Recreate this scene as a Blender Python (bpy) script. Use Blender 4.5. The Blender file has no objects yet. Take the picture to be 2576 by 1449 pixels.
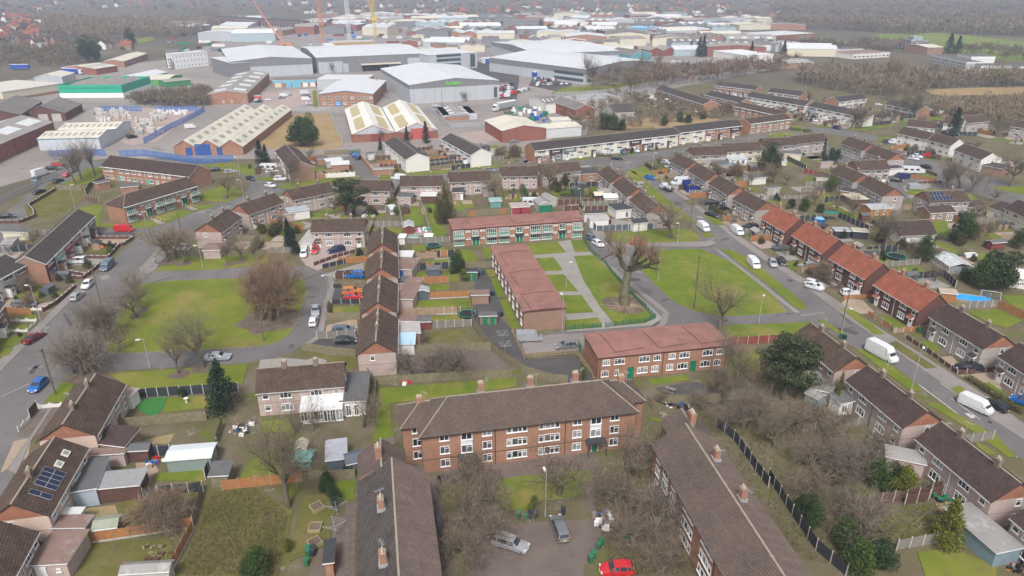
import bpy, bmesh, math, random
import numpy as np
from mathutils import Vector, Matrix
random.seed(7);rng=np.random.default_rng(7)
scene=bpy.context.scene
COL=scene.collection
# ---------------- camera: drone 66 m above a housing estate ----------------
CAMH=66.0;FPX=1786.0;HOR=-70.0;CX, CY=1288.0,724.5
PITCH=math.atan((CY - HOR)/FPX)
cam=bpy.data.cameras.new('camera');camo=bpy.data.objects.new('camera', cam);COL.objects.link(camo)
cam.sensor_width=36.0;cam.lens=FPX/2576.0*36.0;cam.clip_start=1.0;cam.clip_end=12000.0
camo.location=(0,0,CAMH);camo.rotation_euler=(math.pi/2 - PITCH, 0,0)
scene.camera=camo
# ---------------- overcast daylight ----------------
SUN_EL, SUN_AZ=math.radians(52),math.radians(185)     # azimuth clockwise from +Y
world=bpy.data.worlds.new('World');scene.world=world;world.use_nodes=True
wn, wl=world.node_tree.nodes, world.node_tree.links
bg=wn['Background']
sky=wn.new('ShaderNodeTexSky');sky.sky_type='NISHITA';sky.sun_disc=False
sky.sun_elevation=SUN_EL;sky.sun_rotation=SUN_AZ;sky.air_density=1.0;sky.dust_density=5.0;sky.ozone_density=1.0
hs=wn.new('ShaderNodeHueSaturation');hs.inputs['Saturation'].default_value=0.28
wl.new(sky.outputs[0],hs.inputs['Color']);wl.new(hs.outputs[0],bg.inputs[0])
bg.inputs[1].default_value=0.10
sl=bpy.data.lights.new('sun', 'SUN');sl.energy=1.5;sl.angle=math.radians(11);sl.color=(1.0,0.965,0.92)
so=bpy.data.objects.new('sun', sl);COL.objects.link(so)
sdir=Vector((math.sin(SUN_AZ)*math.cos(SUN_EL),math.cos(SUN_AZ)*math.cos(SUN_EL),math.sin(SUN_EL)))
so.rotation_euler=sdir.to_track_quat('Z', 'Y').to_euler();so.location=(60,-50,150)
vs=scene.view_settings
scene.display_settings.display_device='sRGB'
vs.view_transform='Standard';vs.look='None';vs.gamma=1.0;vs.exposure=0.86
vs.use_curve_mapping=False
cy=scene.cycles
cy.max_bounces=5;cy.diffuse_bounces=2;cy.glossy_bounces=2;cy.transmission_bounces=3
cy.volume_bounces=1;cy.transparent_max_bounces=6;cy.use_denoising=True
try: cy.denoiser='OPENIMAGEDENOISE'
except Exception: pass
cy.caustics_reflective=False;cy.caustics_refractive=False
# ---------------- pixel -> place ----------------
SP, CP=math.sin(PITCH),math.cos(PITCH)
def gd(x, y, z=0.0):
 """photo direction (2576-wide picture) met with the horizontal plane at height z"""
 u, v=(x - CX)/FPX, (y - CY)/FPX
 dz=-SP - v*CP;dy=CP - v*SP
 t=(z - CAMH)/dz
 return Vector((u*t, dy*t, z))
def proj(p):
 x, y, z=p[0],p[1],p[2] - CAMH
 Z=y*CP - z*SP;Y=-(y*SP+z*CP)
 return (CX+FPX*x/Z, CY+FPX*Y/Z)
OX=OY=0.0
def S(r, c):
 global OX, OY
 OX, OY=644.0*c, 362.25*r
def T(tx, ty): return (OX+tx/4.0,OY+ty/4.0)
def g(tx, ty, z=0.0):
 x, y=T(tx, ty);return gd(x, y, z)
def hfrom(base, top):
 """height of a vertical edge whose foot and head are seen at two D pixels"""
 p=gd(*base);lo, hi=0.2,60.0
 for _ in range(40):
  m=(lo+hi)/2
  if proj((p.x, p.y, m))[1] > top[1]: lo=m
  else: hi=m
 return lo
FOOT=[];HOUSES=[];RDS=[]
# ---------------- objects ----------------
def tag(o, label=None, cat=None, group=None, kind=None):
 if label: o['label']=label
 if cat: o['category']=cat
 if group: o['group']=group
 if kind: o['kind']=kind
 return o
def empty(name, loc, rz=0.0,label=None, cat=None, group=None, scale=None):
 o=bpy.data.objects.new(name, None);COL.objects.link(o)
 o.location=loc;o.rotation_euler=(0,0,rz);o.empty_display_size=0.2
 if scale: o.scale=scale
 return tag(o, label, cat, group)
def ob(name, me, parent=None, loc=(0,0,0),rz=0.0,scale=None, mat=None):
 o=bpy.data.objects.new(name, me);COL.objects.link(o)
 o.location=loc
 if rz: o.rotation_euler=(0,0,rz)
 if scale: o.scale=scale
 if parent: o.parent=parent
 if mat is not None:
  for i, m in enumerate(mat if isinstance(mat, (list, tuple)) else [mat]):
   o.material_slots[i].link='OBJECT';o.material_slots[i].material=m
 return o
class MB:
 def __init__(s): s.v=[];s.f=[];s.m=[]
 def poly(s, pts, m=0):
  b=len(s.v);s.v += [tuple(p) for p in pts];s.f.append(tuple(range(b, b+len(pts))));s.m.append(m)
 def box(s, x0,x1,y0,y1,z0,z1,m=0,bottom=True):
  b=len(s.v)
  s.v += [(x0,y0,z0),(x1,y0,z0),(x1,y1,z0),(x0,y1,z0),(x0,y0,z1),(x1,y0,z1),(x1,y1,z1),(x0,y1,z1)]
  fs=[(4,5,6,7),(0,1,5,4),(1,2,6,5),(2,3,7,6),(3,0,4,7)]
  if bottom: fs.append((3,2,1,0))
  for f in fs: s.f.append(tuple(b+i for i in f));s.m.append(m)
 def prism(s, pts, z0,z1,m=0,mtop=None):
  n=len(pts);b=len(s.v)
  s.v += [(p[0],p[1],z0) for p in pts] + [(p[0],p[1],z1) for p in pts]
  s.f.append(tuple(b+n+i for i in range(n)));s.m.append(m if mtop is None else mtop)
  for i in range(n):
   j=(i+1) % n
   s.f.append((b+i, b+j, b+n+j, b+n+i));s.m.append(m)
 def tube(s, p, q, r0,r1,n=6,m=0,cap=False):
  p, q=Vector(p),Vector(q);d=(q - p)
  if d.length < 1e-6: return
  d.normalize();a=d.orthogonal().normalized();c=d.cross(a);b=len(s.v)
  for k in range(n):
   w=2*math.pi*k/n;o=a*math.cos(w)+c*math.sin(w)
   s.v.append(tuple(p+o*r0));s.v.append(tuple(q+o*r1))
  for k in range(n):
   j=(k+1) % n
   s.f.append((b+2*k, b+2*j, b+2*j+1,b+2*k+1));s.m.append(m)
  if cap:
   s.f.append(tuple(b+2*k+1 for k in range(n)));s.m.append(m)
 def mesh(s, name, mats, smooth=False):
  me=bpy.data.meshes.new(name);me.from_pydata(s.v, [],s.f)
  for m in mats: me.materials.append(m)
  if len(mats) > 1: me.polygons.foreach_set('material_index', s.m)
  auto_uv(me)
  if smooth: me.polygons.foreach_set('use_smooth', [True]*len(s.f))
  me.update();return me
def auto_uv(me):
 """UVs in metres: u level along the face, v up its slope"""
 n=len(me.polygons)
 if not n: return
 nl=len(me.loops)
 no=np.empty(n*3,np.float32);me.polygons.foreach_get('normal', no);no=no.reshape(-1,3)
 lt=np.empty(n, np.int32);me.polygons.foreach_get('loop_total', lt)
 li=np.empty(nl, np.int32);me.loops.foreach_get('vertex_index', li)
 co=np.empty(len(me.vertices)*3,np.float32);me.vertices.foreach_get('co', co);co=co.reshape(-1,3)
 fi=np.repeat(np.arange(n),lt);p=co[li];N=no[fi]
 t=np.stack([-N[:, 1],N[:, 0],np.zeros(nl)],1);ln=np.linalg.norm(t, axis=1)
 flat=ln < 1e-3;t[flat]=(1,0,0);ln[flat]=1;t /= ln[:, None]
 b=np.cross(N, t)
 uv=np.stack([(p*t).sum(1),(p*b).sum(1)],1).astype(np.float32)
 l=me.uv_layers.new(name='UVMap');l.data.foreach_set('uv', uv.ravel())
def npmesh(name, v, f, mats, mi=None):
 """big triangle/quad mesh from numpy arrays"""
 me=bpy.data.meshes.new(name);k=f.shape[1]
 me.vertices.add(len(v));me.vertices.foreach_set('co', v.astype(np.float32).ravel())
 me.loops.add(f.size);me.loops.foreach_set('vertex_index', f.astype(np.int32).ravel())
 me.polygons.add(len(f));me.polygons.foreach_set('loop_start', np.arange(0,f.size, k, dtype=np.int32))
 me.polygons.foreach_set('loop_total', np.full(len(f),k, np.int32))
 for m in mats: me.materials.append(m)
 if mi is not None: me.polygons.foreach_set('material_index', mi.astype(np.int32))
 me.update(calc_edges=True);me.validate();return me
HAZE=0.00029
# ---------------- materials ----------------
_M={}
def _new(name):
 m=bpy.data.materials.new(name);m.use_nodes=True;nt=m.node_tree
 return m, nt, nt.nodes['Principled BSDF']
def _mapped_noise(nt, coord, scale, detail=3.0,rough=0.6):
 n=nt.nodes.new('ShaderNodeTexNoise');n.inputs['Scale'].default_value=scale
 n.inputs['Detail'].default_value=detail;n.inputs['Roughness'].default_value=rough
 nt.links.new(coord, n.inputs['Vector']);return n.outputs['Fac']
def _ramp(nt, fac, stops):
 r=nt.nodes.new('ShaderNodeValToRGB');e=r.color_ramp.elements
 while len(e) < len(stops): e.new(0.5)
 for el, (p, c) in zip(e, stops): el.position=p;el.color=(*c, 1) if len(c) == 3 else c
 nt.links.new(fac, r.inputs[0]);return r.outputs[0]
def _mix(nt, fac, a, b, mode='MIX'):
 m=nt.nodes.new('ShaderNodeMix');m.data_type='RGBA';m.blend_type=mode
 for sock, val in ((m.inputs[0],fac),(m.inputs[6],a),(m.inputs[7],b)):
  if isinstance(val, (int, float)): sock.default_value=val
  elif isinstance(val, tuple): sock.default_value=(*val, 1) if len(val) == 3 else val
  else: nt.links.new(val, sock)
 return m.outputs[2]
def _pos(nt): return nt.nodes.new('ShaderNodeNewGeometry').outputs['Position']
def _uv(nt): return nt.nodes.new('ShaderNodeTexCoord').outputs['UV']
def c3(c, k): return tuple(min(1.0,x*k) for x in c)
def plain(name, c, rough=0.75,var=0.14,scale=0.6,metal=0.0,spec=0.3,stain=None, bump=0.0):
 if name in _M: return _M[name]
 m, nt, b=_new(name);P=_pos(nt)
 n1=_mapped_noise(nt, P, scale, 5.0,0.65)
 col=_ramp(nt, n1,[(0.3,c3(c, 1 - var)),(0.7,c3(c, 1+var))])
 if stain:
  n2=_mapped_noise(nt, P, stain[1],4.0,0.7)
  col=_mix(nt, _ramp(nt, n2,[(stain[2],(0,0,0)),(stain[2]+0.14,(1,1,1))]),col, stain[0])
 nt.links.new(col, b.inputs['Base Color'])
 b.inputs['Roughness'].default_value=rough;b.inputs['Metallic'].default_value=metal
 b.inputs['Specular IOR Level'].default_value=spec
 if bump:
  bn=nt.nodes.new('ShaderNodeBump');bn.inputs['Strength'].default_value=bump;bn.inputs['Distance'].default_value=0.05
  nt.links.new(_mapped_noise(nt, P, 6.0,4),bn.inputs['Height']);nt.links.new(bn.outputs[0],b.inputs['Normal'])
 _M[name]=m;return m
def bricky(name, c1,c2,mortar, w=0.225,h=0.075,ms=0.012,off=0.5,rough=0.85,var=0.25,vscale=0.35,stain=None, bump=0.4):
 """brick texture in metre UVs: brick walls, and tile courses with shadow lines painted as mortar"""
 if name in _M: return _M[name]
 m, nt, b=_new(name);uv=_uv(nt)
 t=nt.nodes.new('ShaderNodeTexBrick');nt.links.new(uv, t.inputs['Vector'])
 t.offset=off;t.inputs['Scale'].default_value=1.0;t.inputs['Mortar Size'].default_value=ms
 t.inputs['Brick Width'].default_value=w;t.inputs['Row Height'].default_value=h;t.inputs['Bias'].default_value=0.0
 t.inputs['Color1'].default_value=(*c1,1);t.inputs['Color2'].default_value=(*c2,1);t.inputs['Mortar'].default_value=(*mortar, 1)
 P=_pos(nt);n=_mapped_noise(nt, P, vscale, 5.0,0.65)
 col=_mix(nt, 1.0,t.outputs['Color'], _ramp(nt, n, [(0.28,(1 - var,)*3),(0.72,(1.0,)*3)]),'MULTIPLY')
 if stain:
  n2=_mapped_noise(nt, P, stain[1],5.0,0.7)
  col=_mix(nt, _ramp(nt, n2,[(stain[2],(0,0,0)),(stain[2]+0.1,(0.8,0.8,0.8))]),col, stain[0])
 nt.links.new(col, b.inputs['Base Color']);b.inputs['Roughness'].default_value=rough
 b.inputs['Specular IOR Level'].default_value=0.25
 if bump:
  bn=nt.nodes.new('ShaderNodeBump');bn.inputs['Strength'].default_value=bump;bn.inputs['Distance'].default_value=0.02;bn.invert=True
  nt.links.new(t.outputs['Fac'],bn.inputs['Height']);nt.links.new(bn.outputs[0],b.inputs['Normal'])
 _M[name]=m;return m
def seamed(name, c, step=1.0,dark=0.86,rough=0.45,axis=0,var=0.08,spec=0.4,stain=None):
 """metal cladding with evenly spaced joints across the UV"""
 if name in _M: return _M[name]
 m, nt, b=_new(name);uv=_uv(nt)
 sp=nt.nodes.new('ShaderNodeSeparateXYZ');nt.links.new(uv, sp.inputs[0])
 d=nt.nodes.new('ShaderNodeMath');d.operation='DIVIDE';nt.links.new(sp.outputs[axis],d.inputs[0]);d.inputs[1].default_value=step
 fr=nt.nodes.new('ShaderNodeMath');fr.operation='FRACT';nt.links.new(d.outputs[0],fr.inputs[0])
 j=_ramp(nt, fr.outputs[0],[(0.0,(dark,)*3),(0.06,(1,1,1)),(0.94,(1,1,1)),(1.0,(dark,)*3)])
 P=_pos(nt);n=_mapped_noise(nt, P, 0.12,5.0,0.7)
 col=_mix(nt, 1.0, _ramp(nt, n, [(0.3,c3(c, 1 - var)),(0.7,c3(c, 1+var))]),j, 'MULTIPLY')
 if stain:
  n2=_mapped_noise(nt, P, stain[1],5.0,0.7)
  col=_mix(nt, _ramp(nt, n2,[(stain[2],(0,0,0)),(stain[2]+0.16,(0.9,0.9,0.9))]),col, stain[0])
 nt.links.new(col, b.inputs['Base Color']);b.inputs['Roughness'].default_value=rough;b.inputs['Specular IOR Level'].default_value=spec
 _M[name]=m;return m
def ground_mat(name, layers, rough=0.95,bump=0.25):
 """layers: [(scale, detail, [(pos,color),...]) , (scale, threshold, softness, color) ...] over world position"""
 if name in _M: return _M[name]
 m, nt, b=_new(name);P=_pos(nt)
 s0,d0,stops=layers[0]
 col=_ramp(nt, _mapped_noise(nt, P, s0,d0,0.65),stops)
 for sc, th, soft, c in layers[1:]:
  n=_mapped_noise(nt, P, sc, 5.0,0.68)
  col=_mix(nt, _ramp(nt, n, [(th, (0,0,0)),(min(1,th+soft),(1,1,1))]),col, c)
 fine=_mapped_noise(nt, P, 9.0,2.0,0.7)
 col=_mix(nt, 1.0,col, _ramp(nt, fine, [(0.3,(0.82,)*3),(0.7,(1.12,)*3)]),'MULTIPLY')
 nt.links.new(col, b.inputs['Base Color']);b.inputs['Roughness'].default_value=rough;b.inputs['Specular IOR Level'].default_value=0.15
 if bump:
  bn=nt.nodes.new('ShaderNodeBump');bn.inputs['Strength'].default_value=bump;bn.inputs['Distance'].default_value=0.06
  nt.links.new(_mapped_noise(nt, P, 4.0,4),bn.inputs['Height']);nt.links.new(bn.outputs[0],b.inputs['Normal'])
 _M[name]=m;return m
def leafy(name, c, var=0.45,rough=0.8):
 """foliage/twigs: colour differs from leaf to leaf and plant to plant"""
 if name in _M: return _M[name]
 m, nt, b=_new(name)
 gn=nt.nodes.new('ShaderNodeNewGeometry');oi=nt.nodes.new('ShaderNodeObjectInfo')
 a=_ramp(nt, gn.outputs['Random Per Island'],[(0.0,c3(c, 1 - var)),(1.0,c3(c, 1+var))])
 a=_mix(nt, 1.0,a, _ramp(nt, oi.outputs['Random'],[(0.0,(0.8,0.82,0.85)),(0.5,(1,1,1)),(1.0,(1.15,1.05,0.92))]),'MULTIPLY')
 nt.links.new(a, b.inputs['Base Color']);b.inputs['Roughness'].default_value=rough;b.inputs['Specular IOR Level'].default_value=0.15
 _M[name]=m;return m
def paint(name, c, rough=0.28,metal=0.0):
 if name in _M: return _M[name]
 m, nt, b=_new(name);b.inputs['Base Color'].default_value=(*c, 1);b.inputs['Roughness'].default_value=rough
 b.inputs['Metallic'].default_value=metal;b.inputs['Coat Weight'].default_value=0.35;b.inputs['Coat Roughness'].default_value=0.12
 n=_mapped_noise(nt, _pos(nt),1.7,4);nt.links.new(_ramp(nt, n, [(0.35,c3(c, 0.9)),(0.7,c3(c, 1.04))]),b.inputs['Base Color'])
 _M[name]=m;return m
def glassy(name, c, rough=0.08,spec=0.6,var=0.35):
 if name in _M: return _M[name]
 m, nt, b=_new(name);n=_mapped_noise(nt, _pos(nt),1.1,2)
 nt.links.new(_ramp(nt, n, [(0.35,c3(c, 1 - var)),(0.65,c3(c, 1+var))]),b.inputs['Base Color'])
 b.inputs['Roughness'].default_value=rough;b.inputs['Specular IOR Level'].default_value=spec
 _M[name]=m;return m
WHITE=plain('white_upvc', (0.78,0.78,0.78),0.4,0.05)
PANES=[glassy('window_glass_dark', (0.03,0.035,0.042)),glassy('window_glass_net_curtain', (0.24,0.25,0.26),0.15,0.5,0.25),
   glassy('window_glass_shaded', (0.08,0.085,0.095))]
CARGLASS=glassy('car_glass', (0.025,0.03,0.035),0.05,0.7,0.1)
GLASSHOUSE=glassy('greenhouse_glass', (0.42,0.46,0.47),0.12,0.6,0.2)
PEBBLE_PINK=plain('pebbledash_pink_grey', (0.41,0.325,0.295),0.9,0.10,0.5,stain=((0.29,0.235,0.22),0.35,0.60))
PEBBLE_GREY=plain('pebbledash_grey', (0.36,0.315,0.295),0.9,0.10,0.5,stain=((0.27,0.24,0.23),0.35,0.60))
CREAM=plain('cream_render', (0.58,0.53,0.42),0.85,0.07,0.4,stain=((0.42,0.38,0.31),0.4,0.62))
OFFWHITE=plain('off_white_render', (0.66,0.645,0.61),0.85,0.06,0.4,stain=((0.45,0.43,0.40),0.4,0.64))
PEACH=plain('peach_render', (0.56,0.43,0.36),0.85,0.07,0.4)
BLUEGREY=plain('blue_grey_render', (0.34,0.39,0.45),0.85,0.06,0.4)
BRICK=bricky('orange_brown_brick', (0.44,0.19,0.105),(0.34,0.145,0.082),(0.33,0.25,0.20),stain=((0.25,0.12,0.08),0.25,0.60))
BRICK_RED=bricky('dark_red_brick', (0.155,0.062,0.048),(0.115,0.046,0.038),(0.15,0.095,0.08))
BRICK_BRIGHT=bricky('bright_red_brick', (0.33,0.095,0.055),(0.26,0.07,0.045),(0.28,0.17,0.14))
BRICK_TAN=bricky('tan_brick', (0.34,0.20,0.135),(0.28,0.155,0.105),(0.30,0.22,0.18),stain=((0.18,0.11,0.085),0.3,0.62))
GABLE_TILE=bricky('orange_hung_gable', (0.40,0.18,0.11),(0.32,0.14,0.088),(0.20,0.095,0.07),0.3,0.2,0.01)
MOSS=(0.10,0.088,0.05)
ROOF_BROWN=bricky('brown_concrete_tile', (0.155,0.103,0.078),(0.105,0.07,0.055),(0.036,0.025,0.022),0.33,0.34,0.03,0.0,0.85,0.48,0.6,(MOSS, 0.4,0.60))  # dark mortar lines on these roof tiles paint the shadow under each course
ROOF_DARK=bricky('dark_plum_tile', (0.115,0.075,0.066),(0.078,0.05,0.046),(0.03,0.02,0.02),0.33,0.34,0.03,0.0,0.8,0.45,0.6,(MOSS, 0.4,0.66))
ROOF_GREYB=bricky('grey_brown_tile', (0.17,0.125,0.105),(0.125,0.092,0.078),(0.055,0.04,0.035),0.30,0.30,0.028,0.0,0.88,0.3,0.3,(MOSS, 0.5,0.68))
ROOF_PALE=bricky('pale_weathered_tile', (0.17,0.125,0.108),(0.128,0.094,0.082),(0.055,0.04,0.036),0.30,0.30,0.028,0.0,0.88,0.3,0.3,(MOSS, 0.5,0.68))
ROOF_PINK=bricky('pinkish_tile', (0.23,0.17,0.148),(0.18,0.132,0.115),(0.085,0.062,0.056),0.30,0.30,0.028,0.0,0.88,0.3,0.5,(MOSS, 0.5,0.68))  # paler tile for one slope of blocks B and C, darker tile opposite
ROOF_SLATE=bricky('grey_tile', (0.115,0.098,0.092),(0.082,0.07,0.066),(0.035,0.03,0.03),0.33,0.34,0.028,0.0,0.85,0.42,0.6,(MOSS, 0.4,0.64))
ROOF_RED=bricky('red_clay_tile', (0.40,0.13,0.076),(0.30,0.095,0.06),(0.095,0.035,0.028),0.25,0.16,0.012,0.5,0.85,0.38,0.6,((0.14,0.068,0.052),0.35,0.58))
FELT_RED=plain('red_felt', (0.235,0.115,0.096),0.9,0.2,0.35,stain=((0.165,0.09,0.078),0.22,0.56))
FELT_GREY=plain('grey_felt', (0.105,0.105,0.11),0.9,0.16,0.5)
FELT_BLACK=plain('black_felt', (0.045,0.047,0.052),0.85,0.18,0.5)
LEAD=plain('lead_flashing', (0.30,0.31,0.33),0.6,0.15,2.0)
MORTAR=plain('ridge_mortar', (0.27,0.23,0.18),0.9,0.2,2.0)
POT=plain('clay_pot', (0.52,0.42,0.34),0.8,0.2,2.0)
CHIM=bricky('chimney_render', (0.27,0.20,0.165),(0.23,0.17,0.14),(0.22,0.18,0.16))
CONC=plain('concrete', (0.42,0.40,0.37),0.9,0.14,1.0,stain=((0.27,0.26,0.24),0.8,0.6))
CONC_POST=plain('concrete_post', (0.50,0.48,0.45),0.9,0.12,1.0)
STEEL=plain('galvanised_steel', (0.42,0.44,0.46),0.45,0.08,1.0,0.3)
BLACK=plain('black_plastic', (0.02,0.02,0.022),0.5,0.1)
DKPIPE=plain('dark_pipe', (0.04,0.035,0.035),0.6,0.1)
W_BROWN=plain('brown_fence_wood', (0.105,0.056,0.043),0.85,0.25,2.0)
W_ORANGE=plain('orange_fence_wood', (0.34,0.155,0.062),0.8,0.2,2.0)
W_TAN=plain('tan_fence_wood', (0.31,0.225,0.155),0.85,0.2,2.0)
W_OLIVE=plain('olive_weathered_wood', (0.20,0.172,0.11),0.9,0.25,1.5)
W_GREY=plain('grey_weathered_wood', (0.20,0.185,0.165),0.9,0.2,1.5)
W_BLACK=plain('charcoal_painted_wood', (0.037,0.042,0.052),0.7,0.15,1.5)
W_SLATE=plain('slate_painted_wood', (0.085,0.105,0.13),0.7,0.12,1.5)
W_BLUE=plain('royal_blue_board', (0.012,0.03,0.20),0.5,0.1,1.0)
GREENMESH=plain('green_mesh', (0.03,0.13,0.075),0.5,0.12,1.0)
DOOR_W=plain('white_door', (0.76,0.76,0.76),0.4,0.04)
DOOR_G=plain('green_door', (0.012,0.16,0.085),0.5,0.1)
PANEL_G=plain('green_panel', (0.02,0.19,0.115),0.5,0.12)
TURQ=plain('turquoise_panel', (0.08,0.36,0.29),0.5,0.1)
RUSTRED=plain('rust_red_panel', (0.20,0.055,0.042),0.7,0.12)
CORRUG=seamed('brown_corrugated', (0.20,0.135,0.115),0.45,0.6,0.8,0,0.2,0.2,((0.30,0.26,0.25),0.5,0.56))
CORRUG_G=seamed('grey_corrugated', (0.26,0.25,0.24),0.4,0.55,0.85,0,0.2,0.2,((0.42,0.41,0.41),0.35,0.55))
SOLAR=bricky('solar_cells', (0.012,0.016,0.05),(0.01,0.013,0.042),(0.06,0.065,0.09),0.16,0.16,0.012,0.0,0.15,0.1,1.0,None, 0.0)
TYRE=plain('tyre', (0.02,0.02,0.02),0.8,0.1)
ALLOY=plain('alloy_rim', (0.42,0.43,0.45),0.35,0.05,1.0,0.6)
LAMPW=glassy('headlamp', (0.55,0.57,0.6),0.1,0.6,0.1)
LAMPR=glassy('tail_lamp', (0.28,0.01,0.01),0.15,0.6,0.1)
PLATE=plain('number_plate', (0.62,0.55,0.10),0.5,0.05)
# grounds
GRASS=ground_mat('mown_grass', [(0.09,6.0,[(0.25,(0.082,0.12,0.014)),(0.5,(0.125,0.158,0.018)),(0.72,(0.19,0.19,0.03))]),(0.06,0.52,0.16,(0.205,0.18,0.052)),(0.35,0.55,0.16,(0.15,0.12,0.05)),(1.6,0.66,0.1,(0.24,0.2,0.11))])
GRASS_BRIGHT=ground_mat('lush_grass', [(0.3,5.0,[(0.25,(0.08,0.122,0.014)),(0.55,(0.125,0.165,0.019)),(0.8,(0.18,0.18,0.03))]),(0.1,0.51,0.15,(0.21,0.178,0.05)),(0.6,0.62,0.15,(0.13,0.112,0.04)),(1.6,0.67,0.1,(0.22,0.19,0.1))])
GRASS_ROUGH=ground_mat('rough_grass', [(0.25,6.0,[(0.25,(0.08,0.085,0.022)),(0.5,(0.118,0.112,0.032)),(0.75,(0.17,0.138,0.062))]),(0.35,0.55,0.22,(0.105,0.078,0.052)),(0.9,0.62,0.2,(0.055,0.042,0.03))])
TURF=ground_mat('artificial_turf', [(1.0,3.0,[(0.2,(0.035,0.155,0.035)),(0.8,(0.048,0.175,0.042))])])
FIELD_TAN=ground_mat('dead_grass_field', [(0.06,7.0,[(0.25,(0.21,0.145,0.065)),(0.5,(0.29,0.205,0.105)),(0.75,(0.33,0.25,0.15))]),(0.05,0.62,0.15,(0.14,0.13,0.05))])
FIELD_GREEN=ground_mat('playing_field', [(0.02,4.0,[(0.3,(0.12,0.17,0.03)),(0.7,(0.18,0.20,0.05))])])
DIRT=ground_mat('bare_earth', [(0.4,6.0,[(0.25,(0.085,0.062,0.05)),(0.5,(0.13,0.098,0.08)),(0.75,(0.19,0.15,0.12))]),(0.8,0.62,0.15,(0.07,0.075,0.025))])
ASPHALT=ground_mat('asphalt', [(0.08,6.0,[(0.25,(0.105,0.098,0.098)),(0.5,(0.14,0.131,0.13)),(0.75,(0.18,0.168,0.164))]),(0.22,0.60,0.06,(0.115,0.108,0.108)),(0.035,0.6,0.05,(0.205,0.19,0.178))],0.9,0.12)
ASPHALT_PALE=ground_mat('pale_asphalt', [(0.12,6.0,[(0.25,(0.17,0.155,0.148)),(0.5,(0.22,0.20,0.19)),(0.75,(0.265,0.245,0.232))]),(0.2,0.62,0.08,(0.14,0.13,0.125))],0.9,0.12)
ASPHALT_DARK=ground_mat('dark_asphalt', [(0.2,6.0,[(0.25,(0.062,0.058,0.059)),(0.75,(0.10,0.094,0.094))])],0.85,0.12)
PAVING=ground_mat('concrete_paving', [(0.3,6.0,[(0.25,(0.215,0.20,0.185)),(0.75,(0.30,0.28,0.26))]),(0.5,0.62,0.15,(0.16,0.145,0.13))],0.9,0.12)
BLOCKPAVE=ground_mat('buff_paving', [(0.35,6.0,[(0.25,(0.26,0.195,0.145)),(0.75,(0.36,0.29,0.22))])],0.9,0.12)
SLABY=ground_mat('yellow_slabs', [(0.5,6.0,[(0.25,(0.22,0.165,0.08)),(0.75,(0.33,0.265,0.15))]),(0.8,0.6,0.15,(0.13,0.12,0.05))],0.9,0.12)
YARD=ground_mat('industrial_yard', [(0.03,6.0,[(0.25,(0.19,0.165,0.155)),(0.5,(0.25,0.225,0.21)),(0.75,(0.30,0.27,0.25))]),(0.06,0.6,0.1,(0.13,0.12,0.115))],0.9,0.1)
YARD_PINK=ground_mat('pinkish_yard', [(0.1,6.0,[(0.25,(0.29,0.225,0.205)),(0.75,(0.39,0.315,0.29))])],0.9,0.1)
COURT=ground_mat('brown_concrete_court', [(0.25,6.0,[(0.25,(0.115,0.088,0.078)),(0.75,(0.17,0.135,0.118))]),(0.5,0.64,0.1,(0.085,0.068,0.058))],0.9,0.15)
FARLAND=ground_mat('far_land', [(0.012,8.0,[(0.25,(0.075,0.07,0.045)),(0.5,(0.115,0.10,0.072)),(0.75,(0.155,0.13,0.095))]),(0.02,0.6,0.1,(0.085,0.092,0.032)),(0.05,0.66,0.06,(0.13,0.115,0.105))])
GARDEN=ground_mat('garden_ground', [(0.12,7.0,[(0.25,(0.085,0.08,0.034)),(0.5,(0.125,0.105,0.062)),(0.75,(0.18,0.148,0.112))]),(0.22,0.54,0.1,(0.10,0.118,0.024)),(0.35,0.60,0.08,(0.225,0.195,0.17))])
# ---------------- ground, roads, greens ----------------
def smooth_poly(pts, it=1):
 for _ in range(it):
  q=[]
  for i in range(len(pts)):
   a, b=pts[i],pts[(i+1) % len(pts)]
   q += [(a[0]*.75+b[0]*.25,a[1]*.75+b[1]*.25),(a[0]*.25+b[0]*.75,a[1]*.25+b[1]*.75)]
  pts=q
 return pts
def sheet(name, pts, mat, z, thick=0.0,tile=None, smooth=0,kind='structure', label=None, cat=None):
 if tile: S(*tile);pts=[T(*p) for p in pts]
 w=[gd(x, y, z) for x, y in pts]
 w=[(p.x, p.y) for p in w]
 if smooth: w=smooth_poly(w, smooth)
 area=sum(w[i][0]*w[(i+1) % len(w)][1] - w[(i+1) % len(w)][0]*w[i][1] for i in range(len(w)))
 if area < 0: w.reverse()
 mb=MB()
 if thick: mb.prism(w, z - thick, z)
 else: mb.poly([(x, y, z) for x, y in w])
 o=ob(name, mb.mesh(name, [mat]));o['kind']=kind
 if label: tag(o, label, cat)
 if 'road' in name or name in ('pavement', 'car_park', 'parking_court', 'drying_yard', 'courtyard_paving', 'green', 'driveway'): RDS.append(w)
 return o, w
def kerb(w, z, width=0.13,mat=None):
 """a kerb of real stones round a green: a strip 3 cm proud of the grass"""
 mb=MB();n=len(w)
 for i in range(n):
  a, b=Vector(w[i]),Vector(w[(i+1) % n]);d=b - a
  if d.length < 0.05: continue
  nn=Vector((d.y, -d.x)).normalized()*width
  mb.prism([tuple(a),tuple(a+nn),tuple(b+nn),tuple(b)],0.0,z+0.02)
 o=ob('kerb', mb.mesh('kerb', [plain('worn_kerb', (.2,.175,.16),.9,.25,1.5)]));o['kind']='structure'
mb=MB();mb.poly([(-6000,-200,0),(6000,-200,0),(6000,9000,0),(-6000,9000,0)])
o=ob('ground', mb.mesh('ground', [FARLAND]));o['kind']='structure'
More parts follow.
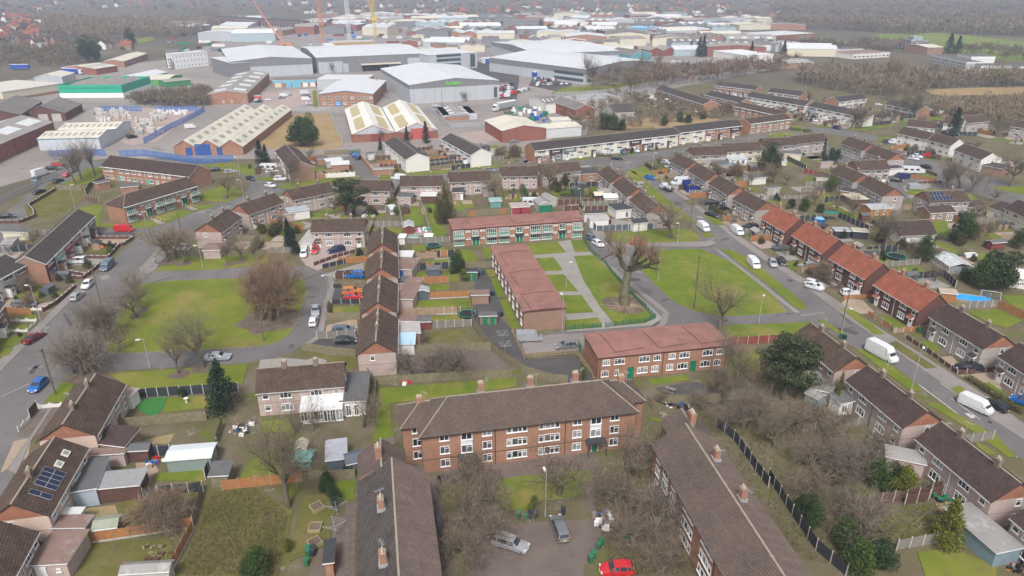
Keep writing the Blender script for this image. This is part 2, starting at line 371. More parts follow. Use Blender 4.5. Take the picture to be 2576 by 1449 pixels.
sheet('garden_ground', [(-700,1900),(3300,1900),(3000,700),(2640,250),(1700,205),(1500,330),(1180,330),(880,420),(640,405),(560,415),(250,400),(0,520),(-250,700)],GARDEN, 0.010)
sheet('industrial_ground', [(-150,540),(0,470),(250,400),(640,400),(900,400),(1330,380),(1480,300),(1640,240),(1760,200),(2010,150),(1760,80),(1100,58),(640,75),(420,150),(140,180),(-100,250)],YARD, 0.016)
# roads
ROADS=[
 ('road', [(-120,1070),(0,928),(60,866),(172,756),(205,722),(250,686),(300,640),(345,597),(365,585),(250,585),(248,566),(400,568),(470,540),(560,512),(620,480),(632,462),(600,440),(530,418),(545,408),(620,432),(680,458),(760,466),(860,460),(1004,448),(1110,436),(1244,422),(1330,402),(1330,412),(1240,434),(1120,452),(1010,468),(860,478),(760,482),(700,486),(650,512),(560,545),(470,580),(420,620),(395,650),(385,672),(625,668),(769,668),(804,678),(832,695),(831,724),(818,762),(808,800),(799,842),(761,869),(731,887),(681,904),(644,909),(625,913),(300,932),(172,942),(110,1050),(40,1180),(-60,1380),(-300,1380)],ASPHALT, 0.030),
 ('road', [(1290,398),(1460,402),(1563,392),(1728,370),(1860,345),(2000,315),(2150,330),(2280,360),(2280,372),(2150,345),(2010,330),(1900,352),(1760,380),(1640,402),(1600,420),(1663,460),(1725,502),(1788,550),(1863,610),(1932,662),(2032,724),(2104,780),(2192,840),(2327,932),(2494,1050),(2640,1150),(2640,1230),(2576,1158),(2474,1089),(2314,972),(2244,917),(2139,868),(2052,815),(1932,815),(1800,822),(1640,830),(1563,838),(1363,852),(1340,846),(1420,832),(1560,826),(1630,812),(1650,790),(1600,730),(1500,645),(1478,600),(1470,560),(1485,556),(1530,600),(1620,612),(1770,607),(1738,560),(1650,485),(1575,430),(1460,412),(1330,412)],ASPHALT, 0.030),
 ('road', [(1950,335),(2010,330),(2120,385),(2330,400),(2620,480),(2620,540),(2430,480),(2250,470),(2230,450),(2100,405)],ASPHALT, 0.034),
 ('road', [(2260,460),(2330,455),(2345,500),(2290,495),(2255,520),(2220,520),(2210,480)],ASPHALT, 0.038),
 ('road', [(-60,620),(0,545),(60,500),(130,440),(185,390),(250,405),(430,395),(545,405),(530,420),(420,415),(270,425),(200,470),(100,530),(40,575),(-40,640)],ASPHALT, 0.034),
 ('road', [(-40,300),(215,258),(520,268),(690,278),(900,285),(1130,268),(1330,255),(1420,240),(1640,215),(1800,190),(1960,165),(1960,172),(1800,202),(1640,232),(1420,258),(1330,268),(1130,280),(900,296),(690,290),(520,282),(215,275),(-40,325)],ASPHALT_PALE, 0.034),
 ('access_road', [(862,395),(905,390),(945,440),(960,452),(920,455)],ASPHALT, 0.036),
]
for nm, pts, m, z in ROADS: sheet(nm, pts, m, z)
# pavements (lighter asphalt footways along the carriageways)
PAVES=[
 [(0,905),(60,850),(165,750),(200,718),(240,690),(215,730),(172,761),(60,872),(0,934),(-60,1000),(-60,960)],
 [(110,1050),(172,945),(152,990),(112,1052),(75,1110),(40,1190),(20,1180)],
 [(350,677),(398,625),(420,640),(388,680),(360,690)],
 [(836,695),(842,720),(830,765),(818,805),(812,845),(770,872),(761,869),(799,842),(808,800),(816,762),(829,724),(826,700)],
 [(1520,586),(1540,610),(1662,611),(1772,608),(1790,604),(1800,612),(1780,620),(1664,619),(1535,620),(1500,600),(1478,562)],
 [(1795,624),(1808,628),(2012,786),(1999,786)],
 [(2032,724),(2104,780),(2192,840),(2327,932),(2494,1052),(2600,1120),(2600,1085),(2500,1010),(2300,880),(2190,812),(2110,760),(2045,715),(1932,645),(1863,595),(1788,540),(1663,450),(1663,462),(1725,502),(1788,552),(1863,612),(1932,660)],
 [(1670,786),(1660,815),(1638,826),(1563,838),(1363,854),(1363,862),(1563,846),(1645,834),(1675,815),(1682,786),(1640,750),(1500,640),(1488,645),(1630,754)],
]
for p in PAVES: kerb(sheet('pavement', p, ASPHALT_PALE, 0.070,0.06)[1],0.07)
# paved and hard surfaces
S(1,0)
HARD=[
 ('courtyard_paving', [(1300,622),(1470,598),(1492,640),(1668,800),(1640,818),(1425,834),(1420,790)],PAVING, 0.045),
 ('car_park', [(1288+23,724+140),(1380,842),(1470,838),(1470,880),(1448,880),(1322,890)],ASPHALT_PALE, 0.050),
 ('drying_yard', [(1180,800),(1250,790),(1310,850),(1330,905),(1450,893),(1520,990),(1420,985),(1300,905),(1200,840)],ASPHALT_DARK, 0.048),
 ('drying_yard', [(1190,660),(1240,650),(1270,740),(1262,800),(1200,800)],ASPHALT_DARK, 0.046),
 ('patio', [(1650,975),(1750,960),(1840,990),(1830,1020),(1680,1020)],ASPHALT_DARK, 0.046),
 ('parking_court', [(1200,1330),(1290,1318),(1430,1308),(1500,1312),(1520,1375),(1470,1420),(1460,1520),(1180,1520),(1180,1400)],COURT, 0.046),
 ('front_path', [(1100,1180),(1480,1120),(1500,1150),(1490,1230),(1515,1320),(1490,1320),(1465,1180),(1180,1215),(1100,1215)],COURT, 0.044),
 ('flagged_path', [(868,1265),(895,1262),(890,1480),(862,1480)],COURT, 0.044),
 ('flagged_path', [(1074,1200),(1108,1195),(1140,1480),(1100,1480)],COURT, 0.044),
 ('front_path', [(835,1300),(868,1300),(868,1480),(765,1480),(800,1390),(835,1370)],COURT, 0.042),
 ('brick_yard', [(1040,880),(1240,870),(1300,930),(1000,940)],COURT, 0.042),
 ('driveway', [(822,818),(898,800),(900,835),(818,842)],BLOCKPAVE, 0.046),
 ('driveway', [(790,855),(900,845),(895,885),(760,868)],ASPHALT_DARK, 0.046),
 ('driveway', [(815,690),(915,660),(915,690),(835,700)],PAVING, 0.046),
 ('driveway', [(835,720),(910,740),(900,765),(835,765)],ASPHALT_DARK, 0.046),
 ('driveway', [(755,650),(790,620),(880,620),(905,630),(860,650),(800,680),(770,668)],YARD_PINK, 0.046),
 ('driveway', [(70,1060),(150,1010),(140,1090),(40,1100)],COURT, 0.046),
 ('driveway', [(35,1110),(80,1100),(70,1150),(0,1190)],BLOCKPAVE, 0.046),
 ('driveway', [(715,900),(770,905),(860,880),(800,925),(650,925),(655,905)],PAVING, 0.044),
 ('driveway', [(225,600),(330,595),(315,615),(225,620)],BLOCKPAVE, 0.046),
 ('driveway', [(235,585),(345,585),(335,597),(245,598)],ASPHALT_DARK, 0.048),
 ('driveway', [(215,648),(275,650),(250,665),(175,668)],PAVING, 0.046),
 ('driveway', [(95,765),(140,757),(125,775),(95,778)],YARD_PINK, 0.048),
 ('driveway', [(2130,750),(2170,755),(2200,785),(2165,790),(2115,765)],BLOCKPAVE, 0.074),
 ('driveway', [(2350,900),(2395,895),(2420,925),(2395,930)],BLOCKPAVE, 0.074),
 ('driveway', [(2410,945),(2500,935),(2520,980),(2500,990),(2460,955)],BLOCKPAVE, 0.074),
 ('driveway', [(1760,500),(1820,510),(1800,520),(1755,515)],ASPHALT_DARK, 0.046),
 ('driveway', [(1450,540),(1700,570),(1690,572),(1560,580),(1500,580)],PAVING, 0.046),
 ('driveway', [(2270,470),(2350,440),(2340,470),(2290,500)],PAVING, 0.046),
 ('slab_patio', [(365,1105),(440,1090),(425,1115),(360,1118)],SLABY, 0.046),
 ('slab_patio', [(200,1280),(290,1270),(300,1300),(232,1330),(220,1310)],SLABY, 0.046),
 ('slab_patio', [(340,1165),(385,1160),(400,1185),(365,1205),(350,1200)],BLOCKPAVE, 0.046),
 ('slab_patio', [(2350,1265),(2410,1260),(2390,1290),(2370,1290)],SLABY, 0.046),
 ('slab_patio', [(1010,520),(1055,505),(1055,530),(1015,535)],BLOCKPAVE, 0.046),
 ('slab_patio', [(1035,575),(1085,570),(1090,592),(1035,592)],YARD_PINK, 0.046),
 ('builders_yard', [(235,300),(250,275),(350,270),(500,275),(395,355),(330,365),(270,345),(300,325)],YARD_PINK, 0.038),
 ('car_park', [(668,275),(655,232),(790,222),(790,262),(700,275)],YARD_PINK, 0.038),
 ('car_park', [(1170,215),(1180,165),(1240,140),(1310,160),(1300,250),(1240,250)],ASPHALT_DARK, 0.038),
 ('car_park', [(1330,215),(1345,185),(1425,190),(1440,215),(1400,230)],ASPHALT_DARK, 0.038),
 ('concrete_yard', [(1095,345),(1270,320),(1300,335),(1320,350),(1250,355),(1130,365)],YARD_PINK, 0.038),
 ('concrete_yard', [(130,455),(215,480),(200,510),(130,550),(70,545),(60,520)],GRASS_ROUGH, 0.042),
]
for nm, pts, m, z in HARD: sheet(nm, pts, m, z, 0.03)
# grass: the two big greens carry kerbs
GREENS=[
 ([(352,712),(480,703),(617,700),(700,695),(752,698),(768,712),(771,735),(757,774),(744,819),(718,852),(681,866),(644,872),(500,879),(275,890),(264,878),(300,790),(330,735)],GRASS, 1),
 ([(1613,634),(1660,628),(1795,625),(1999,785),(1932,789),(1838,797),(1775,790),(1725,776),(1688,752),(1655,724),(1602,666),(1598,645)],GRASS_BRIGHT, 1),
 ([(1518,586),(1663,577),(1735,576),(1772,606),(1663,610),(1545,612)],GRASS_BRIGHT, 0),
]
for pts, m, k in GREENS:
 o, w=sheet('green', pts, m, 0.11,0.10,smooth=1)
 kerb(w, 0.11)
LAWNS=[
 ((1,2),[(150,1000),(460,985),(545,1090),(210,1115)],GRASS),((1,2),[(590,965),(710,960),(780,1080),(630,1085)],GRASS),
 ((1,2),[(230,1145),(420,1140),(515,1270),(310,1280)],GRASS_BRIGHT),((1,2),[(340,1315),(520,1310),(665,1480),(430,1480)],GRASS),
 ((2,2),[(470,75),(700,70),(820,240),(545,255)],GRASS_BRIGHT),((2,2),[(540,325),(870,295),(905,385),(540,425)],GRASS_BRIGHT),
 ((2,2),[(625,-320),(830,-335),(1200,20),(1425,300),(1335,352),(1040,372),(890,190),(720,-80)],GRASS_BRIGHT),
 ((1,1),[(2010,1060),(2165,1060),(2240,1190),(2090,1195)],GRASS),((1,1),[(2270,1040),(2370,1040),(2370,1145),(2310,1150)],GRASS),
 ((1,1),[(2310,1260),(2400,1255),(2410,1330),(2340,1340)],GRASS_BRIGHT),((1,1),[(2360,1350),(2430,1345),(2480,1460),(2400,1460)],GRASS_BRIGHT),
 ((2,1),[(2400,10),(2480,0),(2510,90),(2430,90)],GRASS_BRIGHT),((2,1),[(2450,115),(2530,110),(2650,400),(2560,400)],GRASS_BRIGHT),
 ((2,3),[(720,200),(820,195),(1180,465),(1070,465)],GRASS),((2,3),[(1210,560),(1290,530),(1700,800),(1590,810)],GRASS_ROUGH),
 ((2,3),[(1840,1010),(1930,980),(2010,1040),(1960,1090)],GRASS),((2,3),[(890,620),(1000,610),(1260,790),(1560,1020),(1440,1040)],GRASS_BRIGHT),
 ((2,3),[(1590,1160),(1700,1150),(2300,1480),(2500,1700),(2420,1700),(2080,1449)],GRASS),((2,3),[(490,315),(560,320),(830,490),(760,500)],GRASS),
 ((2,3),[(-440,370),(0,360),(460,335),(250,480),(0,490),(-400,500)],GRASS_BRIGHT),
 ((1,2),[(2090,1050),(2200,1062),(2420,1160),(2720,1420),(2960,1620),(2930,1670),(2840,1640),(2560,1400)],GRASS),
 ((1,2),[(1140,280),(1230,275),(1400,420),(1850,780),(1840,805),(1700,740),(1380,520)],GRASS),
 ((1,2),[(1240,230),(1330,230),(1530,350),(1560,370),(1440,350)],GRASS_BRIGHT),((1,2),[(1730,560),(1810,560),(1865,620),(1800,620)],GRASS_ROUGH),
 ((1,2),[(1910,710),(2010,710),(2140,810),(2060,815)],GRASS_BRIGHT),((1,2),[(1880,890),(1990,890),(2040,940),(1950,945)],GRASS),
 ((1,2),[(2310,880),(2420,870),(2510,930),(2430,945)],GRASS),((1,2),[(500,620),(1010,615),(1000,640),(560,645)],GRASS_BRIGHT),
 ((1,2),[(610,140),(760,130),(770,160),(640,165)],GRASS),((1,2),[(0,500),(60,490),(90,560),(20,580)],GRASS_BRIGHT),
 ((1,2),[(940,685),(1040,680),(1070,720),(960,725)],GRASS_BRIGHT),((1,2),[(1150,255),(1300,250),(1420,330),(1300,330)],GRASS),
 ((1,0),[(760,650),(1000,600),(1040,640),(1000,700),(1010,830),(960,830),(940,720)],GRASS),((1,0),[(1010,790),(1270,815),(1460,770),(1610,800),(1500,845),(1010,838)],GRASS),
 ((1,0),[(1560,730),(1820,660),(1940,690),(1690,790)],GRASS_BRIGHT),((1,0),[(1960,620),(2200,605),(2120,640),(1990,670)],GRASS_BRIGHT),
 ((1,0),[(1990,510),(2300,390),(2480,500),(2280,585),(2020,560)],GRASS),((1,0),[(2000,215),(2350,180),(2480,240),(2330,330),(2120,240)],GRASS),
 ((1,0),[(2370,230),(2576,200),(2576,310),(2450,310)],GRASS),((1,0),[(640,400),(890,240),(1030,230),(1030,330),(900,400),(700,425)],GRASS),
 ((1,0),[(330,640),(520,510),(570,470),(850,480),(850,560),(770,600),(420,730),(370,720)],GRASS_ROUGH),
 ((1,0),[(1560,1275),(1700,1150),(1850,1130),(2600,1115),(2720,1140),(2720,1210),(2100,1265)],GRASS),
 ((1,1),[(190,430),(480,360),(1010,340),(1030,370),(760,405),(300,450)],GRASS),((1,1),[(0,340),(220,325),(160,365),(30,365)],GRASS),
 ((1,1),[(1210,330),(1540,290),(1950,255),(1930,285),(1550,345),(1230,358)],GRASS),((1,1),[(1970,240),(2480,210),(2490,235),(2020,265)],GRASS_BRIGHT),
 ((1,1),[(1480,645),(1660,635),(1700,810),(1500,830)],GRASS_BRIGHT),((1,1),[(1690,600),(1830,600),(1920,930),(1770,940)],GRASS_BRIGHT),
 ((1,1),[(2010,560),(2070,560),(2100,670),(2020,670)],GRASS_BRIGHT),((1,1),[(1570,1020),(1860,1015),(1920,1085),(1570,1090)],GRASS_BRIGHT),
 ((1,1),[(1720,1170),(1940,1155),(1940,1190),(1720,1200)],GRASS_BRIGHT),((1,1),[(1610,1290),(1720,1285),(1720,1335),(1610,1345)],GRASS_BRIGHT),
 ((1,1),[(1750,1415),(1940,1410),(1950,1470),(1750,1470)],GRASS_BRIGHT),((1,1),[(670,1220),(1080,1090),(1100,1125),(700,1240)],GRASS_BRIGHT),
 ((1,1),[(860,1395),(1000,1390),(1000,1415),(870,1420)],GRASS_BRIGHT),((1,1),[(1110,840),(1470,838),(1465,905),(1340,870),(1110,870)],GRASS),
 ((1,1),[(530,700),(650,690),(700,740),(550,745)],GRASS_BRIGHT),((1,1),[(360,800),(420,780),(510,810),(470,830)],GRASS_BRIGHT),
 ((2,1),[(770,190),(1040,180),(1050,280),(780,288)],GRASS_BRIGHT),((2,1),[(1480,215),(1620,130),(2160,105),(2160,195),(1600,225)],GRASS),
 ((2,1),[(1760,285),(2060,265),(2160,360),(1760,380)],GRASS_BRIGHT),((2,1),[(1700,450),(2100,410),(2200,575),(1740,605)],GRASS_ROUGH),
 ((2,1),[(1240,1010),(2200,930),(2620,900),(2620,990),(1900,1090),(1350,1160),(1360,1449),(1380,1600),(1180,1700),(1200,1400)],GRASS_BRIGHT),
 ((2,1),[(460,640),(1005,700),(1020,800),(900,840),(700,720)],GRASS_ROUGH),((2,1),[(60,1340),(310,1320),(420,1449),(40,1449)],GRASS),
 ((2,0),[(440,1150),(690,870),(800,880),(640,1150)],GRASS),((2,0),[(1100,860),(2500,760),(2440,960),(2150,985),(1380,1020),(1240,960)],GRASS),
 ((2,0),[(1380,1120),(1680,1095),(1640,1200),(1580,1280),(1480,1280),(1360,1190)],TURF),((2,0),[(1690,1105),(2130,1080),(2130,1200),(1630,1250)],GRASS_BRIGHT),
 ((2,0),[(0,510),(280,460),(180,570),(0,600)],GRASS),((2,0),[(0,600),(140,610),(90,670),(0,690)],GRASS),((2,0),[(100,280),(390,265),(330,310),(110,310)],GRASS),((2,0),[(0,385),(310,375),(300,410),(0,425)],GRASS),
 ((2,0),[(250,70),(640,35),(600,75),(280,100)],GRASS),
 ((3,0),[(1550,490),(1600,415),(2090,365),(2060,490)],GRASS_BRIGHT),((3,0),[(1210,720),(1260,690),(2000,590),(1950,880),(1200,980)],GRASS_ROUGH),
 ((3,0),[(860,1130),(1700,1060),(1770,1230),(1690,1320),(1500,1449),(750,1500),(830,1280)],GRASS_ROUGH),((3,0),[(2500,300),(2576,260),(3000,0),(3000,330),(2900,480),(2400,480)],GRASS),
 ((3,1),[(780,500),(1000,480),(990,690),(860,690)],GRASS_BRIGHT),((3,1),[(480,640),(700,620),(850,720),(760,880),(740,1120),(620,1180),(340,1300),(330,1150)],GRASS_ROUGH),
 ((3,0),[(2000,960),(2080,580),(2576,560),(2950,800),(2800,1449),(1750,1449),(1830,1320)],GRASS_ROUGH),
 ((3,1),[(1200,0),(1400,0),(1300,240),(1150,260)],GRASS_BRIGHT),((3,2),[(0,450),(800,380),(820,480),(690,500),(660,640),(250,700),(180,780),(-150,780),(-300,550)],GRASS_BRIGHT),
 ((3,2),[(930,360),(1450,300),(1500,600),(980,480)],GRASS_ROUGH),((3,1),[(1850,550),(2400,450),(2420,560),(2000,750),(1890,800)],GRASS_ROUGH),
 ((2,2),[(1370,920),(1750,870),(1790,920),(1410,975)],GRASS_BRIGHT),((2,2),[(1360,1290),(1700,1360),(1560,1380),(1400,1330)],GRASS_BRIGHT),((2,2),[(2180,700),(2440,600),(2576,700),(2500,800),(2200,900)],GRASS),
 ((2,3),[(1085,285),(1200,275),(1410,380),(1290,420)],GRASS),((2,3),[(2000,230),(2300,210),(2560,330),(2400,400),(2200,340)],GRASS),((2,3),[(1510,540),(1620,530),(1750,620),(1600,635)],GRASS_BRIGHT),
 ((2,3),[(2130,960),(2230,950),(2370,1050),(2290,1060)],GRASS_BRIGHT),((2,3),[(2350,75),(2700,70),(2700,200),(2480,200)],GRASS_BRIGHT),
 ((3,3),[(1500,1200),(1900,1180),(2300,1350),(2300,1500),(1600,1500)],GRASS),((3,3),[(1150,850),(1700,830),(1680,1030),(1330,1110),(1100,1050)],GRASS_ROUGH),((3,3),[(2080,90),(2170,130),(2310,220),(2160,230)],GRASS),
 ((1,3),[(610,630),(740,640),(830,700),(1260,730),(1000,790),(900,770)],GRASS_BRIGHT),((1,3),[(1650,770),(1800,765),(1820,900),(1700,905)],GRASS_BRIGHT),((1,3),[(1650,1000),(1750,985),(1900,1060),(2250,1110),(2180,1165),(1880,1110)],GRASS_BRIGHT),
 ((1,3),[(360,330),(480,345),(480,370),(380,365)],GRASS_BRIGHT),((1,3),[(420,265),(620,262),(600,300),(480,295)],GRASS),((1,3),[(1380,480),(1480,455),(1740,455),(1500,515),(1410,510)],GRASS),((1,3),[(1980,480),(2120,560),(2000,560)],GRASS),
 ((1,3),[(2180,740),(2380,790),(2200,810)],GRASS_BRIGHT),((1,3),[(1270,1240),(1500,1220),(1600,1290),(1390,1310)],GRASS),((1,3),[(1480,290),(1640,310),(1700,350),(1500,330)],GRASS),((1,3),[(2220,430),(2576,420),(2620,520),(2420,480)],GRASS),
 ((1,3),[(240,1190),(330,1180),(370,1210),(280,1230)],GRASS),((1,3),[(510,815),(560,810),(680,850),(600,860)],GRASS),((1,3),[(0,560),(130,555),(150,590),(0,590)],GRASS),
 ((1,2),[(2310,760),(2576,750),(2576,790),(2400,800)],GRASS),((1,2),[(1420,200),(1590,230),(1600,290),(1480,230)],GRASS_BRIGHT),
 ((0,3),[(1070,345),(1450,330),(1750,330),(2150,370),(2700,440),(2700,640),(2300,600),(1900,540),(1500,480),(1200,450)],FIELD_GREEN),((0,3),[(1560,900),(2000,885),(2700,870),(2700,960),(2000,955),(1680,965)],FIELD_TAN),
 ((0,3),[(250,400),(600,385),(900,430),(700,440),(350,430)],FIELD_GREEN),((0,3),[(230,1260),(320,1265),(430,1310),(250,1330)],GRASS_BRIGHT),((0,3),[(0,1340),(220,1330),(300,1390),(0,1400)],GRASS_BRIGHT),
 ((0,3),[(800,1290),(1250,1240),(1300,1260),(1000,1310),(850,1310)],GRASS_BRIGHT),((0,3),[(1330,1230),(1600,1195),(1750,1190),(1560,1240),(1380,1255)],GRASS_BRIGHT),((0,3),[(1100,1380),(1230,1380),(1230,1420),(1110,1430)],GRASS),
 ((0,1),[(60,1150),(400,1145),(735,1140),(800,1300),(880,1450),(800,1500),(300,1510),(20,1480),(30,1250)],FIELD_TAN),((0,1),[(565,910),(610,915),(625,1090),(580,1090)],GRASS),
 ((0,2),[(960,1210),(1300,1190),(1700,1160),(2100,1200),(1900,1260),(1400,1290),(1000,1290)],FIELD_TAN),((0,2),[(400,930),(520,880),(1000,850),(1480,770),(1500,800),(1000,900),(430,960)],GRASS),((0,0),[(1700,250),(2000,215),(2050,240),(1720,300)],FIELD_GREEN),((0,0),[(1380,390),(1520,370),(1560,400),(1390,440)],FIELD_GREEN),((0,0),[(400,350),(520,345),(530,380),(410,380)],FIELD_GREEN),((0,2),[(530,165),(640,165),(650,185),(530,185)],FIELD_GREEN),
]
NM={GRASS_ROUGH.name: 'rough_grass', DIRT.name: 'scrub_ground', TURF.name: 'artificial_lawn', FIELD_TAN.name: 'field', FIELD_GREEN.name: 'field'}
for k, (t, pts, m) in enumerate(LAWNS):
 sheet(NM.get(m.name, 'lawn'),pts, m, 0.095+0.004*(k % 5),0.09,tile=t)
# flagstones of the paths beside the brick flats, each its own stone
def flags(poly4,nu, nv, mat, par_name='flagged_path'):
 a, b, c, d=[gd(*p) for p in poly4]
 mb=MB();mb.box(-0.5,0.5,-0.5,0.5,0,0.03);me=mb.mesh('paving_slab', [mat])
 root=empty('paving', (a+b+c+d)/4);root['kind']='structure'
 for i in range(nu):
  for j in range(nv):
   u, v=(i+.5)/nu, (j+.5)/nv
   p=a.lerp(b, u).lerp(d.lerp(c, u),v);e=(b - a);f=(d - a)
   q=ob('paving_slab', me, root, p - root.location+Vector((0,0,0.05+random.random()*0.008)),math.atan2(e.y, e.x)+random.uniform(-.01,.01),(e.length/nu*.93,f.length/nv*.95,1))
SLABM=plain('worn_flagstone', (0.135,0.108,0.094),0.9,0.25,1.2)
flags([(866,1450),(893,1450),(897,1265),(870,1268)],2,14,SLABM)
flags([(1108,1450),(1134,1450),(1106,1206),(1084,1208)],2,18,SLABM)
# painted lines on the carriageway
def line(pts, w=0.1,dash=None, mat=None):
 mb=MB();P=[gd(*p) for p in pts]
 for a, b in zip(P, P[1:]):
  d=b - a;L=d.length;d.normalize();n=Vector((-d.y, d.x, 0))*w/2;t=0
  while t < L:
   e=min(L, t+(dash[0] if dash else L))
   q=[a+d*t - n, a+d*e - n, a+d*e+n, a+d*t+n]
   mb.poly([(v.x, v.y, 0.036) for v in q]);t += (sum(dash) if dash else L)
 o=ob('road_marking', mb.mesh('road_marking', [plain('worn_white_paint', (0.48,0.47,0.45),0.8,0.3,1.5)]));o['kind']='structure'
line([(2312,968),(2420,1050),(2560,1152)],0.16)
line([(2366,964),(2420,1000)],0.14);line([(2392,1002),(2466,1056)],0.12)
line([(2494,1054),(2570,1100)],0.12);line([(2432,1040),(2448,1052)],0.7);line([(2440,1044),(2456,1048)],0.4)
line([(1840,624),(1990,735)],0.09,(2,4));line([(1590,425),(1800,590)],0.09,(2,4));line([(1754,545),(1768,548)],0.5);line([(1885,640),(1896,644)],0.5)
line([(55,865),(170,762)],0.1);line([(0,1000),(75,965)],0.1)
# ---------------- building kit ----------------
def slope(mb, e0,e1,r0,r1,step=0.34,tile=None, m=0,lip=0.05):
 """one roof slope laid in real courses (and single tiles when tile is given)"""
 e0,e1,r0,r1=map(Vector, (e0,e1,r0,r1))
 run=max((r0 - e0).length, (r1 - e1).length);up=(r0+r1)/2 - (e0+e1)/2
 nrm=(e1 - e0).cross(up).normalized();n=max(1,int(round(up.length/step)))
 for i in range(n):
  a, b=i/n, (i+1)/n
  p0,p1,q0,q1=e0.lerp(r0,a),e1.lerp(r1,a),e0.lerp(r0,b),e1.lerp(r1,b)
  if not tile:
   mb.poly([p0+nrm*lip, p1+nrm*lip, q1,q0],m)
   mb.poly([p0,p1,p1+nrm*lip, p0+nrm*lip],m)
  else:
   k=max(1,int(round((p1 - p0).length/tile)))
   for j in range(k):
    s, t=j/k, (j+1)/k;dz=random.random()*0.012;ra=0.022
    a0,a1=p0.lerp(p1,s),p0.lerp(p1,t);b0,b1=q0.lerp(q1,s),q0.lerp(q1,t)
    h0,h1=nrm*(lip+dz+ra),nrm*(lip+dz)
    mb.poly([a0+h0,a1+h1,b1+nrm*dz, b0+nrm*(dz+ra)],m)
    mb.poly([a0,a1,a1+h1,a0+h0],m)
    mb.poly([a0+nrm*lip*.4,a0+h0,b0+nrm*(dz+ra),b0],m)
def roof_mesh(L, W, he, rise, mat, hip=(0,0),over=0.35,verge=0.2,tile=None, step=0.34,fascia=None, off=0.5,mat2=None):
 mb=MB();yr=W*off;k=rise/yr;k2=rise/(W - yr)
 z0=he - over*k;z1=he - over*k2
 xl, xr=-L/2 - (over if hip[0] else verge),L/2+(over if hip[1] else verge)
 rl=xl+(yr+over if hip[0] else 0);rr=xr - (yr+over if hip[1] else 0)
 y0,y1,zr=-over, W+over, he+rise
 slope(mb, (xl, y0,z0),(xr, y0,z0),(rl, yr, zr),(rr, yr, zr),step, tile)
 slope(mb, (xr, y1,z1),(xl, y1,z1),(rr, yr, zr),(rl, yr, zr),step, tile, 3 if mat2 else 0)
 if hip[0]: slope(mb, (xl, y1,z0),(xl, y0,z0),(rl, yr, zr),(rl, yr, zr),step, tile)
 if hip[1]: slope(mb, (xr, y0,z0),(xr, y1,z0),(rr, yr, zr),(rr, yr, zr),step, tile)
 th=0.14
 if not hip[0]:
  for pa, pb in (((xl, y0,z0),(xl, yr, zr)),((xl, yr, zr),(xl, y1,z1))):
   mb.poly([pa, pb, (pb[0],pb[1],pb[2] - th),(pa[0],pa[1],pa[2] - th)],1)
 if not hip[1]:
  for pa, pb in (((xr, y0,z0),(xr, yr, zr)),((xr, yr, zr),(xr, y1,z1))):
   mb.poly([pb, pa, (pa[0],pa[1],pa[2] - th),(pb[0],pb[1],pb[2] - th)],1)
 for y, z in ((y0,z0),(y1,z1)): mb.box(xl, xr, y - 0.005,y+0.02,z - th, z - 0.002,1)
 mb.poly([(xl, y0,z0 - th),(rl, yr, zr - th),(rr, yr, zr - th),(xr, y0,z0 - th)],1)
 mb.poly([(rl, yr, zr - th),(xl, y1,z1 - th),(xr, y1,z1 - th),(rr, yr, zr - th)],1)
 # ridge and hip caps
 mb.box(rl, rr, yr - 0.12,yr+0.12,zr - 0.02,zr+0.07,2)
 for h, xa, xb in ((hip[0],xl, rl),(hip[1],xr, rr)):
  if h:
   for y in (y0,y1): mb.tube((xa, y, z0+0.03),(xb, yr, zr+0.03),0.1,0.1,5,2)
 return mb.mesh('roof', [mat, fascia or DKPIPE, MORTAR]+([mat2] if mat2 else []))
_wc={}
def win_mesh(w, h, cols, tr, frame, low):
 k=(round(w, 2),round(h, 2),tuple(cols),tr, frame.name, low.name if low else 0)
 if k in _wc: return _wc[k]
 mb=MB();t=0.075;d0,d1=-0.07,0.02
 mb.box(-w/2,-w/2+t, d0,d1,0,h);mb.box(w/2 - t, w/2,d0,d1,0,h)
 mb.box(-w/2+t, w/2 - t, d0,d1,0,t);mb.box(-w/2+t, w/2 - t, d0,d1,h - t, h)
 xs=[-w/2] + [-w/2+w*c for c in cols] + [w/2]
 for x in xs[1:-1]: mb.box(x - .035,x+.035,d0,d1,t, h - t)
 if tr:
  zt=h*tr
  for i in range(len(xs) - 1):
   if len(xs) == 2 or i % 2 == len(xs) % 2: mb.box(xs[i]+.04,xs[i+1] - .04,d0+.005,d1,zt - .035,zt+.035)
 mb.box(-w/2 - .08,w/2+.08,-0.14,d1,-0.09,-0.002)
 if low:
  z1=h*.38;mb.box(-w/2+t, w/2 - t, d0+.015,d1,z1 - .03,z1+.03)
  mb.box(-w/2+t, w/2 - t, d0+.03,d1,t, z1 - .03,1)
 me=mb.mesh('window', [frame]+([low] if low else []))
 pm=MB();z0=h*.38 if low else t
 pm.poly([(-w/2+t, -0.025,z0),(w/2 - t, -0.025,z0),(w/2 - t, -0.025,h - t),(-w/2+t, -0.025,h - t)])
 pe=pm.mesh('pane', [PANES[0]])
 _wc[k]=(me, pe);return _wc[k]
def window(par, x, y, z, w, h, rz=0.0,cols=None, tr=0.72,frame=None, low=None, pane=None):
 if cols is None: cols=(0.5,) if w < 1.3 else (0.33,0.67)
 me, pe=win_mesh(w, h, cols, tr, frame or WHITE, low)
 o=ob('window', me, par, (x, y, z),rz)
 ob('pane', pe, o, mat=pane or random.choice((PANES[0],PANES[0],PANES[2],PANES[1])))
 return o
_dc={}
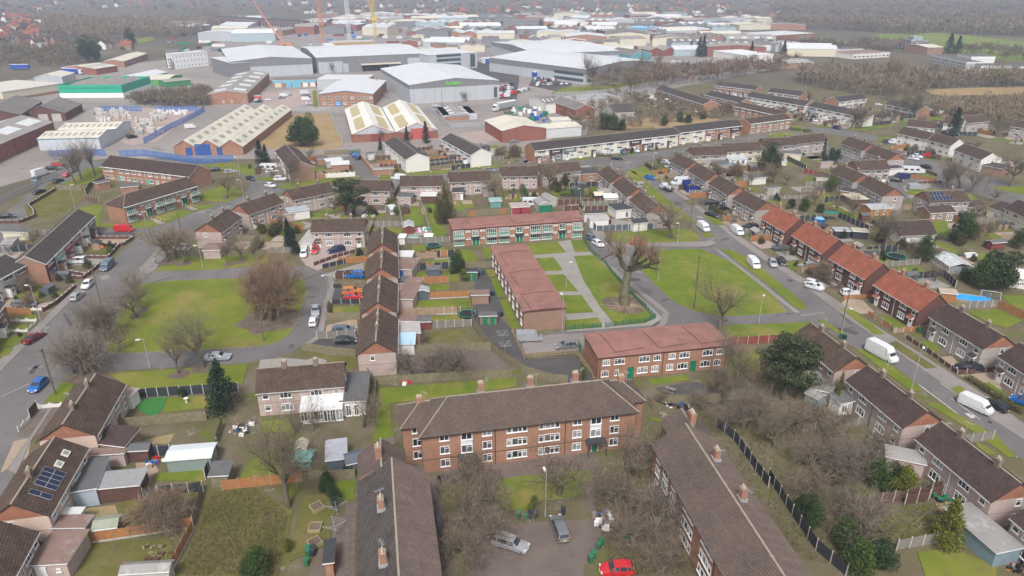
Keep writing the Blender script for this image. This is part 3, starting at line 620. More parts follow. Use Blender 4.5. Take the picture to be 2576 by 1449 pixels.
def door(par, x, y, z=0.0,w=0.9,h=2.05,rz=0.0,mat=None, frame=None, glass=True):
 mat=mat or DOOR_W;frame=frame or WHITE;k=(w, h, mat.name, frame.name, glass)
 if k not in _dc:
  mb=MB();mb.box(-w/2,w/2,-0.05,0.02,0,h, 0)
  mb.box(-w/2 - .08,-w/2,-0.08,0.02,0,h+.08,1);mb.box(w/2,w/2+.08,-0.08,0.02,0,h+.08,1);mb.box(-w/2,w/2,-0.08,0.02,h, h+.08,1)
  pm=MB();pm.poly([(-w*.28,-0.056,h*.55),(w*.28,-0.056,h*.55),(w*.28,-0.056,h*.9),(-w*.28,-0.056,h*.9)])
  _dc[k]=(mb.mesh('door', [mat, frame]),pm.mesh('pane', [PANES[2]]) if glass else None)
 o=ob('door', _dc[k][0],par, (x, y, z),rz)
 if glass: ob('pane', _dc[k][1],o)
 return o
_ch={}
def chimney(par, x, y, z0,z1,w=0.75,d=0.55,mat=None, pots=2,flash=True):
 k=(round(z1 - z0,1),w, d, (mat or CHIM).name, pots)
 if k not in _ch:
  h=k[0];mb=MB();mb.box(-w/2,w/2,-d/2,d/2,0,h)
  mb.box(-w/2 - .06,w/2+.06,-d/2 - .06,d/2+.06,h - .28,h - .1);mb.box(-w/2+.03,w/2 - .03,-d/2+.03,d/2 - .03,h - .1,h+.05,2)
  for i in range(pots):
   xx=(i - (pots - 1)/2)*(w*.8/max(1,pots));mb.tube((xx, 0,h+.03),(xx, 0,h+.38),.12,.09,8,1,True)
  mb.box(-w/2 - .1,w/2+.1,-d/2 - .14,d/2+.14,h - (z1 - z0),h - (z1 - z0)+.42,3)
  _ch[k]=mb.mesh('chimney', [mat or CHIM, POT, MORTAR, LEAD])
 return ob('chimney', _ch[k],par, (x, y, z0))
def aerial(par, x, y, z, a=0.0):
 if 'a' not in _ch:
  mb=MB();mb.tube((0,0,0),(0,0,2.0),.025,.025,4);mb.tube((-.5,0,1.9),(.7,0,1.9),.018,.018,4)
  for i in range(6): mb.tube((-.4+i*.2,-.28,1.9),(-.4+i*.2,.28,1.9),.012,.012,3)
  _ch['a']=mb.mesh('aerial', [STEEL])
 return ob('aerial', _ch['a'],par, (x, y, z),a)
_ca={}
def canopy(par, x, y, z, w=1.5,d=0.8,mat=None, rz=0.0):
 k=(w, d, (mat or ROOF_DARK).name)
 if k not in _ca:
  mb=MB();mb.poly([(-w/2,-d, 0),(w/2,-d, 0),(w/2,0,.45),(-w/2,0,.45)]);mb.poly([(-w/2,-d, -.08),(-w/2,0,-.08),(w/2,0,-.08),(w/2,-d, -.08)])
  mb.poly([(-w/2,-d, -.08),(w/2,-d, -.08),(w/2,-d, 0),(-w/2,-d, 0)],1);mb.poly([(-w/2,0,-.08),(-w/2,-d, -.08),(-w/2,-d, 0),(-w/2,0,.45)],1);mb.poly([(w/2,-d, -.08),(w/2,0,-.08),(w/2,0,.45),(w/2,-d, 0)],1)
  _ca[k]=mb.mesh('canopy', [mat or ROOF_DARK, WHITE])
 return ob('canopy', _ca[k],par, (x, y, z),rz)
def frame_of(A, B, z):
 P, Q=gd(A[0],A[1],z),gd(B[0],B[1],z);d=Q - P
 return P, Q, d.length, math.atan2(d.y, d.x),(P+Q)/2
def depth_to(P, rz, C, z):
 R=gd(C[0],C[1],z) - P;return abs(R.x*-math.sin(rz)+R.y*math.cos(rz))
def house(A, B, label, he=4.7,W=6.7,rise=2.3,wall=None, gable=None, roof=None, chim=(-3.2,3.2),chimmat=None, tiles=False, hip=(0,0),group=None,
   cat='house', name='semi_detached_house', wins='semi', gables=True, L=None, canopies=True, C=None, frame=None, doormat=None, chim_h=1.5,band=True, fascia=None, back=True, doors=(-5.0,5.0)):
 """pitched-roof house: A, B are the eaves corners of the long side one sees, in picture pixels"""
 wall=wall or PEBBLE_PINK;gable=gable or GABLE_TILE;roof=roof or ROOF_BROWN
 P, Q, Lm, rz, mid=frame_of(A, B, he)
 if C: W=depth_to(P, rz, C, he)
 L0=L or Lm
 root=empty(name, (mid.x, mid.y, 0),rz, label, cat, group)
 FOOT.append((mid.x, mid.y, rz, L0,W));HOUSES.append((root, L0,W, name, mid.y))
 mb=MB();mb.box(-L0/2,L0/2,0,W, -0.3,he, 0,False)
 if band:
  for z in (he*.5,): mb.box(-L0/2 - .02,L0/2+.02,-.02,W+.02,z - .05,z+.05,1)
 ob('wall', mb.mesh('wall', [wall, plain(wall.name + '_joint', (0.24,0.19,0.175),0.9) if band else wall]),root)
 if not (hip[0] and hip[1]):
  for sx, h in ((-1,hip[0]),(1,hip[1])):
   if h: continue
   mb=MB();x0,x1=sx*L0/2 - .05,sx*L0/2+.05
   tri=[(0,he - .0),(W, he - .0),(W/2,he+rise)]
   a=[(x1 if sx > 0 else x0,y, z) for y, z in tri]
   if sx < 0: a=[a[1],a[0],a[2]]
   mb.poly(a);mb.box(min(x0,x1),max(x0,x1),0.02,W - .02,he - .12,he, 0)
   ob('gable', mb.mesh('gable', [gable]),root)
 r=ob('roof', roof_mesh(L0,W, he, rise, roof, hip, tile=0.33 if tiles else None, fascia=fascia),root)
 for x in chim:
  chimney(r, x, W/2 - .1,he+rise - .75,he+rise+chim_h - .45,mat=chimmat, pots=2)
 if chim and random.random() < .5: aerial(r, chim[0]+.3,W/2+.2,he+rise+.6,random.random()*3)
 g_=MB();g_.box(-L0/2 - .15,L0/2+.15,-.47,-.36,he - .36,he - .25)
 ob('gutter', g_.mesh('gutter', [fascia or plain('pale_gutter', (0.5,0.48,0.46),0.5)]),root)
 p_=MB();p_.tube((0,-.06,0),(0,-.06,he - .2),.045,.045,6);ob('downpipe', p_.mesh('downpipe', [WHITE if random.random() < .6 else DKPIPE]),root)
 h2=L0/2
 if wins == 'semi':
  k=h2/6.5
  for s in (-1,1):
   window(root, s*5.3*k, 0,he - 1.55,.95,1.05,frame=frame, cols=(),tr=.68);window(root, s*2.3*k, 0,he - 1.6,1.85,1.15,frame=frame)
   window(root, s*2.3*k, 0,.75,1.9,1.3,frame=frame)
   if canopies: door(root, s*5.0*k, 0,0,mat=doormat);canopy(root, s*5.0*k, 0,2.2,mat=roof)
   else: window(root, s*5.2*k, 0,.95,.95,1.05,frame=frame, cols=(),tr=.68)
 elif callable(wins): wins(root, L0,W, he)
 if gables:
  for s in (-1,1):
   rzg=s*math.pi/2
   window(root, s*h2,W*.62,he - 1.5,.8,1.05,rzg, cols=(),tr=.68,frame=frame)
   if s > 0: window(root, s*h2,W*.62,.9,.8,1.0,rzg, cols=(),tr=.68,frame=frame)
 if back and wins == 'semi':
  for x in (-.36,-.15,.15,.36): window(root, x*L0,W, he - 1.55,1.4,1.1,math.pi, frame=frame)
 return root, L0,W
def shed(A, B, label, h=None, base=None, depth=None, C=None, roof='flat', rise=1.0,bays=1,wall=None, top=None, name='industrial_unit', cat='warehouse', group=None,
   bandz=None, bandmat=None, doors=(),windows=(),lights=None, over=0.25,edge=None, low=None, side_doors=(),gablemat=None):
 """box building seen by its front eaves A-B;roof flat, 'x' (ridge along the front),'y' (gables to the front) or mono"""
 wall=wall or OFFWHITE;top=top or FELT_GREY;edge=edge or WHITE
 if h is None: h=hfrom(base, A)
 P, Q, L, rz, mid=frame_of(A, B, h)
 if C: depth=depth_to(P, rz, C, h)
 W=depth;FOOT.append((mid.x, mid.y, rz, L, W));root=empty(name, (mid.x, mid.y, 0),rz, label, cat, group)
 mats=[wall, bandmat or wall, low[1] if low else wall]
 mb=MB();z=-0.3
 if low: mb.box(-L/2 - .04,L/2+.04,-.04,W+.04,-0.3,low[0],2,False);z=low[0];mb.poly([(-L/2 - .04,-.04,z),(L/2+.04,-.04,z),(L/2+.04,W+.04,z),(-L/2 - .04,W+.04,z)],2)
 if bandz: mb.box(-L/2,L/2,0,W, z, bandz, 0,False);mb.box(-L/2 - .08,L/2+.08,-.08,W+.08,bandz, h, 1,True)
 else: mb.box(-L/2,L/2,0,W, z, h, 0,False)
 gm=1 if bandz else 0
 if roof == 'y':
  for b in range(bays):
   x0,x1=-L/2+L*b/bays, -L/2+L*(b+1)/bays;xm=(x0+x1)/2;e = .08 if bandz else 0
   mb.poly([(x0,-e, h),(x1,-e, h),(xm, -e, h+rise)],gm);mb.poly([(x1,W+e, h),(x0,W+e, h),(xm, W+e, h+rise)],gm)
 elif roof == 'x':
  for b in range(bays):
   y0,y1=W*b/bays, W*(b+1)/bays;ym=(y0+y1)/2;e = .08 if bandz else 0
   mb.poly([(L/2+e, y0,h),(L/2+e, y1,h),(L/2+e, ym, h+rise)],gm);mb.poly([(-L/2 - e, y1,h),(-L/2 - e, y0,h),(-L/2 - e, ym, h+rise)],gm)
 elif roof == 'mono':
  mb.poly([(L/2,0,h),(L/2,W, h),(L/2,W, h+rise)],gm);mb.poly([(-L/2,W, h),(-L/2,0,h),(-L/2,W, h+rise)],gm);mb.poly([(L/2,W, h),(-L/2,W, h),(-L/2,W, h+rise),(L/2,W, h+rise)],gm)
 ob('wall', mb.mesh('wall', mats),root)
 rb=MB();t=0.16;x0,x1,y0,y1=-L/2 - over, L/2+over, -over, W+over
 def slab(a, b, c, d, m=0):
  up=Vector((0,0,t));q=[Vector(v) for v in (a, b, c, d)]
  rb.poly([v+up for v in q],m);rb.poly(q[::-1],1)
  for i in range(4): rb.poly([q[i],q[(i+1) % 4],q[(i+1) % 4]+up, q[i]+up],1)
 z0=h+0.01;pieces=[]
 if roof == 'flat': slab((x0,y0,z0),(x1,y0,z0),(x1,y1,z0),(x0,y1,z0))
 elif roof == 'mono': slab((x0,y0,z0),(x1,y0,z0),(x1,y1,z0+rise),(x0,y1,z0+rise));pieces.append(((x0,y0,z0),(x1,y0,z0),(x1,y1,z0+rise),(x0,y1,z0+rise)))
 elif roof == 'y':
  for b in range(bays):
   a0,a1=x0+(x1 - x0)*b/bays, x0+(x1 - x0)*(b+1)/bays;am=(a0+a1)/2
   slab((a0,y1,z0),(a0,y0,z0),(am, y0,z0+rise),(am, y1,z0+rise));slab((a1,y0,z0),(a1,y1,z0),(am, y1,z0+rise),(am, y0,z0+rise))
   pieces += [((a0,y1,z0),(a0,y0,z0),(am, y0,z0+rise),(am, y1,z0+rise)),((a1,y0,z0),(a1,y1,z0),(am, y1,z0+rise),(am, y0,z0+rise))]
 else:
  for b in range(bays):
   b0,b1=y0+(y1 - y0)*b/bays, y0+(y1 - y0)*(b+1)/bays;bm=(b0+b1)/2
   slab((x0,b0,z0),(x1,b0,z0),(x1,bm, z0+rise),(x0,bm, z0+rise));slab((x1,b1,z0),(x0,b1,z0),(x0,bm, z0+rise),(x1,bm, z0+rise))
   pieces += [((x0,b0,z0),(x1,b0,z0),(x1,bm, z0+rise),(x0,bm, z0+rise)),((x1,b1,z0),(x0,b1,z0),(x0,bm, z0+rise),(x1,bm, z0+rise))]
 r=ob('roof', rb.mesh('roof', [top, edge]),root)
 if lights and pieces:
  n, fw, lm=lights[0],lights[1],lights[2];v0,v1=(lights[3],lights[4]) if len(lights) > 3 else (.2,.8)
  for (a, b, c, d) in pieces:
   a, b, c, d=map(Vector, (a, b, c, d));nn=(b - a).cross(d - a).normalized()*(t+.03)
   for i in range(n):
    u0,u1=(i+.5 - fw/2)/n, (i+.5+fw/2)/n
    pt=lambda u, v: a.lerp(b, u).lerp(d.lerp(c, u),v)
    q=[pt(u0,v0),pt(u1,v0),pt(u1,v1),pt(u0,v1)];lb=MB()
    lb.poly([v+nn for v in q])
    for k in range(4): lb.poly([q[k]+nn*.7,q[(k+1) % 4]+nn*.7,q[(k+1) % 4]+nn, q[k]+nn])
    ob('rooflight', lb.mesh('rooflight', [lm]),r)
 for (fx, w, hh, m) in doors:
  db=MB();db.box(-w/2,w/2,-.06,.02,0.02,hh);db.box(-w/2 - .12,w/2+.12,-.04,.02,hh, hh+.12)
  ob('door', db.mesh('door', [m]),root, (-L/2+fx*L, -.06,0))
 for (fy, w, hh, m, sx) in side_doors:
  db=MB();db.box(-w/2,w/2,-.06,.02,0.02,hh)
  ob('door', db.mesh('door', [m]),root, (sx*(L/2+.06),fy*W, 0),sx*math.pi/2)
 for (fx, z, w, hh) in windows: window(root, -L/2+fx*L, -.06,z, w, hh)
 return root, L, W, h
# ---------------- fences ----------------
_fm={}
def _panel_mesh(mat, h, style):
 k=(mat.name, h, style)
 if k in _fm: return _fm[k]
 mb=MB()
 if style == 'board':        # featheredge boards with rails
  n=9
  for i in range(n):
   x=-.5+i/n;mb.box(x, x+1/n*.96,-.02 - (i % 2)*.008,.0,0.04,h, 0,False)
  mb.box(-.5,.5,.002,.04,h*.25,h*.25+.09);mb.box(-.5,.5,.002,.04,h*.75,h*.75+.09)
 elif style == 'lap':
  n=6
  for i in range(n):
   z=0.05+(h - .05)*i/n;mb.box(-.48,.48,-.03,.01 - .015*(i % 2),z, z+(h - .05)/n*.97,0,False)
  for x in (-.49,-.02,.46): mb.box(x, x+.035,-.04,.02,0.04,h)
 elif style == 'rail':
  for z in (.35,.75,1.1): mb.box(-.5,.5,-.03,.03,z*h/1.2,z*h/1.2+.12)
 elif style == 'mesh':
  for z in np.linspace(.15,h - .05,7): mb.box(-.5,.5,-.012,.012,z, z+.03)
  for x in np.linspace(-.48,.48,13): mb.box(x - .006,x+.006,-.01,.01,0.05,h)
 elif style == 'pale':
  for x in np.linspace(-.47,.47,11): mb.box(x - .022,x+.022,-.02,.0,0.06,h, 0,False)
  for z in (h*.2,h*.8): mb.box(-.5,.5,.002,.03,z, z+.05)
 elif style == 'wall':
  mb.box(-.5,.5,-.11,.11,-0.1,h, 0,False);mb.box(-.5,.5,-.14,.14,h, h+.06,1)
 elif style == 'scallop':
  n=8
  for i in range(n):
   u0,u1=i/n, (i+1)/n;zz=lambda u: h - .25*math.sin(math.pi*u)
   mb.poly([(-.5+u0,-.04,0),(-.5+u1,-.04,0),(-.5+u1,-.04,zz(u1)),(-.5+u0,-.04,zz(u0))]);mb.poly([(-.5+u1,.04,0),(-.5+u0,.04,0),(-.5+u0,.04,zz(u0)),(-.5+u1,.04,zz(u1))]);mb.poly([(-.5+u0,-.04,zz(u0)),(-.5+u1,-.04,zz(u1)),(-.5+u1,.04,zz(u1)),(-.5+u0,.04,zz(u0))])
 _fm[k]=mb.mesh('fence_panel', [mat, CONC]);return _fm[k]
def _post_mesh(mat, h, w=.1):
 k=('p', mat.name, h, w)
 if k not in _fm:
  mb=MB();mb.box(-w/2,w/2,-w/2,w/2,-0.2,h);mb.box(-w/2 - .01,w/2+.01,-w/2 - .01,w/2+.01,h, h+.04);_fm[k]=mb.mesh('post', [mat])
 return _fm[k]
def _gboard(mat):
 k=('g', mat.name)
 if k not in _fm:
  mb=MB();mb.box(-.5,.5,-.03,.03,-.05,.28);_fm[k]=mb.mesh('gravel_board', [mat])
 return _fm[k]
NF=[0]
def fence(pts, label, mat=None, post=None, h=1.75,style='board', pw=1.85,tile=None, name='fence', cat='fence', gb=False, alt=None, group=None, z=0.0):
 """a run of panels between posts along picture points on the ground"""
 mat=mat or W_OLIVE;post=post or CONC_POST
 if tile: S(*tile);pts=[T(*p) for p in pts]
 W_=[gd(*p) for p in pts];root=empty(name, W_[0],0,label, cat, group);o0=W_[0]
 pm=_panel_mesh(mat, h, style);pe=_post_mesh(post, h+(.12 if style not in ('wall', 'mesh') else .1),.1 if style not in ('wall',) else .32)
 last=None
 for a, b in zip(W_, W_[1:]):
  d=b - a;n=max(1,int(round(d.length/pw)));rz=math.atan2(d.y, d.x)
  for i in range(n):
   p=a.lerp(b, (i+.5)/n) - o0;s=d.length/n
   m2=pm if not alt or random.random() > alt[1] else _panel_mesh(alt[0],h, style)
   lift = .3 if gb else 0
   ob('wall_panel' if style == 'wall' else 'fence_panel', m2,root, (p.x, p.y, z+lift+random.uniform(-.03,.03)*(style == 'board')),rz, (s - .1,1,1 - lift/h))
   if gb: ob('gravel_board', _gboard(CONC),root, (p.x, p.y, z),rz, (s - .1,1,1))
   q=a.lerp(b, i/n) - o0;ob('post', pe, root, (q.x, q.y, z),rz)
  last=(b - o0,rz)
 ob('post', pe, root, (last[0].x, last[0].y, z),last[1])
 return root
# ---------------- the three-storey brick flats ----------------
def flats_block(A, B, label, he, W, rise, roof, wings, cols, hip=(1,1),roof2=None, chims=()):
 P, Q, L, rz, mid=frame_of(A, B, he)
 FOOT.append((mid.x, mid.y, rz, L, W));root=empty('brick_flats', (mid.x, mid.y, 0),rz, label, 'flats')
 mb=MB();mb.box(-L/2,L/2,0,W, -.3,he, 0,False);ob('wall', mb.mesh('wall', [BRICK]),root)
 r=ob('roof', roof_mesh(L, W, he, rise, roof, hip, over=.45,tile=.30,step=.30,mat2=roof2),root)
 for (x0,x1,y0,y1,rs) in wings:
  mb=MB();mb.box(x0,x1,y0,y1,-.3,he - .05,0,False);ob('wing_wall', mb.mesh('wing_wall', [BRICK]),root)
  wl_, ww=x1 - x0,y1 - y0
  rm=roof_mesh(wl_, ww, he - .05,rs, roof, (1 if x0 < -L/2 else 0,1 if x1 > L/2 else 0) if hip[0] else (0,0),over=.4,tile=.30,step=.30)
  ob('wing_roof', rm, root, ((x0+x1)/2,y0,0))
 st=he/3
 for f, kind in cols:
  x=-L/2+f*L
  if kind == 's':
   pb=MB();pb.box(x - .85,x+.85,-.06,.02,1.2,he - .35,0);ob('stair_panel', pb.mesh('stair_panel', [plain('white_panel', (0.62,0.63,0.65),0.5,0.05)]),root)
   for k in (1,2): window(root, x, -.06,k*st+.55,1.6,1.35,cols=(.5,),tr=.75)
   cb=MB();q_=[(x - 1.5*math.cos(t),2.3+.45*math.sin(t)) for t in np.linspace(0,math.pi, 9)];[cb.poly([(u[0],-1.5,u[1]),(w_[0],-1.5,w_[1]),(w_[0],0,w_[1]),(u[0],0,u[1])][::-1]) for u, w_ in zip(q_, q_[1:])];cb.poly([(a_, -1.5,b_) for a_, b_ in q_][::-1]);[cb.box(x+sx - .06,x+sx+.06,-1.45,-1.33,0,2.32) for sx in (-1.4,1.4)];ob('porch', cb.mesh('porch', [FELT_BLACK]),root);door(root, x, 0,0,mat=DOOR_G)
  else:
   w, h={'w': (1.35,1.3),'n': (.7,1.2),'m': (1.5,1.25)}[kind]
   for k in range(3): window(root, x, 0,k*st+.75,w, h, cols=(.5,) if kind == 'w' else (() if kind == 'n' else (.6,)),tr=.7)
 db=MB();db.box(-L/2 - .03,L/2+.03,-.03,W+.03,st*1 - .05,st*1+.05);ob('string_course', db.mesh('string_course', [plain('dark_course', (0.10,0.055,0.045),0.9)]),root)
 for f in (.33,.66):
  x=-L/2+f*L;p_=MB();p_.tube((x, -.08,0),(x, -.08,he),.055,.055,6);ob('downpipe', p_.mesh('downpipe', [DKPIPE]),root)
 for (x, y, z) in chims: chimney(r, x, y, z, z+1.75,.95,.7,BRICK, 3);aerial(r, x+.9,y, z+.3,random.random()*3)
 return root, L
he3=6.7
rootA, LA=flats_block((1060,1093),(1600,1030),'three-storey brick flats with white stairwell strips and a hipped grey-brown roof', he3,8.6,3.0,ROOF_GREYB,
 [(-18.4,-14.2,2.6,8.2,2.0),(13.6,18.0,2.6,8.2,2.0)],
 [(.10,'w'),(.20,'s'),(.293,'w'),(.395,'n'),(.432,'m'),(.468,'n'),(.545,'n'),(.585,'m'),(.622,'n'),(.717,'w'),(.807,'s'),(.898,'w')],
 chims=[(-15.6,5.6,he3+1.0),(-6.5,5.6,he3+2.2),(1.0,5.6,he3+2.2),(15.3,5.4,he3+1.0),(8.0,5.6,he3+2.2)])
for x in (-16.4,15.9):
 for k in range(3): window(rootA, x, 2.6,k*he3/3+.75,1.35,1.3,cols=(.5,))
# block B: ridge runs away from the drone;block C: slanting off to the east
colsC=[(.07,'w'),(.16,'s'),(.25,'w'),(.37,'n'),(.41,'m'),(.45,'n'),(.55,'n'),(.59,'m'),(.63,'n'),(.75,'w'),(.84,'s'),(.93,'w')]
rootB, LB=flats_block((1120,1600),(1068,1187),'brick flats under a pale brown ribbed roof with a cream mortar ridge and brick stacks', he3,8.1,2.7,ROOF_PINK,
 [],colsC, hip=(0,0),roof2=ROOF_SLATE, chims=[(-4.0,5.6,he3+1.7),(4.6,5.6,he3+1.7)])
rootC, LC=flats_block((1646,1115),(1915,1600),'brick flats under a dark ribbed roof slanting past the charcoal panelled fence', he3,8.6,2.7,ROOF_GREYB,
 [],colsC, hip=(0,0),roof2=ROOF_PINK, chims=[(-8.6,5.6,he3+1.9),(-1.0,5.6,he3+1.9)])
def wing(root, x0,x1,y0,y1,he, rise, roof, chim=None):
 mb=MB();mb.box(x0,x1,y0,y1,-.3,he, 0,False);ob('wing_wall', mb.mesh('wing_wall', [BRICK]),root)
 gb=MB();xx=x1 if abs(x1) > abs(x0) else x0
 t=[(xx, y0,he),(xx, y1,he),(xx, (y0+y1)/2,he+rise)];gb.poly(t if xx > 0 else [t[1],t[0],t[2]]);ob('gable', gb.mesh('gable', [BRICK]),root)
 r=ob('wing_roof', roof_mesh(x1 - x0,y1 - y0,he, rise, roof, over=.35,tile=.30,step=.30),root, ((x0+x1)/2,y0,0))
 if chim: chimney(r, chim[0],(y1 - y0)/2+.3,he+rise - 1.0,he+rise+1.5,1.15,.8,BRICK, 4)
wing(rootB, LB/2 - .2,LB/2+5.6,2.6,8.2,he3 - .1,2.0,ROOF_PALE, (-.6,))
wing(rootC, -LC/2 - 5.0,-LC/2+.2,3.0,8.4,he3 - .1,1.8,ROOF_GREYB, (.4,))
for rt, L_ in ((rootB, LB),(rootC, LC)):     # gable faces of the main blocks
 for s in (-1,1):
  gb=MB();t=[(s*L_/2,0,he3),(s*L_/2,8.5,he3),(s*L_/2,4.25,he3+2.6)];gb.poly(t if s > 0 else [t[1],t[0],t[2]]);ob('gable', gb.mesh('gable', [BRICK]),rt)
# ---------------- two-storey flats with flat red roofs ----------------
def red_flats(A, B, C, label, layout, he=4.8,lights=True, marks=3):
 P, Q, L, rz, mid=frame_of(A, B, he);W=depth_to(P, rz, C, he)
 FOOT.append((mid.x, mid.y, rz, L, W));root=empty('flat_roofed_flats', (mid.x, mid.y, 0),rz, label, 'flats')
 mb=MB();mb.box(-L/2,L/2,0,W, -.3,he, 0,False);mb.box(-L/2 - .03,L/2+.03,-.03,W+.03,he - .42,he - .02,1)
 ob('wall', mb.mesh('wall', [BRICK_TAN if not lights else BRICK, plain('red_fascia', (0.17,0.06,0.045),0.7)]),root)
 rb=MB();rb.poly([(-L/2 - .3,-.3,he+.02),(L/2+.3,-.3,he+.02),(L/2+.3,W/2,he+.28),(-L/2 - .3,W/2,he+.28)]);rb.poly([(-L/2 - .3,W/2,he+.28),(L/2+.3,W/2,he+.28),(L/2+.3,W+.3,he+.02),(-L/2 - .3,W+.3,he+.02)])
 for x in (-1,1): q=[(x*(L/2+.3),-.3,he - .1),(x*(L/2+.3),W+.3,he - .1),(x*(L/2+.3),W+.3,he+.02),(x*(L/2+.3),W/2,he+.28),(x*(L/2+.3),-.3,he+.02)];rb.poly(q if x > 0 else q[::-1],1)
 rb.poly([(-L/2 - .3,-.3,he - .1),(L/2+.3,-.3,he - .1),(L/2+.3,-.3,he+.02),(-L/2 - .3,-.3,he+.02)],1);rb.poly([(-L/2 - .3,-.3,he - .1),(-L/2 - .3,W+.3,he - .1),(L/2+.3,W+.3,he - .1),(L/2+.3,-.3,he - .1)],1)
 r=ob('roof', rb.mesh('roof', [FELT_RED, plain('felt_edge', (0.13,0.06,0.05),0.8)]),root)
 for k in range(marks):      # lightning tapes laid over the felt
  x=-L/2+L*(k+.4)/marks;sb=MB()
  for (p, q) in (((x, 1.0,.08),(x+L/marks*.7,1.6,.1)),((x, 1.0,.08),(x - .6,W - .6,.08))):
   zf=lambda yy: he+.03+.26*(1 - abs(yy - W/2)/(W/2))
   a, b=Vector((p[0],p[1],zf(p[1])+.03)),Vector((q[0],q[1],zf(q[1])+.03));m=a.lerp(b, .5);m.z=zf(m.y)+.04
   for u, v in ((a, m),(m, b)): sb.tube(u, v, .05,.05,4)
  ob('roof_cable', sb.mesh('roof_cable', [plain('dark_cable', (0.06,0.035,0.035),0.8)]),r)
 layout(root, L, W, he);return root, L, W
GREENW=plain('white_frame_green', (0.74,0.77,0.74),0.4,0.05)
def lay_front(root, L, W, he, units, stairs):
 for f in units:
  x=-L/2+f*L
  for z in (.2,2.45): window(root, x, -.04,z, 2.7,1.9,cols=(.2,.4,.6,.8),tr=None, frame=GREENW, low=PANEL_G)
  bb=MB();bb.box(x - 1.5,x+1.5,-1.0,0,2.2,2.32);bb.box(x - 1.5,x+1.5,-1.0,-.95,2.32,2.85,1);bb.box(x - 1.5,x - 1.45,-.95,0,2.32,2.85,1);bb.box(x+1.45,x+1.5,-.95,0,2.32,2.85,1)
  ob('balcony', bb.mesh('balcony', [CONC, plain('balcony_panel', (0.42,0.42,0.42),0.6,0.15)]),root)
 for f in stairs:
  x=-L/2+f*L;window(root, x, -.04,2.6,1.6,1.65,cols=(.5,),tr=.7,frame=GREENW, low=PANEL_G)
  door(root, x - .4,-.04,.05,.9,2.1,0,DOOR_G, GREENW);door(root, x+.55,-.04,.05,.8,2.1,0,DOOR_G, GREENW)
  cb=MB();cb.box(x - 1.2,x+1.2,-.9,0,2.3,2.44);ob('canopy', cb.mesh('canopy', [FELT_BLACK]),root)
  for s in (-1.9,1.9):
   for z in (1.75,3.8): window(root, x+s, 0,z, 1.2,.38,cols=(),tr=None)
def lay_fr1(r, L, W, he): lay_front(r, L, W, he, (.04,.287,.382,.624,.716,.954),(.165,.50,.835))
def lay_fr3(r, L, W, he):
 for f, w in ((.057,1.3),(.156,1.9),(.345,1.9),(.443,1.3),(.559,1.3),(.654,1.9),(.836,1.9),(.933,1.3)): window(r, -L/2+f*L, 0,3.05,w, 1.15)
 for f, w in ((.05,1.3),(.14,.7),(.336,1.9),(.432,1.3),(.548,1.3),(.646,1.9),(.827,1.9),(.92,1.3)): window(r, -L/2+f*L, 0,.8,w, 1.2)
 for f in (.245,.73): door(r, -L/2+f*L, 0,0,1.0,2.1,0,DOOR_G, DOOR_G, False)
 for f in (0.01,.49,.985): p_=MB();p_.tube((-L/2+f*L, -.08,0),(-L/2+f*L, -.08,he),.06,.06,6);ob('downpipe', p_.mesh('downpipe', [DKPIPE]),r)
def lay_fr2(r, L, W, he):
 for i in range(9):
  f = .06+i*.11
  for z in (.75,3.0): window(r, -L/2+f*L, 0,z, 1.3 if i % 3 else 1.8,1.2)
 door(r, 0,0,0,mat=DOOR_G)
 lay_back=((.1,.3,.5,.7,.9))
 for f in lay_back: window(r, -L/2+f*L, W, 2.6,2.2,1.7,math.pi, cols=(.25,.5,.75),tr=None, frame=GREENW, low=PANEL_G)
red_flats((1140,577),(1467,554),(1125,552),'two-storey flats with green glazed balconies and flat red roof', lay_fr1)
red_flats((1236,622),(1318,782),(1423,772),'flat red-roofed flats with a blank brick end wall beside the silver van', lay_fr2,lights=False)
red_flats((1507,899),(1834,867),(1775,813),'flat red-roofed brick flats with rows of white casements and green doors', lay_fr3)
# ---------------- pitched flats on the west side ----------------
def lay_f2(r, L, W, he): lay_front(r, L, W, he, (.08,.45,.59,.95),(.30,.79))
house((310,520),(494,466),'brown hip-roofed flats with green and white window bays and yellow handrails', 5.0,C=(260,512),rise=2.2,wall=BRICK, gable=BRICK, roof=ROOF_BROWN, chim=(),hip=(1,0),cat='flats', name='flats', wins=lay_f2,gables=False, band=False, fascia=WHITE)
def lay_f1(r, L, W, he):
 for i, f in enumerate((.05,.11,.23,.30,.376,.44,.56,.63,.71,.775,.905,.97)):
  for z in (.8,3.2): window(r, -L/2+f*L, 0,z, 1.3 if i % 2 else 1.8,1.15)
 for f in (.19,.52,.84): door(r, -L/2+f*L, 0,0,.95,2.1,0,TURQ, TURQ, False)
house((254,417),(476,443),'long brick flats with a plain plum-brown roof and blank brick gable', 4.9,C=(529,426),rise=2.6,wall=BRICK, gable=BRICK, roof=ROOF_DARK, chim=(),cat='flats', name='flats', wins=lay_f1,gables=False, band=False, fascia=WHITE)
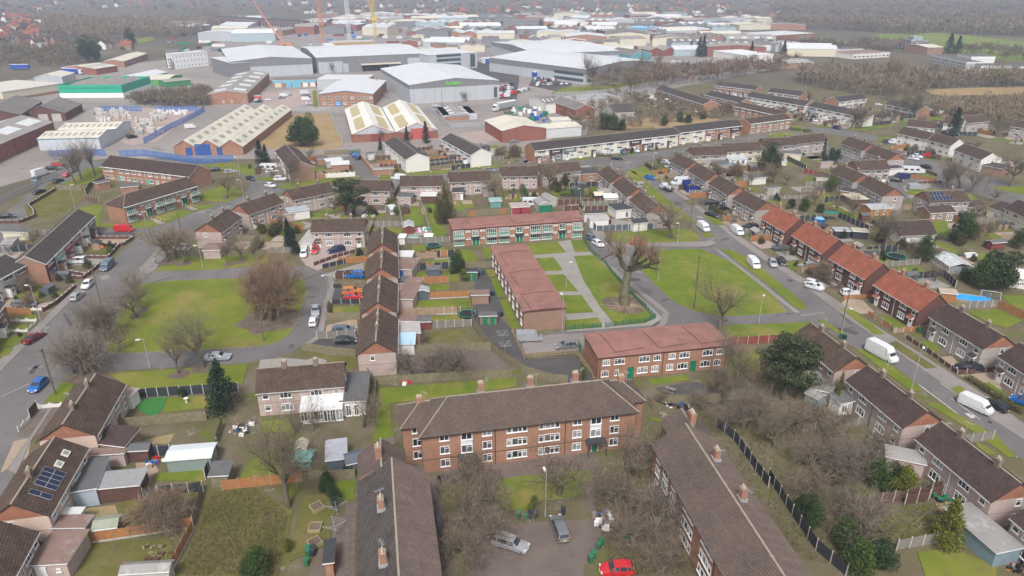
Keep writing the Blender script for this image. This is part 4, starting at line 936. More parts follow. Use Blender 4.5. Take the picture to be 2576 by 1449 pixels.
# ---------------- terraces ----------------
BLUEP=plain('navy_panel', (0.03,0.05,0.10),0.6);REDP=plain('red_panel', (0.36,0.05,0.06),0.6);MINT=plain('mint_panel', (0.22,0.46,0.36),0.6);TIMB=plain('dark_timber', (0.06,0.035,0.03),0.7);SLATEP=plain('slate_panel', (0.16,0.18,0.20),0.6)
def terrace(cols, porch=True, lower=None, pd=1.3):
 def f(root, L, W, he):
  n=len(cols);u=L/n
  for i, m in enumerate(cols):
   x=-L/2+(i+.5)*u;split=isinstance(m, tuple);up, lo=m if split else (m, m)
   pb=MB();pb.box(x - u/2+.02,x+u/2 - .02,-.05,.01,he*.5,he - .25);ob('upper_cladding', pb.mesh('upper_cladding', [up]),root)
   pb=MB();pb.box(x - u/2+.02,x+u/2 - .02,-.045,.01,0.0,he*.5 - .02);ob('lower_cladding', pb.mesh('lower_cladding', [lo]),root)
   window(root, x, -.05,he - 1.45,min(3.2,u*.7),1.15,cols=(.25,.5,.75),tr=None);window(root, x+u*.18,-.05,.8,1.7,1.25)
   if porch:
    qb=MB();w=1.5;qb.box(x - u*.28 - w/2,x - u*.28+w/2,-pd, -.06,0,2.3,0,False);qb.box(x - u*.28 - w/2 - .12,x - u*.28+w/2+.12,-pd - .15,-.06,2.3,2.48,1)
    q=ob('porch', qb.mesh('porch', [random.choice((BRICK, WHITE, BRICK_RED, OFFWHITE)),FELT_BLACK]),root)
    door(q, x - u*.28,-pd, 0,.85,2.0)
   if i: mb=MB();mb.tube((x - u/2,-.1,0),(x - u/2,-.1,he),.05,.05,5);ob('downpipe', mb.mesh('downpipe', [WHITE]),root)
 return f
RS=dict(name='terrace', cat='terrace', chim=(),gables=False, band=False, fascia=WHITE)
house((111,662),(235,542),'terrace with red, mint and slate cladding panels under one long grey roof', 4.9,C=(43,652),rise=2.1,wall=BRICK, gable=BRICK_TAN, roof=ROOF_SLATE, wins=terrace([(RUSTRED, BRICK_RED),(MINT, OFFWHITE),(REDP, BRICK),(BRICK, BRICK),(OFFWHITE, OFFWHITE),(SLATEP, BRICK)]), **RS)
house((-70,735),(64,664),'timber-striped cream terrace cut by the road with dark porches', 4.9,W=9,rise=2.1,wall=BRICK, gable=BRICK_TAN, roof=ROOF_SLATE, wins=terrace([(CREAM, BRICK),(OFFWHITE, CREAM),(CREAM, OFFWHITE),(BRICK, BRICK)]), **RS)
house((-60,850),(10,760),'brick terrace end with tan tile-hung porch beside the grey people carrier', 4.9,W=8,rise=2.1,wall=BRICK_TAN, gable=BRICK_TAN, roof=ROOF_SLATE, wins=terrace([BRICK, BRICK_TAN]), **RS)
house((968,358),(1021,401),'white-gabled terrace with orange back fences, nearer the blue cars', 4.9,C=(1079,395),rise=1.9,wall=OFFWHITE, gable=OFFWHITE, roof=ROOF_SLATE, wins=terrace([OFFWHITE]*5,False), **RS)
house((1111,349),(1185,389),'white-gabled terrace above the bright green slide', 4.9,C=(1239,385),rise=1.9,wall=OFFWHITE, gable=OFFWHITE, roof=ROOF_SLATE, wins=terrace([OFFWHITE]*5,True), **RS)
house((693,380),(729,425),'terrace with a broad tan brick gable beside the white touring caravan', 4.9,C=(790,419),rise=2.1,wall=BRICK_TAN, gable=BRICK_TAN, roof=ROOF_DARK, wins=terrace([BRICK_TAN, OFFWHITE, BRICK_TAN],False), **RS)
house((1345,378),(1707,337),'long terrace of white, brown and grey fronts with a side gable of brick', 4.9,W=8.2,rise=2.0,wall=BRICK, gable=BRICK, roof=ROOF_SLATE, wins=terrace([(OFFWHITE, BRICK),(TIMB, SLATEP),(SLATEP, OFFWHITE),(CREAM, CREAM),(CREAM, CREAM),(OFFWHITE, OFFWHITE),(CREAM, OFFWHITE),(TIMB, BRICK),(OFFWHITE, BLUEP),(OFFWHITE, OFFWHITE),(CREAM, OFFWHITE)]), **RS)
house((1710,333),(1866,315),'terrace of cream fronts stepping to brown brick next to red brick flats', 4.9,W=8.2,rise=2.0,wall=BRICK, gable=BRICK, roof=ROOF_SLATE, wins=terrace([(CREAM, CREAM),(OFFWHITE, CREAM),(BRICK, BRICK),(BRICK, BRICK),(TIMB, BRICK)]), **RS)
def lay_bf(r, L, W, he):
 for i in range(7):
  for z in (.8,3.1): window(r, -L/2+(i+.5)*L/7,0,z, 2.0,1.3,low=PANEL_G if i % 2 else None)
house((1888,311),(1990,298),'brick flats with green-panelled windows on the corner lawn', 5.0,W=8.5,rise=1.6,wall=BRICK, gable=BRICK, roof=ROOF_BROWN, chim=(),name='flats', cat='flats', wins=lay_bf, gables=False, band=False, fascia=WHITE)
house((1847,266),(1964,291),'plain brick flats with white casements behind the corner flats', 5.0,W=8.0,rise=1.6,wall=BRICK, gable=BRICK, roof=ROOF_BROWN, chim=(),name='flats', cat='flats', wins=lay_bf, gables=False, band=False, fascia=WHITE)
for A, B, lab, wl_, cs in (
 ((1650,224),(1770,262),'dark-roofed brick terrace backing on to the rubble-strewn plot', BRICK, [BRICK]*8),((1775,238),(1860,258),'dark-roofed terrace tucked behind the brick terrace by the road', BRICK, [BRICK]*6),
 ((1878,242),(2024,266),'white-fronted terrace with one red panel end along the avenue', OFFWHITE, [OFFWHITE]*8 + [(REDP, OFFWHITE)]),((2033,267),(2168,294),'white and blue-grey terrace behind the bare street trees', OFFWHITE, [(BLUEGREY, BLUEGREY),(OFFWHITE, OFFWHITE),CREAM, OFFWHITE, OFFWHITE, CREAM]),
 ((2111,256),(2181,247),'short terrace of navy and red panels with a brick gable', BRICK, [(OFFWHITE, BLUEP),(OFFWHITE, REDP),(OFFWHITE, OFFWHITE),(OFFWHITE, REDP)]),((2228,262),(2310,278),'terrace with maroon panels and a half-cream brick gable end', BRICK, [(OFFWHITE, TIMB),(OFFWHITE, REDP),(OFFWHITE, REDP),(OFFWHITE, CREAM)]),
 ((1932,231),(2014,241),'grey-roofed brick row with orange gable beneath tall bare trees', BRICK, [CREAM, OFFWHITE, BRICK, BRICK]),((1800,214),(1900,226),'long low brick row beyond the white-fronted terrace', BRICK, [BRICK]*6)):
 house(A, B, lab, 4.9,W=8.0,rise=1.9,wall=wl_, gable=BRICK, roof=ROOF_SLATE, wins=terrace(cs), **RS)
# ---------------- semi-detached pairs ----------------
G_CRES='pebbledash semi pairs of the estate'
S(1,1)
house((556,583),(606,546),'pebbledash semi pair with brick gable on the corner behind bare saplings', C=(488,583))
house((625,538),(712,508),'pebbledash semi pair set at an angle next to the corner semi pair')
house(T(370,558),T(785,475),'pebbledash semi pair with a blue-grey flat extension behind')
house(T(900,465),T(1345,465),'pebbledash semi pair half hidden by two dark pines', canopies=False)
house(T(1450,420),T(1870,413),'pebbledash semi pair with a pale lean-to over its patio', canopies=False)
house(T(1950,378),T(2360,360),'pebbledash semi pair with patio doors and small rear extensions', canopies=False)
house((1262,442),(1352,440),'pebbledash semi pair beside the tall bare tree and clipped hedge', canopies=False)
house((1365,436),(1462,428),'pebbledash semi pair joined to a low brick garage', canopies=False, chim=(-2.5,))
house(T(555,878),T(1085,870),'pebbledash semi pair with red saloon and navy car on its drives', wall=PEBBLE_PINK, tiles=True)
for A, B, lab in (((998,633),(996,589),'gable-on semi pair at the trampoline end of the ridge-to-ridge row'),((999,696),(998,647),'gable-on semi pair with a rust-red lean-to, blue car on its drive'),
     ((995,783),(997,714),'gable-on semi pair with orange and red cars on its drive'),((995,884),(997,799),'gable-on semi pair with open pebbledash end wall and glass lean-to')):
 house(A, B, lab, tiles=True, W=6.6,canopies=False, chim=(-2.0,2.2))
house((645,985),(864,967),'semi pair with white conservatory and dark flat-roofed side extension', tiles=True, canopies=False, L=None, chim=(-2.6,2.4))
house((238,1092),(310,966),'cream-rendered semi pair with two chimney stacks above the road bend', tiles=True, wall=PEACH, C=(112,1085),canopies=False)
S(3,0)
_solar1=house(T(480,828),T(860,160),'semi pair with roof skylights and an array of solar panels', tiles=True, wall=PEACH, W=7.0,canopies=False, chim=(-1.5,),gables=True)
house(T(20,1620),T(355,1005),'semi pair with brown roof linked to lean-to by rough lawn', tiles=True, wall=PEBBLE_PINK, W=7.0,canopies=False, chim=())
S(2,3)
house(T(250,478),T(678,832),'semi pair with mossy chimneys beside the dark pine and white panel van', tiles=True, canopies=False)
house(T(803,922),T(1365,1393),'semi pair with plum roof behind the overgrown garden, facing parked white van', tiles=True, canopies=False, roof=ROOF_DARK)
S(3,3)
house(T(1510,60),T(2258,688),'semi pair with long corrugated garage and green bags in its garden', tiles=True, canopies=False, roof=ROOF_DARK)
house(T(2470,858),T(3100,1400),'semi pair cut off beyond the corrugated garage', tiles=True, canopies=False, roof=ROOF_DARK)
S(2,3)
house(T(1640,282),T(2165,605),'semi pair with dark plum roof, bay window and black estate car outside', tiles=True, roof=ROOF_DARK, wall=PEBBLE_GREY)
house(T(2335,682),T(2800,985),'semi pair with black door canopy behind the clipped hedge', tiles=True, roof=ROOF_DARK)
house(T(2950,1100),T(3400,1400),'semi pair further along past the blue car', roof=ROOF_DARK)
S(1,2)
for a, b, lab in (((868,290),(985,388),'brown semi pair at the road junction end beside the low garage'),((1015,407),(1155,522),'brown semi pair with white gazebo behind it'),((1185,557),(1350,692),'brown semi pair with open side gable facing the lawn tree'),
     ((1588,167),(1745,245),'brown semi pair opposite the junction behind a trimmed hedge'),((1775,264),(1945,367),'brown semi pair behind royal blue hoarding'),((1985,392),(2175,507),'brown semi pair with black car on tarmac drive'),((2225,547),(2450,667),'brown semi pair next to the first red roof')):
 house(T(*a),T(*b),lab, wall=PEBBLE_GREY)
house(T(1830,112),T(2160,99),'grey pebbledash pair with orange side gable above red garden fence', wall=PEBBLE_GREY, canopies=False)
house(T(2165,75),T(2515,55),'cream semi pair with white conservatory lean-to', wall=CREAM, canopies=False)
house((1925,367),(2003,364),'grey pebbledash pair facing the conservatory house row', wall=PEBBLE_GREY, canopies=False)
house((2003,361),(2082,353),'grey pebbledash pair next to a round dark bush', wall=PEBBLE_GREY, canopies=False)
S(1,3)
for a, b, lab in (((735,-12),(945,62),'semi pair with orange gable near the blue covered pool'),((985,78),(1200,160),'semi pair with orange gable beside the flat garage extension'),((625,278),(855,380),'semi pair behind the round yellow-green bush'),((910,398),(1155,522),'semi pair above the orange timber summerhouse')):
 house(T(*a),T(*b),lab, wall=PEBBLE_GREY, canopies=False)
house(T(900,258),T(1225,248),'semi pair next to the white motorhome', wall=PEBBLE_GREY)
_solar2=house(T(1625,583),T(2030,570),'semi pair with blue solar panels and orange brick extension', wall=PEBBLE_GREY, canopies=False, chim=(2.4,))
house(T(2390,640),T(2750,800),'cream house with dark hipped side wing at the grass corner', wall=CREAM, canopies=False, roof=ROOF_DARK)
def nowin(r, L, W, he): pass
house(T(1330,915),T(1690,898),'low building with a broad plum roof between hedge and birch', he=2.4,W=7.5,rise=2.6,wall=OFFWHITE, gable=OFFWHITE, roof=ROOF_DARK, chim=(),wins=nowin, gables=False, band=False, name='bungalow')
# red roofs
RB=dict(wall=BRICK_RED, gable=BRICK_RED, roof=ROOF_RED, rise=3.2,W=7.2,he=4.5,band=False, chim=(-3.5,3.3),chimmat=BRICK, tiles=True, group=None)
house((1917,547),(1977,582),'red-roofed brick pair with white porch and bay, furthest up the street', **RB)
house(T(250,908),T(555,1097),'red-roofed brick pair with white glazed porch and two parked cars', **RB)
house(T(625,1143),T(985,1352),'red-roofed brick pair with hedge and red car in front', **RB)
house((2201,714),(2313,781),'red-roofed brick pair beside the dark plum roof and blue pool cover', **RB)
# white houses at the north-east
S(0,3)
WH=dict(wall=OFFWHITE, gable=OFFWHITE, roof=ROOF_BROWN, band=False, fascia=WHITE, canopies=False, chim=())
house(T(1310,1338),T(1600,1402),'white house with black timber framing on its gable', **WH)
house(T(1400,1265),T(1680,1290),'white house with pale tan roof behind the timbered one', **WH)
house(T(1770,1235),T(1955,1255),'white house with brown roof behind the clipped conifer', **WH)
house(T(2010,1235),T(2230,1215),'half-white house pair with long side fence', **{**WH, 'wall': PEBBLE_GREY})
house(T(2440,1265),T(2700,1300),'pale house by the bare thorn hedge', **{**WH, 'wall': PEBBLE_GREY})
S(1,3)
house(T(1580,-55),T(1840,15),'white house with red flatbed truck on its forecourt', **WH)
house(T(1880,55),T(2150,155),'white and pebbledash pair beside bare street trees', **{**WH, 'wall': OFFWHITE})
# ---------------- extensions, garages and sheds round the houses ----------------
def annex(a, b, c, label, h, roof='flat', wall=None, top=None, rise=.4,tile=None, cat='extension', name='extension', **k):
 if tile: S(*tile)
 return shed(T(*a),T(*b),label, h, C=T(*c),roof=roof, wall=wall, top=top, rise=rise, cat=cat, name=name, **k)
annex((850,1150),(1095,1135),(1120,850),'dark flat-roofed side extension with white glazed doors', 2.7,'flat', OFFWHITE, FELT_GREY, tile=(2,1),windows=((.3,.1,.8,2.0),(.62,.1,.7,2.0)))
annex((455,1245),(855,1212),(850,1085),'white-roofed conservatory with tall dark panes', 2.4,'mono', WHITE, plain('white_sheet', (0.58,0.58,0.58),0.5,.12),.7,tile=(2,1),windows=((.1,.7,1.6,1.6),(.36,.7,2.2,1.6),(.6,.3,1.6,2.0),(.74,.3,1.4,2.0),(.9,.3,1.6,2.0)),name='conservatory', cat='conservatory')
annex((1418,470),(1648,452),(1640,345),'grey felt flat roof extension with a skylight', 2.6,'flat', BRICK, plain('pale_felt', (0.36,0.34,0.33),0.8,.12),tile=(2,1))
annex((1420,570),(1590,565),(1590,485),'lean-to conservatory with blue-tinted sheets', 2.3,'mono', WHITE, seamed('blue_sheet', (0.36,0.52,0.66),.5,.7,.3),.6,tile=(2,1),name='conservatory', cat='conservatory')
annex((1420,110),(1575,115),(1575,-100),'rust-red lean-to stepping down to a pebbledash store', 2.6,'flat', PEBBLE_PINK, CORRUG, tile=(2,1))
annex((1420,335),(1600,335),(1600,285),'narrow rust-red lean-to with satellite dish', 2.5,'flat', PEBBLE_PINK, CORRUG, tile=(2,1))
annex((1420,1260),(1565,1268),(1560,1150),'rust-red corrugated lean-to beside a blue door', 2.5,'flat', PEBBLE_PINK, CORRUG, tile=(1,1),doors=((.3,.9,2.0,plain('blue_door', (0.02,0.13,0.42),.5)),))
annex((1410,1135),(1565,1135),(1565,1080),'white-sheeted lean-to roof against the row', 2.5,'flat', PEBBLE_PINK, plain('white_sheet', (0.58,0.58,0.58),0.5,.12),tile=(1,1))
annex((1420,1405),(1520,1405),(1515,1335),'small grey lean-to against the row', 2.5,'flat', PEBBLE_PINK, FELT_GREY, tile=(1,1))
annex((330,690),(535,660),(525,615),'blue-grey flat extension with blue fence beside it', 2.6,'flat', OFFWHITE, plain('bluegrey_felt', (0.30,0.34,0.38),.8),tile=(1,1))
annex((1420,535),(1555,540),(1555,495),'dark-roofed sun room with a skylight strip', 2.5,'flat', PEBBLE_PINK, FELT_GREY, tile=(1,1),windows=((.4,1.0,.9,.9),))
annex((1655,525),(1810,525),(1805,488),'open timber veranda with a pale sheet roof', 2.4,'flat', W_BROWN, plain('pale_sheet', (0.55,0.56,0.55),.5),tile=(1,1))
annex((1975,490),(2080,490),(2085,440),'dark felt lean-to with a white door', 2.5,'flat', PEBBLE_PINK, FELT_BLACK, tile=(1,1),doors=((.9,.8,2.0,DOOR_W),))
annex((2290,465),(2390,460),(2395,420),'small pebbledash outhouse with pale roof', 2.3,'flat', PEBBLE_PINK, FELT_GREY, tile=(1,1))
annex((435,1000),(560,1000),(545,870),'white-walled side garage with a dark felt strip roof', 2.5,'flat', OFFWHITE, plain('pale_felt', (0.36,0.34,0.33),0.8,.12),tile=(1,1),windows=((.7,.2,.8,1.9),))
annex((230,715),(375,700),(350,670),'brown felt garden store', 2.2,'flat', PEBBLE_PINK, CORRUG, tile=(1,1),name='garden_store', cat='shed')
annex((697,305),(872,298),(865,240),'low brick garage with dark tiled roof', 2.8,'x', BRICK, ROOF_SLATE, 1.2,tile=(1,2),windows=((.6,.6,1.0,1.4),),name='garage', cat='garage')
annex((1050,670),(1205,655),(1130,595),'white rear extension with patched black flat roof', 2.6,'flat', OFFWHITE, FELT_BLACK, tile=(1,2),windows=((.7,.3,.9,1.8),))
annex((1225,805),(1365,790),(1330,750),'dark hipped garden office behind slate fence', 2.4,'x', OFFWHITE, FELT_BLACK, .7,tile=(1,2))
annex((730,705),(935,695),(920,675),'white garage with black felt roof', 2.5,'flat', OFFWHITE, FELT_BLACK, tile=(1,2),name='garage', cat='garage')
annex((785,760),(975,755),(970,715),'pale garage with a moss-stained flat roof', 2.5,'flat', OFFWHITE, plain('pale_felt', (0.36,0.34,0.33),0.8,.12),tile=(1,2),name='garage', cat='garage')
annex((275,615),(400,605),(370,550),'grey-roofed garage with a green door', 2.4,'y', CONC, CORRUG_G, .8,tile=(1,2),doors=((.5,4.2,2.1,DOOR_G),),name='garage', cat='garage')
annex((380,560),(450,550),(420,500),'pale asbestos-roofed garage behind the green-doored one', 2.4,'y', CONC, CORRUG_G, .7,tile=(1,2),name='garage', cat='garage')
annex((0,640),(170,632),(160,590),'double garage with maroon doors and rusty sheet roof', 2.3,'flat', OFFWHITE, plain('rust_sheet', (0.36,0.30,0.27),.7,.2),tile=(1,2),doors=((.3,3.0,2.0,plain('maroon_door', (0.28,0.05,0.06),.5)),(.75,3.0,2.0,plain('maroon_door', (0.28,0.05,0.06),.5))),name='garage', cat='garage')
annex((935,545),(1075,540),(1070,500),'white gazebo with a shallow pyramid roof', 2.2,'x', OFFWHITE, WHITE, .5,tile=(1,2),name='gazebo', cat='gazebo')
annex((835,520),(920,518),(915,490),'cream canopy gazebo on posts', 2.2,'x', TIMB, plain('cream_canvas', (0.5,0.44,0.33),.8),.7,tile=(1,2),name='gazebo', cat='gazebo')
annex((900,500),(1030,490),(1000,460),'weathered grey lean-to beside the cream gazebo', 2.2,'mono', W_GREY, CORRUG_G, .4,tile=(1,2),name='lean_to', cat='shed')
annex((2085,215),(2225,210),(2190,165),'grey shed with pale roof beside a blue one', 2.3,'flat', CONC, FELT_GREY, tile=(1,2),name='garden_shed', cat='shed')
annex((2205,230),(2280,228),(2265,195),'blue-painted garden shed beside the grey one', 2.0,'x', plain('shed_blue', (.12,.24,.33),.7),plain('shed_blue_roof', (.16,.28,.36),.7),.5,tile=(1,2),name='garden_shed', cat='shed')
annex((2185,160),(2365,150),(2350,115),'white conservatory with striped glass roof', 2.3,'mono', WHITE, GLASSHOUSE, .6,tile=(1,2),name='conservatory', cat='conservatory', windows=((.2,.5,1.2,1.5),(.5,.5,1.2,1.5),(.8,.5,1.2,1.5)))
annex((2400,345),(2560,335),(2540,300),'long low workshop with grey felt roof', 2.4,'flat', OFFWHITE, FELT_GREY, tile=(1,2),name='workshop', cat='shed')
annex((715,605),(960,567),(1300,225),'charcoal flat roof extension with thick white edging', 2.8,'flat', BLUEGREY, FELT_GREY, tile=(3,0))
annex((965,575),(1395,535),(1440,380),'pale grey carport roof on timber posts', 2.5,'flat', W_BROWN, plain('pale_felt2', (0.25,0.255,0.26),0.8,.12),tile=(3,0),name='carport', cat='carport')
annex((515,965),(845,960),(895,850),'mossy corrugated lean-to with a ladder on it', 2.4,'flat', PEBBLE_PINK, CORRUG, tile=(3,0),name='lean_to', cat='extension')
annex((305,1340),(665,1320),(830,1000),'brown corrugated lean-to with white door over the passage', 2.5,'flat', PEBBLE_PINK, CORRUG, tile=(3,0),doors=((.25,1.2,2.1,DOOR_W),),windows=((.75,1.3,.5,.5),),name='lean_to', cat='extension')
annex((600,845),(790,840),(790,775),'small translucent lean-to roof', 2.2,'flat', WHITE, plain('pale_sheet', (0.55,0.56,0.55),.5),tile=(3,0),name='lean_to', cat='extension')
annex((955,115),(1250,150),(1330,0),'dark tiled extension with a roof window', 2.7,'mono', BRICK_TAN, ROOF_DARK, .7,tile=(3,0))
annex((905,235),(1240,215),(1250,165),'low weathered brown felt lean-to', 2.3,'flat', PEBBLE_PINK, CORRUG, tile=(3,0),name='lean_to', cat='extension')
annex((1270,195),(1480,185),(1470,110),'rounded felt garden shed beside the charcoal fence', 2.0,'x', W_BROWN, FELT_GREY, .5,tile=(3,0),name='garden_shed', cat='shed')
annex((1670,290),(2115,255),(2160,120),'long sage-green metal shed with a pale ribbed roof', 2.2,'x', seamed('sage_panel', (.22,.27,.25),.4,.8),seamed('pale_steel_roof', (.55,.6,.63),.5,.85),.35,tile=(3,0),name='metal_shed', cat='shed')
annex((2110,445),(2285,435),(2300,320),'small shed with a stained grey felt roof', 2.0,'mono', W_OLIVE, FELT_GREY, .3,tile=(3,0),name='garden_shed', cat='shed')
annex((940,990),(1165,960),(1180,850),'brown shed with a moss-green felt roof', 1.9,'x', W_BROWN, plain('moss_felt', (.25,.27,.21),.9),.5,tile=(3,0),name='garden_shed', cat='shed')
annex((1220,1430),(1690,1400),(1690,1310),'corrugated asbestos shed roof by the leaning fence', 2.0,'x', CONC, CORRUG_G, .5,tile=(3,0),name='garage', cat='garage')
annex((1240,1085),(1310,1090),(1365,1020),'small pink-roofed lean-to beside artificial lawn', 2.5,'flat', OFFWHITE, plain('pinkfelt', (.3,.24,.22),.9),tile=(2,0))
annex((712,290),(905,265),(925,100),'grey-roofed shed with slate-blue walls', 2.2,'mono', W_SLATE, plain('zinc', (.32,.33,.37),.6),.5,tile=(3,1),name='garden_shed', cat='shed')
annex((920,330),(1090,290),(1095,180),'slate-blue apex shed next to the brick stack', 2.1,'x', W_SLATE, plain('slate_felt', (.10,.115,.14),.8),.6,tile=(3,1),name='garden_shed', cat='shed')
annex((690,1320),(770,1310),(865,1080),'brick bin store with a stepped black felt roof', 2.5,'flat', BRICK, FELT_BLACK, tile=(3,1),name='bin_store', cat='store')
annex((390,185),(495,180),(515,100),'cream apex shed with bleached boards', 1.9,'y', plain('cream_board', (.42,.37,.28),.8),plain('cream_felt', (.42,.38,.3),.9),.6,tile=(3,1),name='garden_shed', cat='shed')
annex((345,280),(545,290),(550,190),'turquoise tarpaulin tunnel over garden stores', 1.2,'x', plain('turq_tarp', (.14,.36,.33),.6),plain('turq_tarp', (.14,.36,.33),.6),.7,tile=(3,1),name='tarpaulin_tunnel', cat='shelter')
annex((1300,230),(1405,210),(1405,60),'small flat roofed store against the flats', 2.3,'flat', BRICK, plain('brownfelt', (.14,.115,.1),.9),tile=(3,1),name='bin_store', cat='store')
annex((2300,1215),(2560,1160),(2050,725),'long corrugated asbestos garage with frosted streaks', 2.4,'flat', plain('garage_blue', (.18,.25,.29),.8),CORRUG_G, tile=(3,3),name='garage', cat='garage')
annex((400,1000),(640,1060),(660,950),'weathered timber decking roof over the side passage', 2.3,'flat', PEBBLE_PINK, W_GREY, tile=(2,3),name='lean_to', cat='extension')
annex((730,1165),(860,1140),(770,1060),'low slate-roofed porch with white glazed front', 2.3,'mono', OFFWHITE, FELT_GREY, .4,tile=(2,3),windows=((.35,.5,1.0,1.4),(.75,.1,.8,1.9)))
annex((380,1060),(500,1120),(460,1030),'curved-roof garden shed with a turquoise door', 1.9,'x', plain('shed_teal', (.2,.38,.38),.7),CORRUG_G, .5,tile=(2,3),name='garden_shed', cat='shed')
annex((1200,250),(1580,330),(1640,250),'collapsed grey-roofed lean-to under bare branches', 2.4,'mono', PEBBLE_PINK, CORRUG_G, .3,tile=(3,3),name='lean_to', cat='extension')
annex((1740,50),(1900,65),(1910,20),'brown slatted shed with pale felt', 2.1,'x', W_ORANGE, plain('beige_felt', (.33,.28,.22),.9),.4,tile=(2,3),name='garden_shed', cat='shed')
annex((1040,660),(1238,650),(1130,600),'orange timber summerhouse with pale grey roof', 2.3,'x', plain('orange_log', (.44,.20,.055),.7),plain('greyroof', (.34,.35,.37),.7),.6,tile=(1,3),windows=((.3,.6,.9,1.3),(.7,.6,.9,1.3)),name='summerhouse', cat='summerhouse')
annex((1635,700),(1885,688),(1860,625),'orange brick rear extension with plum tile roof', 2.5,'x', BRICK_TAN, ROOF_DARK, 1.2,tile=(1,3),windows=((.15,1.0,.9,.9),(.4,1.0,1.2,1.0),(.8,.1,2.0,2.0)))
annex((2215,640),(2370,690),(2430,600),'dark hipped side wing of the cream house', 2.6,'x', CREAM, ROOF_DARK, 1.4,tile=(1,3),windows=((.6,.2,1.4,1.9),))
annex((2020,640),(2180,620),(2150,570),'low pebbledash garage with plum roof', 2.5,'x', PEBBLE_GREY, ROOF_DARK, 1.0,tile=(1,3),windows=((.6,.9,1.4,1.1),))
annex((730,470),(905,500),(930,470),'dark flat-roofed garage beside timber carport', 2.4,'flat', BRICK, FELT_BLACK, tile=(1,3),name='garage', cat='garage')
annex((850,560),(1010,555),(960,500),'cream corrugated carport roof', 2.2,'flat', W_BROWN, plain('cream_sheet', (.5,.45,.34),.8),tile=(1,3),name='carport', cat='carport')
annex((680,875),(830,880),(800,845),'black garden bar with pale corrugated roof', 2.1,'flat', W_BLACK, plain('zinc', (.32,.33,.37),.6),tile=(1,3),name='garden_bar', cat='shed')
annex((860,880),(1010,890),(960,855),'black shelter with a cream felt roof', 2.1,'flat', W_BLACK, plain('cream_felt', (.42,.38,.3),.9),tile=(1,3),name='garden_shelter', cat='shed')
annex((2260,1000),(2390,990),(2385,965),'red-brown apex shed by the curved lawn', 2.0,'x', plain('shed_red', (.17,.05,.04),.8),FELT_GREY, .6,tile=(1,3),name='garden_shed', cat='shed')
annex((0,450),(125,440),(110,425),'pale pebbledash garden room with white window', 2.4,'flat', PEBBLE_GREY, FELT_GREY, tile=(1,3),windows=((.6,.8,.8,1.2),),name='garden_room', cat='shed')
annex((535,185),(655,180),(650,170),'garden store with white edge roof', 2.3,'flat', PEBBLE_PINK, FELT_GREY, tile=(1,3),name='garden_store', cat='shed')
annex((1225,250),(1365,240),(1340,195),'dark flat garage extension next to motorhome', 2.5,'flat', OFFWHITE, FELT_BLACK, tile=(1,3),name='garage', cat='garage')
annex((2440,1340),(2640,1370),(2600,1290),'white ribbed garage roof at the fence end', 2.4,'mono', OFFWHITE, seamed('white_ribs', (.7,.7,.69),.5,.85),.4,tile=(1,3),name='garage', cat='garage')
annex((2160,215),(2360,255),(2340,200),'tan brick bungalow wing with slate roof', 2.6,'x', BRICK_TAN, ROOF_SLATE, .8,tile=(1,3))
annex((490,335),(600,345),(630,300),'cream brick garage with brown roof', 2.4,'x', CREAM, ROOF_BROWN, .9,tile=(1,3),name='garage', cat='garage')
annex((165,95),(335,105),(300,60),'cream flat-roofed extension over black fence', 2.4,'flat', CREAM, FELT_GREY, tile=(1,3))
annex((2040,1075),(2210,1070),(2200,1005),'brown felt garage beside the white car', 2.3,'x', PEBBLE_PINK, CORRUG, .5,tile=(1,0),name='garage', cat='garage')
annex((1215,440),(1390,425),(1360,390),'brick bin store with dark slab roof behind the hip-roofed flats', 2.3,'flat', BRICK, FELT_GREY, tile=(1,0),name='bin_store', cat='store')
annex((985,400),(1100,375),(1060,360),'brick bin store beside brown panel fence', 2.2,'flat', BRICK, FELT_GREY, tile=(1,0),name='bin_store', cat='store')
annex((20,885),(275,890),(240,850),'cream walled yard store behind terrace', 2.3,'flat', CREAM, FELT_GREY, tile=(1,0),name='yard_store', cat='shed')
annex((0,1010),(120,1000),(200,935),'sheet-metal garage roofs behind the terrace', 2.2,'flat', BLUEGREY, CORRUG_G, tile=(1,0),name='garage', cat='garage')
annex((2110,1290),(2225,1290),(2220,1255),'brown bin store with green doors', 2.2,'flat', BRICK, FELT_BLACK, tile=(1,1),doors=((.25,1.0,1.9,DOOR_G),(.75,1.0,1.9,DOOR_G)),name='bin_store', cat='store')
annex((2170,75),(2340,70),(2330,25),'pebbledash bin store with brown roof', 2.2,'flat', BRICK_TAN, CORRUG, tile=(2,1),name='bin_store', cat='store')
annex((2255,285),(2420,280),(2400,250),'low bin store with green louvres', 2.0,'flat', BRICK_TAN, FELT_GREY, tile=(2,1),doors=((.3,1.0,1.6,DOOR_G),(.75,1.0,1.6,DOOR_G)),name='bin_store', cat='store')
annex((1610,345),(1755,340),(1750,285),'dark red shed with a mossy grey felt roof', 1.9,'x', plain('shed_red', (.17,.05,.04),.8),FELT_GREY, .5,tile=(2,1),name='garden_shed', cat='shed')
annex((1610,45),(1735,40),(1730,0),'slate apex shed with white trim', 1.9,'y', W_SLATE, plain('zinc', (.32,.33,.37),.6),.6,tile=(2,1),name='garden_shed', cat='shed')
annex((1495,840),(1585,835),(1580,785),'dark red summer shed with grey barrel roof', 2.0,'y', plain('shed_red', (.17,.05,.04),.8),plain('greyroof', (.34,.35,.37),.7),.6,tile=(1,1),name='garden_shed', cat='shed')
annex((1535,945),(1630,945),(1625,918),'low green-roofed playhouse by the paddling toys', 1.5,'x', W_GREY, plain('green_felt', (.17,.22,.19),.9),.5,tile=(1,1),name='playhouse', cat='shed')
